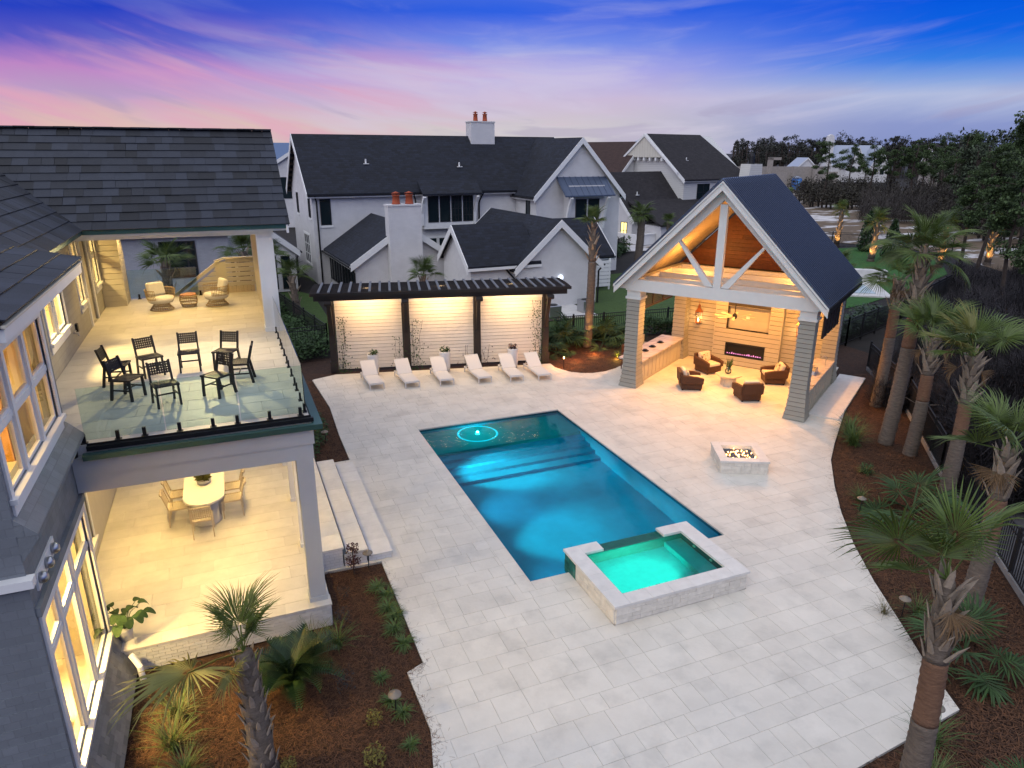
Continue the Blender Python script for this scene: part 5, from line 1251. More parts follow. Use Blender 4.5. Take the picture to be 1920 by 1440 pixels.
# left gable windows (they face the sunset side)
win(ha, '-u', .45, .7, 1.4, 4.75, 6.35, 1, 1, trim=mWHITE); win(ha, '-u', .45, 5.6, 6.3, 4.75, 6.3, 1, 1, trim=mWHITE); win(ha, '-u', .45, 2.0, 4.2, 1.2, 3.4, 3, 3, frame=mWHITE, trim=mWHITE)
b = MB()
for k in range(9): f = k/9; b.box(.1, .45, 8.75-4.2*f, 8.6-4.2*f, 6.2+3.8*f, 6.4+3.8*f)
b.build('rafter_tail', mBARK, ha)
# middle right cross gable
gable(ha, 16.6, 24.2, -3.6, 6, 0, 6.3, 10.25, 'v', mBRICKW, mROOFD, .35, .3)
m = MB(); m.prism([(-5.1, 6.1), (-3.6, 7.45), (-3.6, 7.52), (-5.1, 6.2)], 18.3, 22.8, 'x'); r = m.build('bay_roof', mSEAM, ha)
for k in range(9): piece('standing_seam', r, (.05, 2.0, .05), (18.4+k*.53, -4.35, 6.87), mSEAM, (math.atan2(1.35, 1.5), 0, 0), ab=False)
m = MB(); m.box(19.0, 22.2, -4.4, -3.6, 3.2, 6.9); m.build('bay_wall', mBRICKW, ha)
for i in range(2): win(ha, '-v', -4.4, 19.6+i*1.15, 20.6+i*1.15, 3.6, 5.9, 1, 1)
for u in (18.9, 22.2):
    b = MB(); pts = [(u, -4.3, 3.6), (u, -4.45, 4.6), (u, -4.75, 5.5), (u, -5.05, 6.05)]
    for i in range(3): b.beam(pts[i], pts[i+1], .22, .22)
    b.build('bracket', mWHITE, ha)
win(ha, '-u', 16.6, -2.6, -1.9, 4.2, 5.9, 1, 1)
bigchimney(ha, 14.25, 16.35, 3.5, 4.6, 8.8, 11.6, mBRICKW, 2, .19)
vent(ha, 5.0, 1.9, 8.45); vent(ha, 12.4, 1.6, 8.2)
# sunroom wing with the big chimney
gable(ha, 1.35, 8.0, -8, .5, 0, 2.65, 4.85, 'v', mBRICKW, mROOFD, .35, .3)
bigchimney(ha, 3.5, 5.65, -8.75, -7.9, 0, 6.1, mBRICKW, 2, .25)
for i in range(9): win(ha, '-u', 1.35, -7.7+i*.82, -7.0+i*.82, .5, 2.4, 1, 1, bar=.02)
pipe(ha, [(.95, -8.3, 2.4), (1.25, -8.2, 2.0), (1.25, -8.15, 0)])
# garage wing
gable(ha, 9.9, 15.6, -14, -4, 0, 2.72, 5.25, 'v', mBRICKW, mROOFD, .3, .3)
gable(ha, 6.9, 11.2, -16.0+2.2, -11.4+2.2, 0, 3.0, 4.95, 'u', mBRICKW, mROOFD, .3, .3, ends=1, gutter=False)
gable(ha, 12.5, 19.5, -9.5, -4.0, 0, 2.4, 4.6, 'u', mBRICKW, mROOFD, .3, .3)
b = MB(); b.lathe([(.15, 0), (.16, .15), (.06, .26), (.001, .27)], 10, (12.9, -14.1, 1.75)); b.build('wall_lamp', glow('cool_lamp', (.75, .85, 1.), 1.2), ha)
pipe(ha, [(15.95, -14.2, 2.4), (15.7, -14.1, 2.1), (15.7, -14.08, 0)]); pipe(ha, [(9.2, -13.9, 2.55), (9.5, -13.95, 2.2), (9.75, -14.05, 1.9), (9.8, -14.06, 0)])
struct(MB().box(15.9, 20.5, 36.2, 39.4, -.09, .02).build('service_pad', mCONC))
for i, (x, y, lab) in enumerate(((20.2, 37.2, 'grey air conditioner beside the garage gable, farther from the pergola'), (17.6, 36.5, 'grey air conditioner behind the fence, nearer the pergola'))):
    t = thing('air_conditioner', lab, 'air conditioner', (x, y, .02), AR, 'air conditioners by the garage')
    MB().box(-.4, .4, -.4, .4, 0, .75).build('casing', mSTEEL, t, bevel=.03); MB().lathe([(.30, .755), (.30, .77), (.001, .79)], 14).build('fan_grille', mBLACK, t)
# white slatted stair beyond the garage
t = thing('slatted_gate', 'white horizontal slat screen at the far corner of the brick house', 'screen', (24.0, 43.2, 0), R(-4))
for k in range(7): piece('slat', t, (2.6, .05, .20), (0, 0, .35+k*.27), mWHITE, ab=False)
for x in (-1.25, 1.25): piece('post', t, (.1, .1, 2.2), (x, .07, 1.1), mWHITE, ab=False)

# house with the black windows, seen through the balcony
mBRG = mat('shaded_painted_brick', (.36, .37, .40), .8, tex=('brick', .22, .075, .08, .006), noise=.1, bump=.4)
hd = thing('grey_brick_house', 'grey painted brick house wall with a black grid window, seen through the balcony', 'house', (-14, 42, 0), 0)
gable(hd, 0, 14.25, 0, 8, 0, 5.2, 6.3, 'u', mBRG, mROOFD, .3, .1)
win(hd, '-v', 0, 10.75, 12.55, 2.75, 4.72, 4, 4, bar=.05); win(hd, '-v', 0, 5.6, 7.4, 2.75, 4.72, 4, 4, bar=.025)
# low wing with porch columns beside it
he = thing('porch_wing', 'low white wing with dark porch openings between the balcony post and the brick house', 'house', (2.1, 47.5, 0), R(3.5))
gable(he, -3.2, 2.6, 3, 16, 0, 2.9, 5.2, 'v', mBRICKW, mROOFD, .3, .2)
for k in range(5): win(he, '+u', 2.6, 3.6+k*1.5, 4.7+k*1.5, .2, 2.6, 1, 1); 
for k in range(6): win(he, '-v', 3, -2.9+k*.9, -2.3+k*.9, .2, 2.5, 1, 1)
pipe(he, [(2.95, 3.0, 2.7), (2.7, 2.9, 2.3), (2.65, 2.9, 0)])

# house on the right with siding
hb = thing('white_siding_house', 'white lap sided house with dark hipped roof behind the pavilion', 'house', (49.6, 69, 0), R(14))
mLAPF = mat('far_white_siding', (.60, .59, .56), .7, tex=('lap', 30, .22, .02, .02), bump=.8)
mBATF = mat('far_board_batten', (.60, .57, .48), .7, tex=('lap', .42, 30, .02, .02), bump=.8)
gable(hb, 0, 11.5, 0, 12, 0, 6.45, 11.25, 'u', mLAPF, mROOFB, .3, .3, hip=2.4)
m = MB(); m.prism([(3.0, 8.75), (9.0, 8.75), (6.0, 11.15)], -.55, -.02, 'x'); m.build('gable_overhang', mBATF, hb)
for k in range(7): piece('corbel', hb, (.5, .22, .35), (-.3, 3.2+k*.93, 8.55), mWHITE, ab=False)
m = MB()
for sg in (-1, 1): m.prism([(6, 11.42), (6, 11.1), (6+sg*5.4, 6.85+.1), (6+sg*5.4, 7.2)], -.68, -.56, 'x')
m.build('gable_rake', mWHITE, hb)
win(hb, '-v', 0, 2.35, 4.55, 3.9, 5.85, 2, 2, trim=mWHITE); win(hb, '-v', 0, 7.2, 8.6, 3.9, 5.85, 2, 2, trim=mWHITE)
m = MB(); m.prism([(9.4, 4), (12.6, 4), (12.2, 8.0), (9.9, 8.0)], -1.6, -.2, 'y'); c = m.build('chimney', mLAPF, hb); MB().tube([(11.0, -.9, 8), (11.0, -.9, 8.9), (11.0, -.9, 9.3)], [.38, .32, .2], 10).build('chimney_pot', mBLACK, c)
vent(hb, 2.9, 2.4, 8.4)
gable(hb, -9, 1.5, -.9, 8.1, 0, 2.5, 7.05, 'u', mBRICKW, mROOFB, .3, .1); vent(hb, -6.3, 1.2, 4.8); vent(hb, -.6, -2.6, 2.9)
m = MB(); m.prism([(-4.6, 1.9), (.4, 4.1), (.4, 4.3), (-4.6, 2.1)], -8.5, 9, 'x'); m.build('lean_to_roof', mROOFB, hb)
m = MB(); m.box(-8, 8.5, -4.2, -.9, 0, 1.9); m.build('lean_to_wall', mBRICKW, hb)
win(hb, '-u', -9, -.2, .75, .25, 2.1, 2, 2, pane=glow('lit_pane', (1., .78, .28), 1.1))
m = MB(); m.box(-10.2, -8.0, -3.4, -3.1, 0, 1.05); m.box(-9.9, -9.6, -3.4, 1.4, 0, 1.0); m.box(-10.3, -7.9, -3.5, -3.0, 1.05, 1.15); m.build('garden_wall', mWHITE, hb)
gable(hb, -4, 6, 8, 20, 0, 5.2, 10.4, 'v', mLAPF, mat('rust_brown_shingle', (.055, .030, .024), .85, tex=('shingle', .34, .16, .3, .012), bump=.5), .3, .3)
# tower house
ht = thing('white_tower_house', 'small white house with a hipped pale metal roof and a tower window, far behind', 'house', (63.5, 100, 0), R(12))
mPMET = mat('pale_metal_roof', (.34, .38, .46), .4, metal=.3)
MB().box(-3, 2.6, -2.4, 2.6, 0, 9.4).build('wall', mBRICKW, ht); b = MB(); b.add([(-3.5, -3, 9.3), (3.1, -3, 9.3), (3.1, 3.1, 9.3), (-3.5, 3.1, 9.3), (-.2, 0, 11.5)], [(0, 1, 4), (1, 2, 4), (2, 3, 4), (3, 0, 4), (3, 2, 1, 0)]); b.build('roof', mPMET, ht)
win(ht, '-v', -2.4, -.9, 1.6, 7.0, 8.8, 4, 3, frame=mWHITE, bar=.05); win(ht, '-v', -2.4, -2.6, -1.7, 7.6, 8.8, 2, 2)
b = MB(); b.prism([(-7, 3.5), (4, 3.5), (-1.5, 6.6)], -5.2, 2.2, 'y'); b.build('lower_roof', mPMET, ht)
MB().box(-6.5, 3.5, -4.7, 2, 0, 3.5).build('lower_wall', mBRICKW, ht)
# pale gable far left
hw = thing('blue_roofed_house', 'white gabled house with a blue roof in the gap left of the brick house', 'house', (6.8, 95, 0), R(-8))
gable(hw, -1.5, 5.5, 0, 10, 0, 6.8, 9.0, 'v', mBRICKW, mPMET, .3, .3); gable(hw, -8, 8, 4, 14, 0, 6.4, 10.2, 'u', mBRICKW, mat('blue_slate_roof', (.09, .14, .25), .6), .4, .4); win(hw, '-v', 0, -.6, 3.2, 3.6, 6.2, 3, 1)
# far villa in the trees
hv = thing('white_villa', 'large white villa with a tall chimney among the far pines', 'house', (193, 186, 0), R(-20))
gable(hv, 0, 18, 0, 9, -2, 5.5, 11.5, 'u', mBRICKW, mPMET, .4, .3, gutter=False); gable(hv, 3, 9.5, -4, 3, -2, 5, 11, 'v', mBRICKW, mPMET, .4, .3, gutter=False); gable(hv, 10.5, 16.5, -5, 3, -2, 5, 10.5, 'v', mBRICKW, mPMET, .4, .3, gutter=False)
b = MB(); b.box(-1.8, .6, 2, 3.6, -2, 13.0); b.prism([(-1.8, 13), (.6, 13), (.3, 14.6), (-.6, 15.1), (-1.5, 14.6)], 2, 3.6, 'y'); b.build('chimney', mBRICKW, hv)
for (u, z) in ((4.5, 3.2), (6.8, 3.2)): win(hv, '-v', -4, u, u+1.2, z, z+1.8, 2, 2)
for (u, z) in ((11.6, 2.4), (14.0, 2.4), (12.8, 5.6)): win(hv, '-v', -5, u, u+1.3, z, z+1.9, 2, 2)
gable(hv, -15, -5, -3, 5, -2, 3, 7.5, 'v', mBRICKW, mPMET, .3, .3, gutter=False); win(hv, '-v', -3, -13, -11.5, .5, 2.6, 2, 2)
hx = thing('cream_gabled_house', 'cream gabled house showing between the tall pines at the far right', 'house', (196, 150, 0), R(-24))
gable(hx, 0, 14, 0, 9, -2, 6, 11.5, 'u', mTUB, mROOFB, .4, .3, gutter=False); gable(hx, 8, 14, -4, 3, -2, 6, 10.5, 'v', mTUB, mROOFB, .4, .3, gutter=False); win(hx, '-v', -4, 10, 12, 4, 6, 2, 2)
# bare block house shells
hs = thing('unfinished_block_house', 'unfinished grey block house shell with tall open frames beyond the pavilion roof', 'building site', (134, 152, 0), R(-14))
mBLK = mat('raw_block', (.30, .27, .24), .9, noise=.2)
for nm, bx in (('wall', (0, 7, 0, .4, 0, 4.2)), ('wall', (9, 16, 1.5, 1.9, 0, 5.6)), ('wall', (16, 22, 1, 1.4, 0, 4.4)), ('pier', (1.2, 2.2, -.6, .6, 0, 8)), ('pier', (8.2, 9.0, -.6, .6, 0, 5.8)), ('pier', (14.5, 15.2, -.4, .8, 0, 6.2)), ('lintel', (1.2, 4.4, -.6, .6, 7.4, 8.05)), ('wall', (-4, 0, 1, 1.4, 0, 5.4)), ('rear_wall', (-4, 22, 8, 8.4, 0, 5.6))): MB().box(*bx).build(nm, mBLK, hs)
for p in ((3, 4.6), (10.5, 12.2), (17.5, 19.5)): win(hs, '-v', 0 if p[0] < 8 else (1.5 if p[0] < 15 else 1), p[0], p[1], .3, 2.6, 1, 1, frame=mBLK)
t = thing('portable_toilet', 'blue portable toilet in front of the unfinished block house', 'portable toilet', (141.0, 147, 0), R(-14)); mBLU = mat('blue_plastic', (.04, .15, .45), .5)
MB().box(-.9, .9, -.9, .9, 0, 2.9).build('cabin', mBLU, t); MB().prism([(-1, 2.9), (1, 2.9), (0, 3.4)], -1, 1, 'y').build('roof', mPMET, t); MB().box(-.6, .6, -.94, -.90, .2, 2.6).build('door', mat('light_blue_plastic', (.10, .28, .6), .5), t)
# white pool terrace on the next lot
struct(MB().prism([(37.6, 36.2), (41.8, 33.4), (46.0, 38.8), (41.4, 41.6)], -.04, .06).build('far_pool_deck', mCONC))
t = thing('covered_pool', 'covered pool on the bright lawn beyond the pavilion roof', 'swimming pool', (41.3, 37.3, 0)); MB().prism([(38.9, 36.4), (41.6, 34.6), (43.9, 37.9), (41.1, 39.8)], .07, .10).build('cover', mat('pale_blue_cover', (.36, .45, .50), .5, noise=.3), t, ab=True)
b = MB(); b.beam((43.2, 40.3, .5), (46.4, 38.0, .5), .8, .8); tag(b.build('low_garden_wall', mCONC), 'low pale wall along the far side of the covered pool', 'wall')

# ================================================================ fences
def fence(name, lab, pts, h, post_every=2.0, pick=.115, mode='pickets', m=mFENCE):
    """a metal fence along a polyline; pickets are pieces (mode 'pickets') or joined (mode 'mass')"""
    p0 = Vector((*pts[0], 0)); t = thing(name, lab, 'fence', p0); t['group'] = 'black metal fences'; del t['group']
    key = ('pk', h)
    if key not in BOXC: BOXC[key] = MB().box(-.01, .01, -.01, .01, .08, h-.04).mesh('picket', m)
    mass = MB()
    for a, b in zip(pts[:-1], pts[1:]):
        a, b = Vector((*a, 0)), Vector((*b, 0)); L = (b-a).length; d = (b-a)/L
        rb = MB()
        for z in (.14, h-.22, h-.05): rb.beam(a-p0+Vector((0, 0, z)), b-p0+Vector((0, 0, z)), .035, .035)
        rb.build('rail', m, t)
        n = max(1, round(L/post_every))
        for i in range(n+1):
            q = a+d*(L*i/n)-p0; MB().box(q.x-.035, q.x+.035, q.y-.035, q.y+.035, -.05, h+.05).build('post', m, t)
        k = int(L/pick)
        for i in range(1, k):
            q = a+d*(L*i/k)-p0
            if mode == 'pickets': link('picket', BOXC[key], t, q)
            else: mass.box(q.x-.009, q.x+.009, q.y-.009, q.y+.009, .08, h-.04)
    if mode != 'pickets': mass.build('picket_field', m, t, kind='stuff')
    return t
fence('metal_fence', 'black picket fence behind the lit mulch bed and palm', [(12.9, 31.7), (20.0, 31.45)], 1.3)
fence('metal_fence', 'black picket fence behind the pavilion bar, with lawn beyond', [(20.1, 31.45), (26.2, 31.0)], 1.3)
fence('metal_fence', 'black picket fence running back from the balcony toward the brick house', [(4.2, 34.3), (2.0, 48.5)], 1.3, mode='mass')
fence('metal_fence', 'short black picket fence left of the first pergola post', [(1.4, 34.0), (4.2, 34.3)], 1.3)
fence('metal_fence', 'black picket fence at the back of the neighbouring garden by the second house', [(28.5, 53), (37.5, 61.5)], 1.3, mode='mass')
fence('metal_fence', 'long black fence between the bright lawn and the sandy field', [(53, 62), (58.5, 55.0), (66.5, 47.5)], 1.6, 3., mode='mass')
fence('metal_fence', 'dark fence dropping from the pavilion roof toward the brambles', [(26.6, 24.6), (29.0, 25.4), (36.1, 28.1), (47.1, 33.2), (54.0, 37.6)], 1.4, mode='mass')
fence('metal_fence', 'black fence on a pale kerb between the palms and the path', [(26.6, 21.9), (23.7, 17.5), (19.7, 13.0), (17.0, 9.6), (15.2, 7.4), (12.6, 4.2)], 1.25, 1.7, mode='mass')
b = MB()
pk = [(26.6, 21.9), (23.7, 17.5), (19.7, 13.0), (17.0, 9.6), (15.2, 7.4), (12.6, 4.2)]
for p, q in zip(pk[:-1], pk[1:]): b.beam((*p, .0), (*q, .0), .10, .22)
struct(b.build('kerb', mat('weathered_kerb', (.26, .26, .26), .8, noise=.3)))

# ================================================================ palms
def frond_mesh(name, m, nl=44, span=132, R0=1.0, fold=.28, droop=.25, pet=.75, seed=1, joined=False):
    r = random.Random(seed); V = []; F = []
    def add(v, f): n = len(V); V.extend(v); F.extend([tuple(i+n for i in q) for q in f])
    # petiole, slightly arched
    w = .022
    pts = [(0, 0, 0), (pet*.5, 0, .03), (pet, 0, 0)]
    for i in range(2):
        a, b = pts[i], pts[i+1]; add([(a[0], -w, a[2]), (a[0], w, a[2]), (b[0], w*.7, b[2]), (b[0], -w*.7, b[2]), (a[0], 0, a[2]-.03), (b[0], 0, b[2]-.02)], [(0, 3, 2, 1), (0, 4, 5, 3), (1, 2, 5, 4)])
    da = 2*R(span)/nl
    for k in range(nl):
        a = -R(span)+da*(k+.5); L = R0*(.74+.26*math.cos(a*.8))*r.uniform(.92, 1.06); off = .22*math.cos(a)*(abs(a) < 1.6)
        c, s = math.cos(a), math.sin(a); tx = r.uniform(-.04, .04)
        def P(rad, side, lift):
            ang = a+side; x = pet-.06+off*.3+rad*math.cos(ang); y = rad*math.sin(ang)
            z = fold*abs(y)**1.15*(1 if True else 0)-droop*(rad/R0)**2.4*R0*.8*(1-.3*abs(s))-.10*max(0, x-pet)**1.6+lift
            return (x, y+tx*rad, z)
        h = da*.44; r1, r2, r3 = .05, L*.40, L*.72
        dr = r.uniform(.08, .34) if r.random() < .4 else r.uniform(0, .09)
        A = [P(r1, -h, 0), P(r1, h, 0), P(r2, -h, 0), P(r2, 0, .022), P(r2, h, 0), P(r3, -h*.42, -dr*.3), P(r3, 0, .012-dr*.3), P(r3, h*.42, -dr*.3), P(L, 0, -dr)]
        add(A, [(0, 3, 2), (0, 1, 3), (1, 4, 3), (2, 3, 6, 5), (3, 4, 7, 6), (5, 6, 8), (6, 7, 8)])
    return V, F
FRV = [to_mesh('frond', *frond_mesh('frond', None, seed=i, fold=f, droop=d, pet=p, span=sp), mFROND) for i, (f, d, p, sp) in enumerate(((.30, .18, .85, 128), (.22, .34, .95, 138), (.42, .12, .7, 118), (.15, .55, 1.0, 142)))]
FRY = to_mesh('frond', *frond_mesh('frond', None, seed=9, fold=.12, droop=.16, pet=.8), mFRONDY)
FRD = to_mesh('frond', *frond_mesh('frond', None, nl=26, seed=12, fold=.9, droop=.5, pet=.9, span=75), mat('dead_frond', (.16, .10, .05), .9, rnd=.4))
def crown_mesh(name, n, seed, R0=.85, m=mFROND):
    """a whole far crown as one mesh"""
    r = random.Random(seed); mb = MB()
    for i in range(n):
        v, f = frond_mesh('f', None, nl=20, seed=seed*50+i, fold=r.uniform(.15, .4), droop=r.uniform(.15, .5), pet=r.uniform(.5, .8), R0=R0)
        el = R(r.uniform(-38, 78)); a = i*2.4+r.random()
        M4 = Matrix.Rotation(a, 4, 'Z') @ Matrix.Rotation(-el, 4, 'Y') @ Matrix.Rotation(r.uniform(-.4, .4), 4, 'X')
        mb.add([tuple(M4 @ Vector(p)) for p in v], f)
    return mb.mesh(name, m)
FARC = [crown_mesh('crown', 15, s) for s in (3, 4, 5)]
bt = MB(); bt.add([(-.075, 0, 0), (.075, 0, 0), (.05, .045, 0), (-.05, .045, 0), (-.05, .12, .26), (.05, .12, .26), (.035, .145, .25), (-.035, .145, .25), (0, .21, .40)], [(0, 1, 5, 4), (1, 2, 6, 5), (2, 3, 7, 6), (3, 0, 4, 7), (4, 5, 8), (5, 6, 8), (6, 7, 8), (7, 4, 8), (3, 2, 1, 0)])
BOOT = bt.mesh('leaf_base', mBOOT)
def palm(lab, base, top, rad, fr, boots=0, bfrac=.28, rust=True, fscale=1., far=False, group=None, bend=.12, yellow=0, seed=0, bootscale=1.):
    """base (x,y), top (x,y,z); fr: list of (azimuth deg, elevation deg) or a count"""
    r = random.Random(seed+17)
    bx, by = base; top = Vector(top)
    t = thing('palm_tree', lab, 'palm tree', (bx, by, -.06), 0, group); B = Vector((0, 0, 0)); T = top-Vector((bx, by, -.06))
    mid = (B+T)/2+Vector((T.y, -T.x, 0)).normalized()*bend if T.xy.length > .05 else (B+T)/2+Vector((bend, 0, 0))
    def C(f): return B*(1-f)**2+mid*2*f*(1-f)+T*f*f
    n = 6 if far else 14
    f1 = 1-bfrac if boots else 1.; f0 = f1-.22 if rust and boots else f1
    def seg(name, m, fa, fb, ra, rb, k):
        mb = MB(); pts = [C(fa+(fb-fa)*i/k) for i in range(k+1)]; rads = [(ra+(rb-ra)*i/k)*((1+r.uniform(.015, .07)) if i % 2 else (1-r.uniform(.0, .05))) for i in range(k+1)]
        mb.tube(pts, rads, 8 if far else 12); return mb.build(name, m, t, True)
    seg('trunk', mTRUNK, 0, f0, rad*1.18, rad, n*3)
    if rust and boots: seg('rust_band', mTRUNKR, f0, f1, rad*.98, rad*.95, n)
    if boots or f1 < 1: seg('upper_trunk', mTRUNK, f1, 1.0, rad*.95, rad*.62, n)
    if boots:
        Ln = (C(1)-C(f1)).length
        for i in range(boots):
            f = f1+(1-f1)*(i+.3)/boots*.97; p = C(f); a = i*2.4+r.uniform(-.2, .2); s = bootscale*r.uniform(.8, 1.25); rr_ = rad*(.95-.33*(f-f1)/(1-f1))-.03
            o = link('leaf_base', BOOT, t, p+Vector((math.cos(a), math.sin(a), 0))*rr_, (R(r.uniform(-10, 14)), R(r.uniform(-16, 16)), a-PI/2)); o.scale = (s, s, s)
    if far:
        o = link('crown', FARC[seed % 3], t, T, (0, 0, r.random()*6)); o.scale = (fscale,)*3
    else:
        if isinstance(fr, int): fr = [(i*137.5+r.uniform(-15, 15), r.uniform(10, 80) if i % 3 else r.uniform(-25, 25)) for i in range(fr)]
        fr = list(fr)+([(r.uniform(0, 360), r.uniform(-72, -50), .62) for _ in range(2)] if rust else [])
        for i, q in enumerate(fr):
            a, e = q[:2]; s = fscale*(q[2] if len(q) > 2 else r.uniform(.88, 1.12))
            me = FRD if e < -45 else (FRY if i < yellow else FRV[(i+seed) % 4])
            M4 = Matrix.Rotation(R(a), 4, 'Z') @ Matrix.Rotation(-R(e), 4, 'Y') @ Matrix.Rotation(q[3] if len(q) > 3 else r.uniform(-.45, .45), 4, 'X')
            o = link('frond', me, t, T+Vector((0, 0, .02)), M4.to_euler()); o.scale = (s, s, s)
    return t
PG = 'cabbage palms in the mulch strip on the right'
# world azimuths: the camera looks along about 67 degrees
palm('tall palm nearest the camera at the right corner of the patio, fan fronds spread', (7.80, 4.62), (8.20, 5.02, 4.12), .165, [(150, 36, 1.2, 1.1), (178, 60, .9, .6), (110, 78, .85, .3), (40, 74, .95, -.2), (-5, 50, 1.1, -.8), (140, 4, .8, .6)], 34, .27, seed=1, fscale=.76, bootscale=.8, group=PG)
palm('slender palm behind the nearest one, trunk half hidden by its fronds', (13.5, 7.75), (13.9, 7.95, 3.75), .18, [(150, 15, 1.1, .6), (100, 65), (20, 55), (-20, 45), (70, 40), (190, 50), (-60, 60)], 26, .25, seed=2, fscale=.80, group=PG)
palm('palm in the middle of the strip, with yellowish drooping crown', (17.9, 11.55), (18.1, 11.75, 4.25), .18, [(160, 30), (130, 55), (90, 72), (40, 64), (0, 45), (-30, 30), (60, 42), (110, 30), (200, 45), (175, 12), (-60, 45)], 30, .30, seed=3, fscale=.86, yellow=3, group=PG)
palm('palm with a bright rust red trunk third from the pavilion step', (20.1, 14.4), (20.3, 14.55, 3.85), .19, [(150, 40), (120, 60), (90, 74), (50, 58), (10, 42), (-20, 55), (70, 40), (180, 25), (-70, 55)], 30, .30, seed=4, fscale=.88, group=PG)
palm('tallest palm of the strip with a full round crown above the pavilion eave', (20.1, 15.35), (20.75, 15.75, 6.35), .21, 20, 34, .26, seed=5, fscale=.84, bend=.2, group=PG)
palm('palm closest to the pavilion step, trunk leaning away', (22.9, 18.2), (23.25, 18.45, 4.85), .19, 11, 28, .22, seed=6, fscale=.74, group=PG)
palm('foreground palm beside the terrace with a ragged boot covered trunk', (-.40, 9.40), (-.46, 9.75, 2.05), .22, [(207, 10, 1.75, .25), (240, -14, .8, .7), (110, 64, .95, .6), (80, 82, 1.0, 0), (45, 68, 1.0, -.5), (15, 56, .85, -.6), (145, 60, .9, .7), (-20, 70, .8, 0)], 62, .92, False, .62, yellow=2, seed=7, bend=.05, bootscale=.6)
palm('slim lit palm with an amber trunk base in the mulch bed by the pergola', (16.5, 30.1), (16.75, 30.4, 6.1), .19, 15, 22, .3, seed=8, fscale=.50, rust=False, bend=.1)
palm('short palm behind the brick house fence left of the pavilion gable', (32.7, 51.3), (33, 51.5, 4.3), .30, 0, 0, seed=1, far=True, fscale=1.0)
palm('small thin palm just right of the short palm behind the pavilion gable', (36.2, 52.2), (36.3, 52.3, 3.6), .18, 0, 0, seed=2, far=True, fscale=.6)
palm('palm standing behind the balcony glass before the black grid window', (-2.45, 34.5), (-2.5, 34.3, 4.75), .24, 14, 18, .3, seed=9, fscale=.74, rust=False)
palm('palm behind the slatted stair wall beside the balcony post', (.75, 35.2), (.8, 35.1, 4.9), .24, 14, 18, .3, seed=10, fscale=.66, rust=False)
palm('short leafy palm on the side lawn beside the first pergola post', (3.5, 41.3), (3.35, 41.4, 2.6), .22, 11, 20, .6, seed=11, fscale=.66, rust=False)
palm('dark palm close behind the balcony post, in front of the porch wing', (2.35, 44.5), (2.3, 44.6, 3.3), .24, 13, 18, .5, seed=12, fscale=.85, rust=False)
palm('palm whose crown peeps over the pergola roof beside the chimney', (9.2, 34.4), (9.2, 34.4, 3.35), .2, 12, 12, .4, seed=13, fscale=.62, rust=False)
palm('small palm on the bright lawn right of the pavilion eave', (33.6, 31.2), (33.8, 31.3, 2.6), .24, 13, 16, .5, seed=14, fscale=.9, rust=False)
palm('tiny palm beside the covered pool on the bright lawn', (36.6, 35.3), (36.6, 35.3, 1.5), .18, 0, 0, seed=0, far=True, fscale=.5)
FP = [((59.6, 55.4), 3.7, .62, 'uplit palm at the fence, first right of the pavilion roof'), ((57.2, 41.8), 3.6, .75, 'uplit palm at the fence right of the tallest palm'), ((62.5, 41.2), 3.5, .7, 'uplit palm at the fence half hidden among thin pines'), ((54.5, 46.5), 3.4, .8, 'uplit palm partly behind the crown of the tallest palm'), ((68, 40.5), 3.4, .7, 'faintly lit palm deep among the brambles'), ((64, 68), 4.4, .6, 'unlit slim palm at the end of the pavilion roof')]
for i, ((x, y), z, s, lab) in enumerate(FP):
    palm(lab, (x, y), (x+.1, y, z), .30, 0, 22, .93, False, seed=i, far=True, fscale=s*1.3, group='palms along the far fence')
    if i < 5:
        d = Vector((-x, -y, 0)).normalized()
        lamp('SPOT', Vector((x, y, .1))+d*1.0, 460, (1., .52, .14), (x, y, 2.0), .05, 60, .8, 'palm_uplight')
lamp('SPOT', (16.2, 29.5, .12), 420, (1., .50, .14), (16.55, 30.15, 2.6), .04, 50, .8, 'palm_uplight')

# ================================================================ beds: needles, clumps, shrubs
def scatter_needles(name, poly, n, zf=-.05, l0=.05, l1=.14, w=.0035, dens=None):
    P = np.array(poly); lo, hi = P.min(0), P.max(0); pts = []
    while sum(len(p) for p in pts) < n:
        q = lo+(hi-lo)*RNG.random((n*2, 2)); ins = np.zeros(len(q), bool)
        for i in range(len(P)):
            a, b = P[i], P[i-1]; c = ((a[1] > q[:, 1]) != (b[1] > q[:, 1])) & (q[:, 0] < (b[0]-a[0])*(q[:, 1]-a[1])/(b[1]-a[1]+1e-12)+a[0]); ins ^= c
        pts.append(q[ins])
    q = np.concatenate(pts)[:n]; a = RNG.random(n)*2*PI; L = l0+(l1-l0)*RNG.random(n); t = (RNG.random(n)-.4)*.35; z = zf+RNG.random(n)**2*.045+.004
    lump = .03*np.sin(q[:, 0]*2.1+np.sin(q[:, 1]*1.7))*np.cos(q[:, 1]*2.6); z = z+np.maximum(lump, 0)
    d = np.stack([np.cos(a)*L/2, np.sin(a)*L/2, t*L/2], 1); s = np.stack([-np.sin(a)*w, np.cos(a)*w, np.full(n, .0)], 1); c = np.stack([q[:, 0], q[:, 1], z], 1)
    V = np.stack([c-d-s, c-d+s, c+d+s, c+d-s], 1).reshape(-1, 3); return link(name, fast_mesh(name, V, np.arange(4*n).reshape(-1, 4), mNEEDLE), kind='stuff')
BEDL = [(-2.7, 5.5), (2.0, 6.2), (2.1, 8.4), (2.27, 9.2), (2.25, 10.7), (2.6, 10.9), (2.6, 14.55), (1.3, 14.6), (1.24, 12.55), (-2.4, 12.55), (-2.5, 9)]
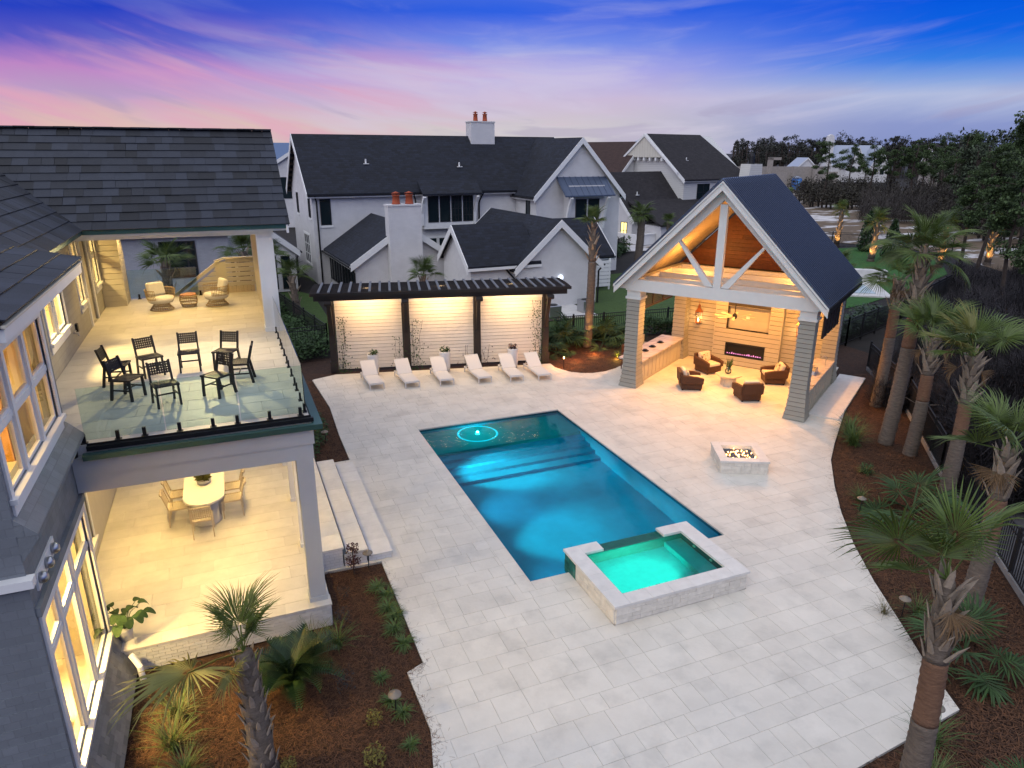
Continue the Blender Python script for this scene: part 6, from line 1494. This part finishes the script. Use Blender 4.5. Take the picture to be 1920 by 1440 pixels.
BEDR = [(24.1, 21.4), (21.4, 18.2), (18.6, 16.0), (17.4, 15.0), (16.05, 13.55), (14.95, 12.25), (13.95, 10.9), (13.1, 9.55), (12.35, 8.2), (11.78, 7.2), (11.25, 6.05), (8.3, 5.8), (7.5, 4.2), (12.4, 4.2), (15, 7.4), (16.9, 9.7), (19.6, 13.1), (23.6, 17.6), (26, 21.5)]
BEDA = [(13.5, 31.3), (13.45, 28.2), (13.45, 27.3), (13.75, 26.6), (14.6, 26.05), (15.3, 26.05), (16.0, 26.3), (17.0, 26.9), (18.6, 31.2)]
scatter_needles('pine_straw', BEDL, 60000); scatter_needles('pine_straw', BEDR, 45000, l0=.08, l1=.2, w=.006); scatter_needles('pine_straw', BEDA, 9000, l0=.1, l1=.25, w=.008)
scatter_needles('pine_straw', [(1.25, 20.8), (2.88, 20.8), (2.9, 23), (3.0, 26), (2.8, 29.5), (1.2, 30)], 9000, l0=.1, l1=.22, w=.007)
def spill(edge, n, w):
    c = []
    for i in range(n):
        k = rr.randrange(len(edge)-1); a, b = Vector(edge[k]), Vector(edge[k+1]); t = rr.random(); d = (b-a).normalized(); nrm = Vector((-d.y, d.x)); q = a+(b-a)*t+nrm*rr.gauss(0, w); c.append((q.x, q.y, .003+rr.random()*.004))
    c = np.array(c); an = RNG.random(n)*6.283; L = .02+.03*RNG.random(n); dd = np.stack([np.cos(an)*L, np.sin(an)*L, np.zeros(n)], 1); ss = np.stack([-np.sin(an), np.cos(an), np.zeros(n)], 1)*.002
    return link('spilled_straw', fast_mesh('spilled_straw', np.stack([c-dd-ss, c-dd+ss, c+dd+ss, c+dd-ss], 1).reshape(-1, 3), np.arange(4*n).reshape(-1, 4), mNEEDLE), kind='stuff')
spill(left_edge[3:9], 700, .10); spill(right_edge, 900, .12); spill(far_edge[1:10], 300, .12)
def blade_clump(n, l0, l1, w, elo, ehi, m, seed, curl=.6):
    r = random.Random(seed); b = MB()
    for i in range(n):
        a = r.random()*6.283; e = R(r.uniform(elo, ehi)); L = r.uniform(l0, l1); c, s = math.cos(a), math.sin(a); bx, by = r.gauss(0, l0*.08), r.gauss(0, l0*.08)
        pts = []
        x = z = 0; ee = e
        for k in range(4):
            pts.append((bx+c*x, by+s*x, z)); x += L/3*math.cos(ee); z += L/3*math.sin(ee); ee -= curl*r.uniform(.5, 1.2)
        ws = (w, w, w*.7, 0.001); V = []
        for p, q in zip(pts, ws): V += [(p[0]-s*q, p[1]+c*q, p[2]), (p[0]+s*q, p[1]-c*q, p[2])]
        b.add(V, [(0, 1, 3, 2), (2, 3, 5, 4), (4, 5, 7, 6)])
    return b.mesh('leaves', m)
LIR = [blade_clump(70, .28, .42, .011, 25, 80, mGRASSY, s, .7) for s in (1, 2)]
TALL = [blade_clump(75, .6, 1.0, .008, 40, 85, mGRASSY, s, .45) for s in (3, 4)]
DRY = [blade_clump(60, .55, 1.0, .007, 40, 85, mGRASST, s, .5) for s in (5, 6)]
PALMETTO = crown_mesh('leaves', 12, 21, .62, mGREEN)
SHR = [leafy(MB(), 160, .20, .03, .34, .02, .05).mesh('leaves', m) for m in (mYEL, mRED, mGREEN)]
def plant(name, lab, cat, x, y, meshes, s=1., z=-.045, grp=None, rz=None):
    if not isinstance(meshes, (list, tuple)): meshes = [meshes]
    t = thing(name, lab, cat, (x, y, z), rr.random()*6 if rz is None else rz, grp)
    for me in meshes: link('leaves', me, t, kind='stuff')
    t.scale = (s, s, s); return t
LG2 = 'liriope clumps edging the patio'
for i, (x, y) in enumerate(((2.30, 13.55), (2.42, 13.22), (2.36, 12.75), (2.45, 12.40), (2.33, 12.02), (2.40, 11.50))):
    plant('liriope_clump', ('green liriope clump nearest the terrace steps', 'second liriope clump from the steps along the patio edge', 'third liriope clump from the steps along the patio edge', 'fourth liriope clump from the steps along the patio edge', 'fifth liriope clump from the steps along the patio edge', 'last liriope clump of the row, by the notch in the patio')[i], 'grass clump', x, y, LIR[i % 2], 1., grp=LG2)
for i, (x, y, k, s, lab) in enumerate(((1.78, 10.75, 0, .7, 'small grass tuft left of the patio notch'), (1.80, 10.1, 1, .8, 'grass tuft around the metal path light'), (1.95, 9.75, 0, .8, 'grass tuft just beyond the metal path light'), (1.9, 9.0, 1, .7, 'faded grass tuft at the bare patch by the patio'))):
    plant('grass_tuft', lab, 'grass clump', x, y, LIR[k], s)
for x, y, ms, s, lab in ((.68, 12.0, [TALL[0], DRY[0]], .85, 'striped grass clump under the terrace plinth, behind the sago'), (1.15, 11.95, [TALL[1]], .8, 'green arching grass clump at the corner of the plinth'), (-1.70, 11.15, [TALL[0], DRY[1]], .8, 'dry arching grass clump right of the downspout'), (-1.78, 10.45, [TALL[1], DRY[0]], .85, 'large dry grass clump left of the foreground palm'), (-1.55, 9.8, [TALL[0], DRY[1]], .7, 'grass clump nearest the bottom left of the bed'), (9.95, 5.75, [TALL[1]], .9, 'arching grass clump at the sharp patio corner'), (9.3, 5.2, [TALL[0], DRY[0]], .8, 'grass clump below the sharp patio corner'), (12.85, 8.3, [TALL[0]], .75, 'grass clump right of the leaning path light'), (12.2, 8.6, [DRY[0]], .6, 'thin dry grass clump near the leaning path light'), (15.9, 12.6, [TALL[1]], .7, 'low grass clump beside the fan palm seedling'), (17.6, 13.9, [LIR[0], SHR[2]], 1.0, 'small bright leafy plant near the palm trunks')):
    plant('grass_clump', lab, 'grass clump', x, y, ms, s)
plant('yucca_clump', 'spiky green clump at the bend of the patio by the pavilion step', 'yucca', 19.0, 15.7, [TALL[0], TALL[1], LIR[0]], 1.15); plant('yucca_clump', 'second spiky green clump, closer to the palm trunks', 'yucca', 19.6, 16.4, [TALL[1], LIR[1], TALL[0]], 1.1)
for x, y, m, s, lab in ((1.45, 9.75, 0, .7, 'small yellow shrub in the middle of the left mulch bed'), (1.28, 8.9, 0, .9, 'round yellow shrub low in the left mulch bed'), (-.02, 9.3, 0, .6, 'tiny yellow green sprig beside the foreground palm trunk')): plant('yellow_shrub', lab, 'shrub', x, y, SHR[m], s)
for x, y, s, lab in ((1.55, 13.5, .8, 'small dark twiggy shrub near the step corner'), (1.40, 12.6, 1.0, 'dark twiggy shrub beside the white column base'), (1.10, 10.7, 1.1, 'dark twiggy shrub in the middle of the straw bed')): plant('twiggy_shrub', lab, 'shrub', x, y, leafy(MB(), 130, .17, .03, .42, .012, .035).mesh('leaves', mBARE), s)
# little topiary by the steps
t = thing('topiary_shrub', 'small two tiered dark red shrub by the terrace steps', 'shrub', (1.92, 14.35, -.05)); MB().tube([(0, 0, 0), (0, 0, .75)], .012, 6).build('stem', mBARK, t)
leafy(MB(), 220, .17, .30, .48, .02, .04).build('leaves', mRED, t, kind='stuff'); leafy(MB(), 200, .14, .62, .82, .02, .04).build('leaves', mRED, t, kind='stuff')
# sago palm
def sago(lab, x, y, s, n=34):
    t = thing('sago_palm', lab, 'sago palm', (x, y, -.05)); MB().lathe([(.12, 0), (.12, .08), (.05, .16), (.001, .17)], 12).build('trunk', mTRUNK, t, True)
    fb = MB(); 
    K = 22
    for k in range(K):
        f = k/K; px, pz = 1.0*f, .22*math.sin(f*2.9)
        for sg in (-1, 1):
            L = .26*math.sin(PI*(.12+.86*f))+.02; fb.add([(px-.024, 0, pz), (px+.024, 0, pz), (px+L*.55, sg*L*.85, pz+.07), ], [(0, 1, 2) if sg > 0 else (0, 2, 1)])
        fb.add([(px, -.009, pz), (px+.047, -.007, .22*math.sin((f+.0455)*2.9)), (px+.047, .007, .22*math.sin((f+.0455)*2.9)), (px, .009, pz)], [(0, 1, 2, 3)])
    me = fb.mesh('frond', mCYC)
    for i in range(n):
        o = link('frond', me, t, (0, 0, .14), (rr.uniform(-.2, .2), -R(rr.uniform(0, 52)), i*2.4)); q = rr.uniform(.85, 1.1); o.scale = (q, q, q)
    t.scale = (s, s, s)
sago('dark sago palm in front of the terrace plinth', .22, 11.15, 1.0, 46)
# fan palm seedling on the right and saw palmettos by the arc bed
for x, y, s, lab in ((16.2, 11.2, 1.25, 'low blue green fan palm under the middle palm'), (12.3, 6.9, .95, 'dark low fan palm behind the nearest palm trunk'), (9.9, 4.3, .6, 'low fan palm at the bottom right edge')):
    plant('fan_palm', lab, 'fan palm', x, y, PALMETTO, s, .25)
for x, y, s, lab in ((14.0, 29.6, 1.1, 'saw palmetto beside the last pergola post'), (15.1, 30.1, 1.2, 'saw palmetto left of the lit palm trunk'), (17.4, 30.0, 1.25, 'saw palmetto right of the lit palm trunk'), (18.5, 29.6, 1.1, 'saw palmetto close to the left flared post'), (15.9, 31.0, 1.3, 'saw palmetto behind the lit palm trunk')): plant('saw_palmetto', lab, 'shrub', x, y, PALMETTO, s, .2)
plant('lit_grass', 'small grass clump glowing yellow under a bed light by the left flared post', 'grass clump', 16.9, 27.8, [TALL[0], DRY[0]], .62)
lamp('POINT', (16.75, 27.55, .14), 14, (1., .62, .12), size=.03, name='bed_light')
lamp('POINT', (13.72, 27.2, .42), 30, (1., .36, .10), size=.04, name='path_light'); lamp('POINT', (16.1, 28.6, .25), 30, (1., .36, .10), size=.05, name='bed_light'); lamp('POINT', (14.8, 28.0, .35), 26, (1., .34, .1), size=.05, name='bed_light')
t = thing('bollard_light', 'thin lit bollard light in the curved mulch bed', 'path light', (13.72, 27.15, -.05)); MB().tube([(0, 0, 0), (0, 0, .5)], .025, 8).build('stem', mBLACK, t); MB().tube([(0, 0, .5), (0, 0, .58)], .03, 8).build('lens', glow('amber_lens', (1, .6, .25), 8), t)
def pathlight(x, y, lab):
    t = thing('path_light', lab, 'path light', (x, y, -.05), 0, 'hat shaped path lights'); MB().tube([(0, 0, 0), (.02, 0, .48)], .012, 6).build('stem', mBLACK, t); MB().lathe([(.12, .46), (.115, .475), (.02, .53), (.001, .535)], 16).build('hood', mat('bronze_hood', (.20, .17, .13), .5, metal=.3), t)
pathlight(1.83, 9.78, 'hat shaped path light low in the left mulch bed'); pathlight(2.28, 14.45, 'hat shaped path light by the topiary and steps'); pathlight(12.5, 8.4, 'hat shaped path light leaning in the right bed'); pathlight(15.35, 12.1, 'hat shaped path light farther along the right bed'); pathlight(10.35, 6.0, 'hat shaped path light at the sharp patio corner'); pathlight(2.4, 22.4, 'hat shaped path light in the narrow bed beside the steps')
# shrubs along fences
def hedge(name, lab, pts, n, m, z0, z1, wd, s0, s1):
    P = [Vector(p) for p in pts]; q = RNG.random((n, 6)); V = []; 
    seg = [(P[i+1]-P[i]).length for i in range(len(P)-1)]; tot = sum(seg); C = np.empty((n, 3))
    for k in range(n):
        d = q[k, 0]*tot; i = 0
        while d > seg[i] and i < len(seg)-1: d -= seg[i]; i += 1
        p = P[i]+(P[i+1]-P[i])*(d/seg[i]); hmod = .6+.4*math.sin(d*1.9+i)*math.cos(d*.8)
        C[k] = (p.x+(q[k, 1]-.5)*wd, p.y+(q[k, 2]-.5)*wd, z0+(z1-z0)*q[k, 3]**.8*hmod)
    return link(name, leafquads(C, s0, s1, m), kind='stuff')
def leafquads(C, s0, s1, m, flat=.6):
    n = len(C); a = RNG.random(n)*2*PI; e = (RNG.random(n)-.5)*2*flat; s = s0+(s1-s0)*RNG.random(n)
    d = np.stack([np.cos(a)*np.cos(e), np.sin(a)*np.cos(e), np.sin(e)], 1)*s[:, None]; u = np.stack([-np.sin(a), np.cos(a), (RNG.random(n)-.5)*1.4], 1)*(s*.5)[:, None]
    V = np.stack([C-d, C-u, C+d, C+u], 1).reshape(-1, 3); return fast_mesh('leaves', V, np.arange(4*n).reshape(-1, 4), m)
hedge('fence_hedge', '', [(12.8, 31.2), (20, 31.0)], 9000, mGREEN, .0, 1.25, .7, .03, .10)
hedge('fence_hedge', '', [(20, 31.1), (26, 30.6)], 5000, mGREEN, .0, 1.2, .6, .03, .10)
hedge('side_hedge', '', [(1.2, 33), (3.6, 33.4), (3.4, 38), (1.6, 46)], 7000, mGREEN, .0, 1.1, 1.6, .04, .12)
hedge('dark_hedge', '', [(27.2, 26.2), (30, 27.0), (36, 29.5)], 9000, mCYC, .0, 1.1, 1.6, .04, .12)
hedge('garden_hedge', '', [(28, 52), (37, 60.5)], 6000, mGREEN, .0, 1.5, 1.2, .06, .16)
hedge('bed_shrubs', '', [(1.5, 21.2), (2.2, 23.5), (1.7, 27), (1.6, 30)], 4000, mGREEN, .0, .45, .9, .03, .08)
# two dark cypress shrubs on the bright lawn
for i, (x, y, h, lab) in enumerate(((59.7, 51.8, 3.9, 'dark cone shaped shrub at the far fence, clear of the palms'), (57.2, 46.8, 3.6, 'dark cone shaped shrub at the far fence behind the tallest palm'))):
    t = thing('cypress_shrub', lab, 'shrub', (x, y, -.05), 0, 'dark cone shrubs at the far fence'); n = 2600; q = RNG.random((n, 3)); z = q[:, 0]**1.15*h; r_ = (.95*(1-z/h)**.7+.08)*np.sqrt(q[:, 1])*np.minimum(1, .5+z*1.2); a = q[:, 2]*6.283
    link('foliage', leafquads(np.stack([r_*np.cos(a), r_*np.sin(a), z+.05], 1), .06, .16, mCYC, 1.2), t, kind='stuff'); MB().tube([(0, 0, 0), (0, 0, h*.6)], .06, 6).build('trunk', mBARK, t)

# ================================================================ woods
def pine_variant(h, seed, crown0=.45, spread=2.6, ncl=30, per=70, m=mPINE, leaf=(.05, .17)):
    r = random.Random(seed); tb = MB(); lean = r.uniform(-.5, .5); pts = [(lean*(k/6)**2, .2*math.sin(k+seed), h*k/6) for k in range(7)]
    tb.tube(pts, [.20*(1-.8*k/6)+.02 for k in range(7)], 7); cl = []
    for i in range(ncl):
        f = crown0+(1-crown0)*(i+r.random())/ncl; a = r.random()*6.28; sp = spread*(1.15-abs(f-.68)*1.6)*r.uniform(.3, 1.); x, y, z = lean*f*f+sp*math.cos(a), sp*math.sin(a), h*f+r.uniform(-.2, .5)
        if i % 2: tb.tube([(lean*f*f, 0, h*f-.4), (x*.6, y*.6, z-.2), (x, y, z)], [.05, .03, .012], 4, False)
        cl.append((x, y, z, r.uniform(.5, 1.05)))
    trunk = tb.mesh('trunk', mBARK, True); C = []
    for x, y, z, s in cl:
        g = RNG.normal(size=(per, 3)); g /= np.linalg.norm(g, axis=1, keepdims=True)+1e-6; g *= (RNG.random((per, 1))**.45)*s; g[:, 2] *= .55; C.append(g+np.array([x, y, z]))
    return trunk, leafquads(np.concatenate(C), *leaf, m, 1.2)
PV = [pine_variant(h, s, c, sp, ncl, per) for h, s, c, sp, ncl, per in ((13, 1, .45, 3.0, 36, 300), (11, 2, .5, 2.6, 32, 300), (15, 3, .52, 3.2, 38, 280), (9, 4, .55, 1.9, 24, 260))]
def pine(x, y, v, s, lab, grp='pines right of the sandy field', z=-.1):
    t = thing('pine_tree', lab, 'pine tree', (x, y, z), rr.random()*6, grp); tr, le = PV[v]; link('trunk', tr, t); link('crown', le, t); t.scale = (s, s, s); return t
def at(px, dist):   # ground point along a picture column, used to set out the trees
    d = fw*1301.2+rt2*(px-960); d.z = 0; d.normalize(); return d.x*dist, d.y*dist
for px, dist, v, s, lab in (
    (1858, 64, 0, .93, 'largest pine at the right edge with a broad crown above the horizon'), (1912, 58, 2, .80, 'pine cut by the right edge of the picture'), (1790, 66, 3, .82, 'thin pine with a sparse crown left of the largest pine'), (1835, 52, 3, .78, 'thin pine rising from the brambles in front of the largest one'), (1752, 72, 3, .80, 'slender pine over the bright lawn fence'),
    (1885, 84, 1, 1.0, 'mid distance pine behind the largest pine'), (1918, 44, 1, .62, 'dark low pine at the right edge above the brambles'), (1775, 100, 0, .80, 'dense pine at the wood edge right of the tallest palm'), (1722, 122, 0, .92, 'dark round pine above the tallest palm'), (1662, 158, 1, 1.0, 'pine in front of the white villa, right side'),
    (1606, 165, 1, .9, 'pine in front of the white villa, middle'), (1572, 155, 3, 1.15, 'slim pine in front of the white villa, left side'), (1495, 140, 0, .86, 'broad pine in front of the block house shells'), (1535, 175, 1, .95, 'pine between the block house shells and the villa'), (1642, 148, 3, 1.15, 'slim pine against the white villa wall'), (1690, 185, 2, .86, 'tall pine right of the white villa'), (1735, 175, 2, .86, 'tall pine left of the cream house'), (1812, 158, 2, .80, 'tall pine right of the cream house')):
    pine(*at(px, dist), v, s, lab)
def woods(name, cols, n, m, zlo, zhi, s0, s1, prof=None):
    """a wood that reads as one mass: leaf sized faces in clumps between two picture columns and two distances"""
    C = []; trunks = MB()
    for (pa, pb, da, db, k) in cols:
        for i in range(k):
            px = rr.uniform(pa, pb); d = rr.uniform(da, db); x, y = at(px, d); h = rr.uniform(zlo, zhi); w = rr.uniform(1.2, 3.2); c = n
            for j in range(rr.randint(3, 6)):
                cx, cyy, cz, s = x+rr.gauss(0, w*.6), y+rr.gauss(0, w*.6), h*rr.uniform(.3, .95), w*rr.uniform(.4, .8)
                g = RNG.normal(size=(c, 3)); g /= np.linalg.norm(g, axis=1, keepdims=True); g *= (RNG.random((c, 1))**.4)*s; g[:, 2] *= .75; C.append(g+np.array([cx, cyy, cz]))
            trunks.beam((x, y, 0), (x+rr.gauss(0, .4), y+rr.gauss(0, .4), h*.8), .25, .25)
    C = np.concatenate(C); C = C[C[:, 2] > .1]
    link(name, leafquads(C, s0, s1, m, 1.2), kind='stuff'); return trunks
tr1 = woods('far_pine_wood', [(1670, 1990, 170, 330, 170), (1740, 1990, 105, 160, 50), (400, 570, 320, 460, 60), (960, 1260, 320, 460, 70)], 130, mPINEF, 7.5, 13.5, .12, .34)
tr1.build('far_trunks', mBARK, kind='stuff')
tr0 = woods('distant_wood', [(1330, 1760, 310, 430, 430)], 60, mat('distant_winter_wood', (.034, .036, .028), .9, rnd=.5), 11.5, 16.5, .18, .5); tr0.build('distant_trunks', mBARK, kind='stuff')
mSCRUB = mat('brown_scrub', (.040, .036, .026), .95, rnd=.55)
tr2 = woods('brown_scrub', [(1440, 1960, 134, 175, 190), (1700, 1990, 92, 125, 40)], 90, mSCRUB, 1.8, 5.2, .08, .26); tr2.build('scrub_trunks', mBARE, kind='stuff')
def twigs(name, cols, n, m, zlo, zhi, l0, l1, w):
    c = np.empty((n, 3)); k = 0
    tot = sum(q[4] for q in cols)
    for (pa, pb, da, db, wt) in cols:
        m_ = int(n*wt/tot) if (pa, pb, da, db, wt) != cols[-1] else n-k
        px = pa+(pb-pa)*RNG.random(m_); d = da+(db-da)*RNG.random(m_); D = np.stack([fw.x*1301.2+rt2.x*(px-960), fw.y*1301.2+rt2.y*(px-960)], 1); D /= np.linalg.norm(D, axis=1, keepdims=True)
        clump = .55+.45*np.sin(D[:, 0]*d*.9)*np.cos(D[:, 1]*d*.7)
        c[k:k+m_, :2] = D*d[:, None]; c[k:k+m_, 2] = zlo+(zhi-zlo)*RNG.random(m_)**1.3*clump; k += m_
    a = RNG.random(n)*2*PI; e = RNG.random(n)*1.3-.1; L = l0+(l1-l0)*RNG.random(n); d = np.stack([np.cos(a)*np.cos(e), np.sin(a)*np.cos(e), np.sin(e)], 1)*L[:, None]
    s = np.stack([-np.sin(a), np.cos(a), np.zeros(n)], 1)*w; V = np.stack([c-s, c+s, c+d+s*.3, c+d-s*.3], 1).reshape(-1, 3)
    return link(name, fast_mesh(name, V, np.arange(4*n).reshape(-1, 4), m), kind='stuff')
twigs('bare_brambles', [(1780, 2100, 26, 47, 1.), (1830, 2100, 22, 30, .5)], 150000, mBRUSH, 0, 3.3, .3, 1.0, .012)
twigs('low_brambles', [(1680, 1800, 29, 44, 1.), (1640, 1720, 29, 36, .35)], 70000, mBRUSH, 0, 1.0, .2, .7, .011)
twigs('mid_brambles', [(1745, 2060, 44, 66, 1.)], 80000, mBRUSH, 0, 1.7, .25, .9, .014)
twigs('bare_thicket', [(1560, 1960, 112, 150, 1.)], 34000, mBARE, 0, 4.6, .6, 2.0, .025)
tw = thing('fallen_branch', 'pale bare branch lying over the dark brambles by the palms', 'branch', (24.5, 15.2, 0))
b = MB()
for i in range(7):
    x = y = 0.; z = .3; pts = [(0, 0, .2)]; a = rr.uniform(-1, 2.5)
    for k in range(6): a += rr.uniform(-.5, .5); x += .45*math.cos(a); y += .45*math.sin(a); z += rr.uniform(-.05, .22); pts.append((x, y, z))
    b.tube(pts, [.022-.003*k for k in range(7)], 5)
b.build('branch', mat('pale_dead_wood', (.30, .26, .22), .9), tw)
b = MB(); rr2 = random.Random(5)
for s, c in ((1.1, (22.3, 11.2)), (.8, (21.2, 10.0))):
    V = [(c[0]+s*math.cos(k*.7)*rr2.uniform(.8, 1.1), c[1]+s*1.4*math.sin(k*.7)*rr2.uniform(.8, 1.1), 0) for k in range(9)]; n0 = len(b.v); b.add(V+[(c[0], c[1], .55*s)], [(k, (k+1) % 9, 9) for k in range(9)])
tag(b.build('soil_mound', mat('grey_sand_heap', (.16, .15, .14), .95, noise=.4, bump=.5)), 'grey soil heap at the edge of the dark path on the right', 'soil heap')
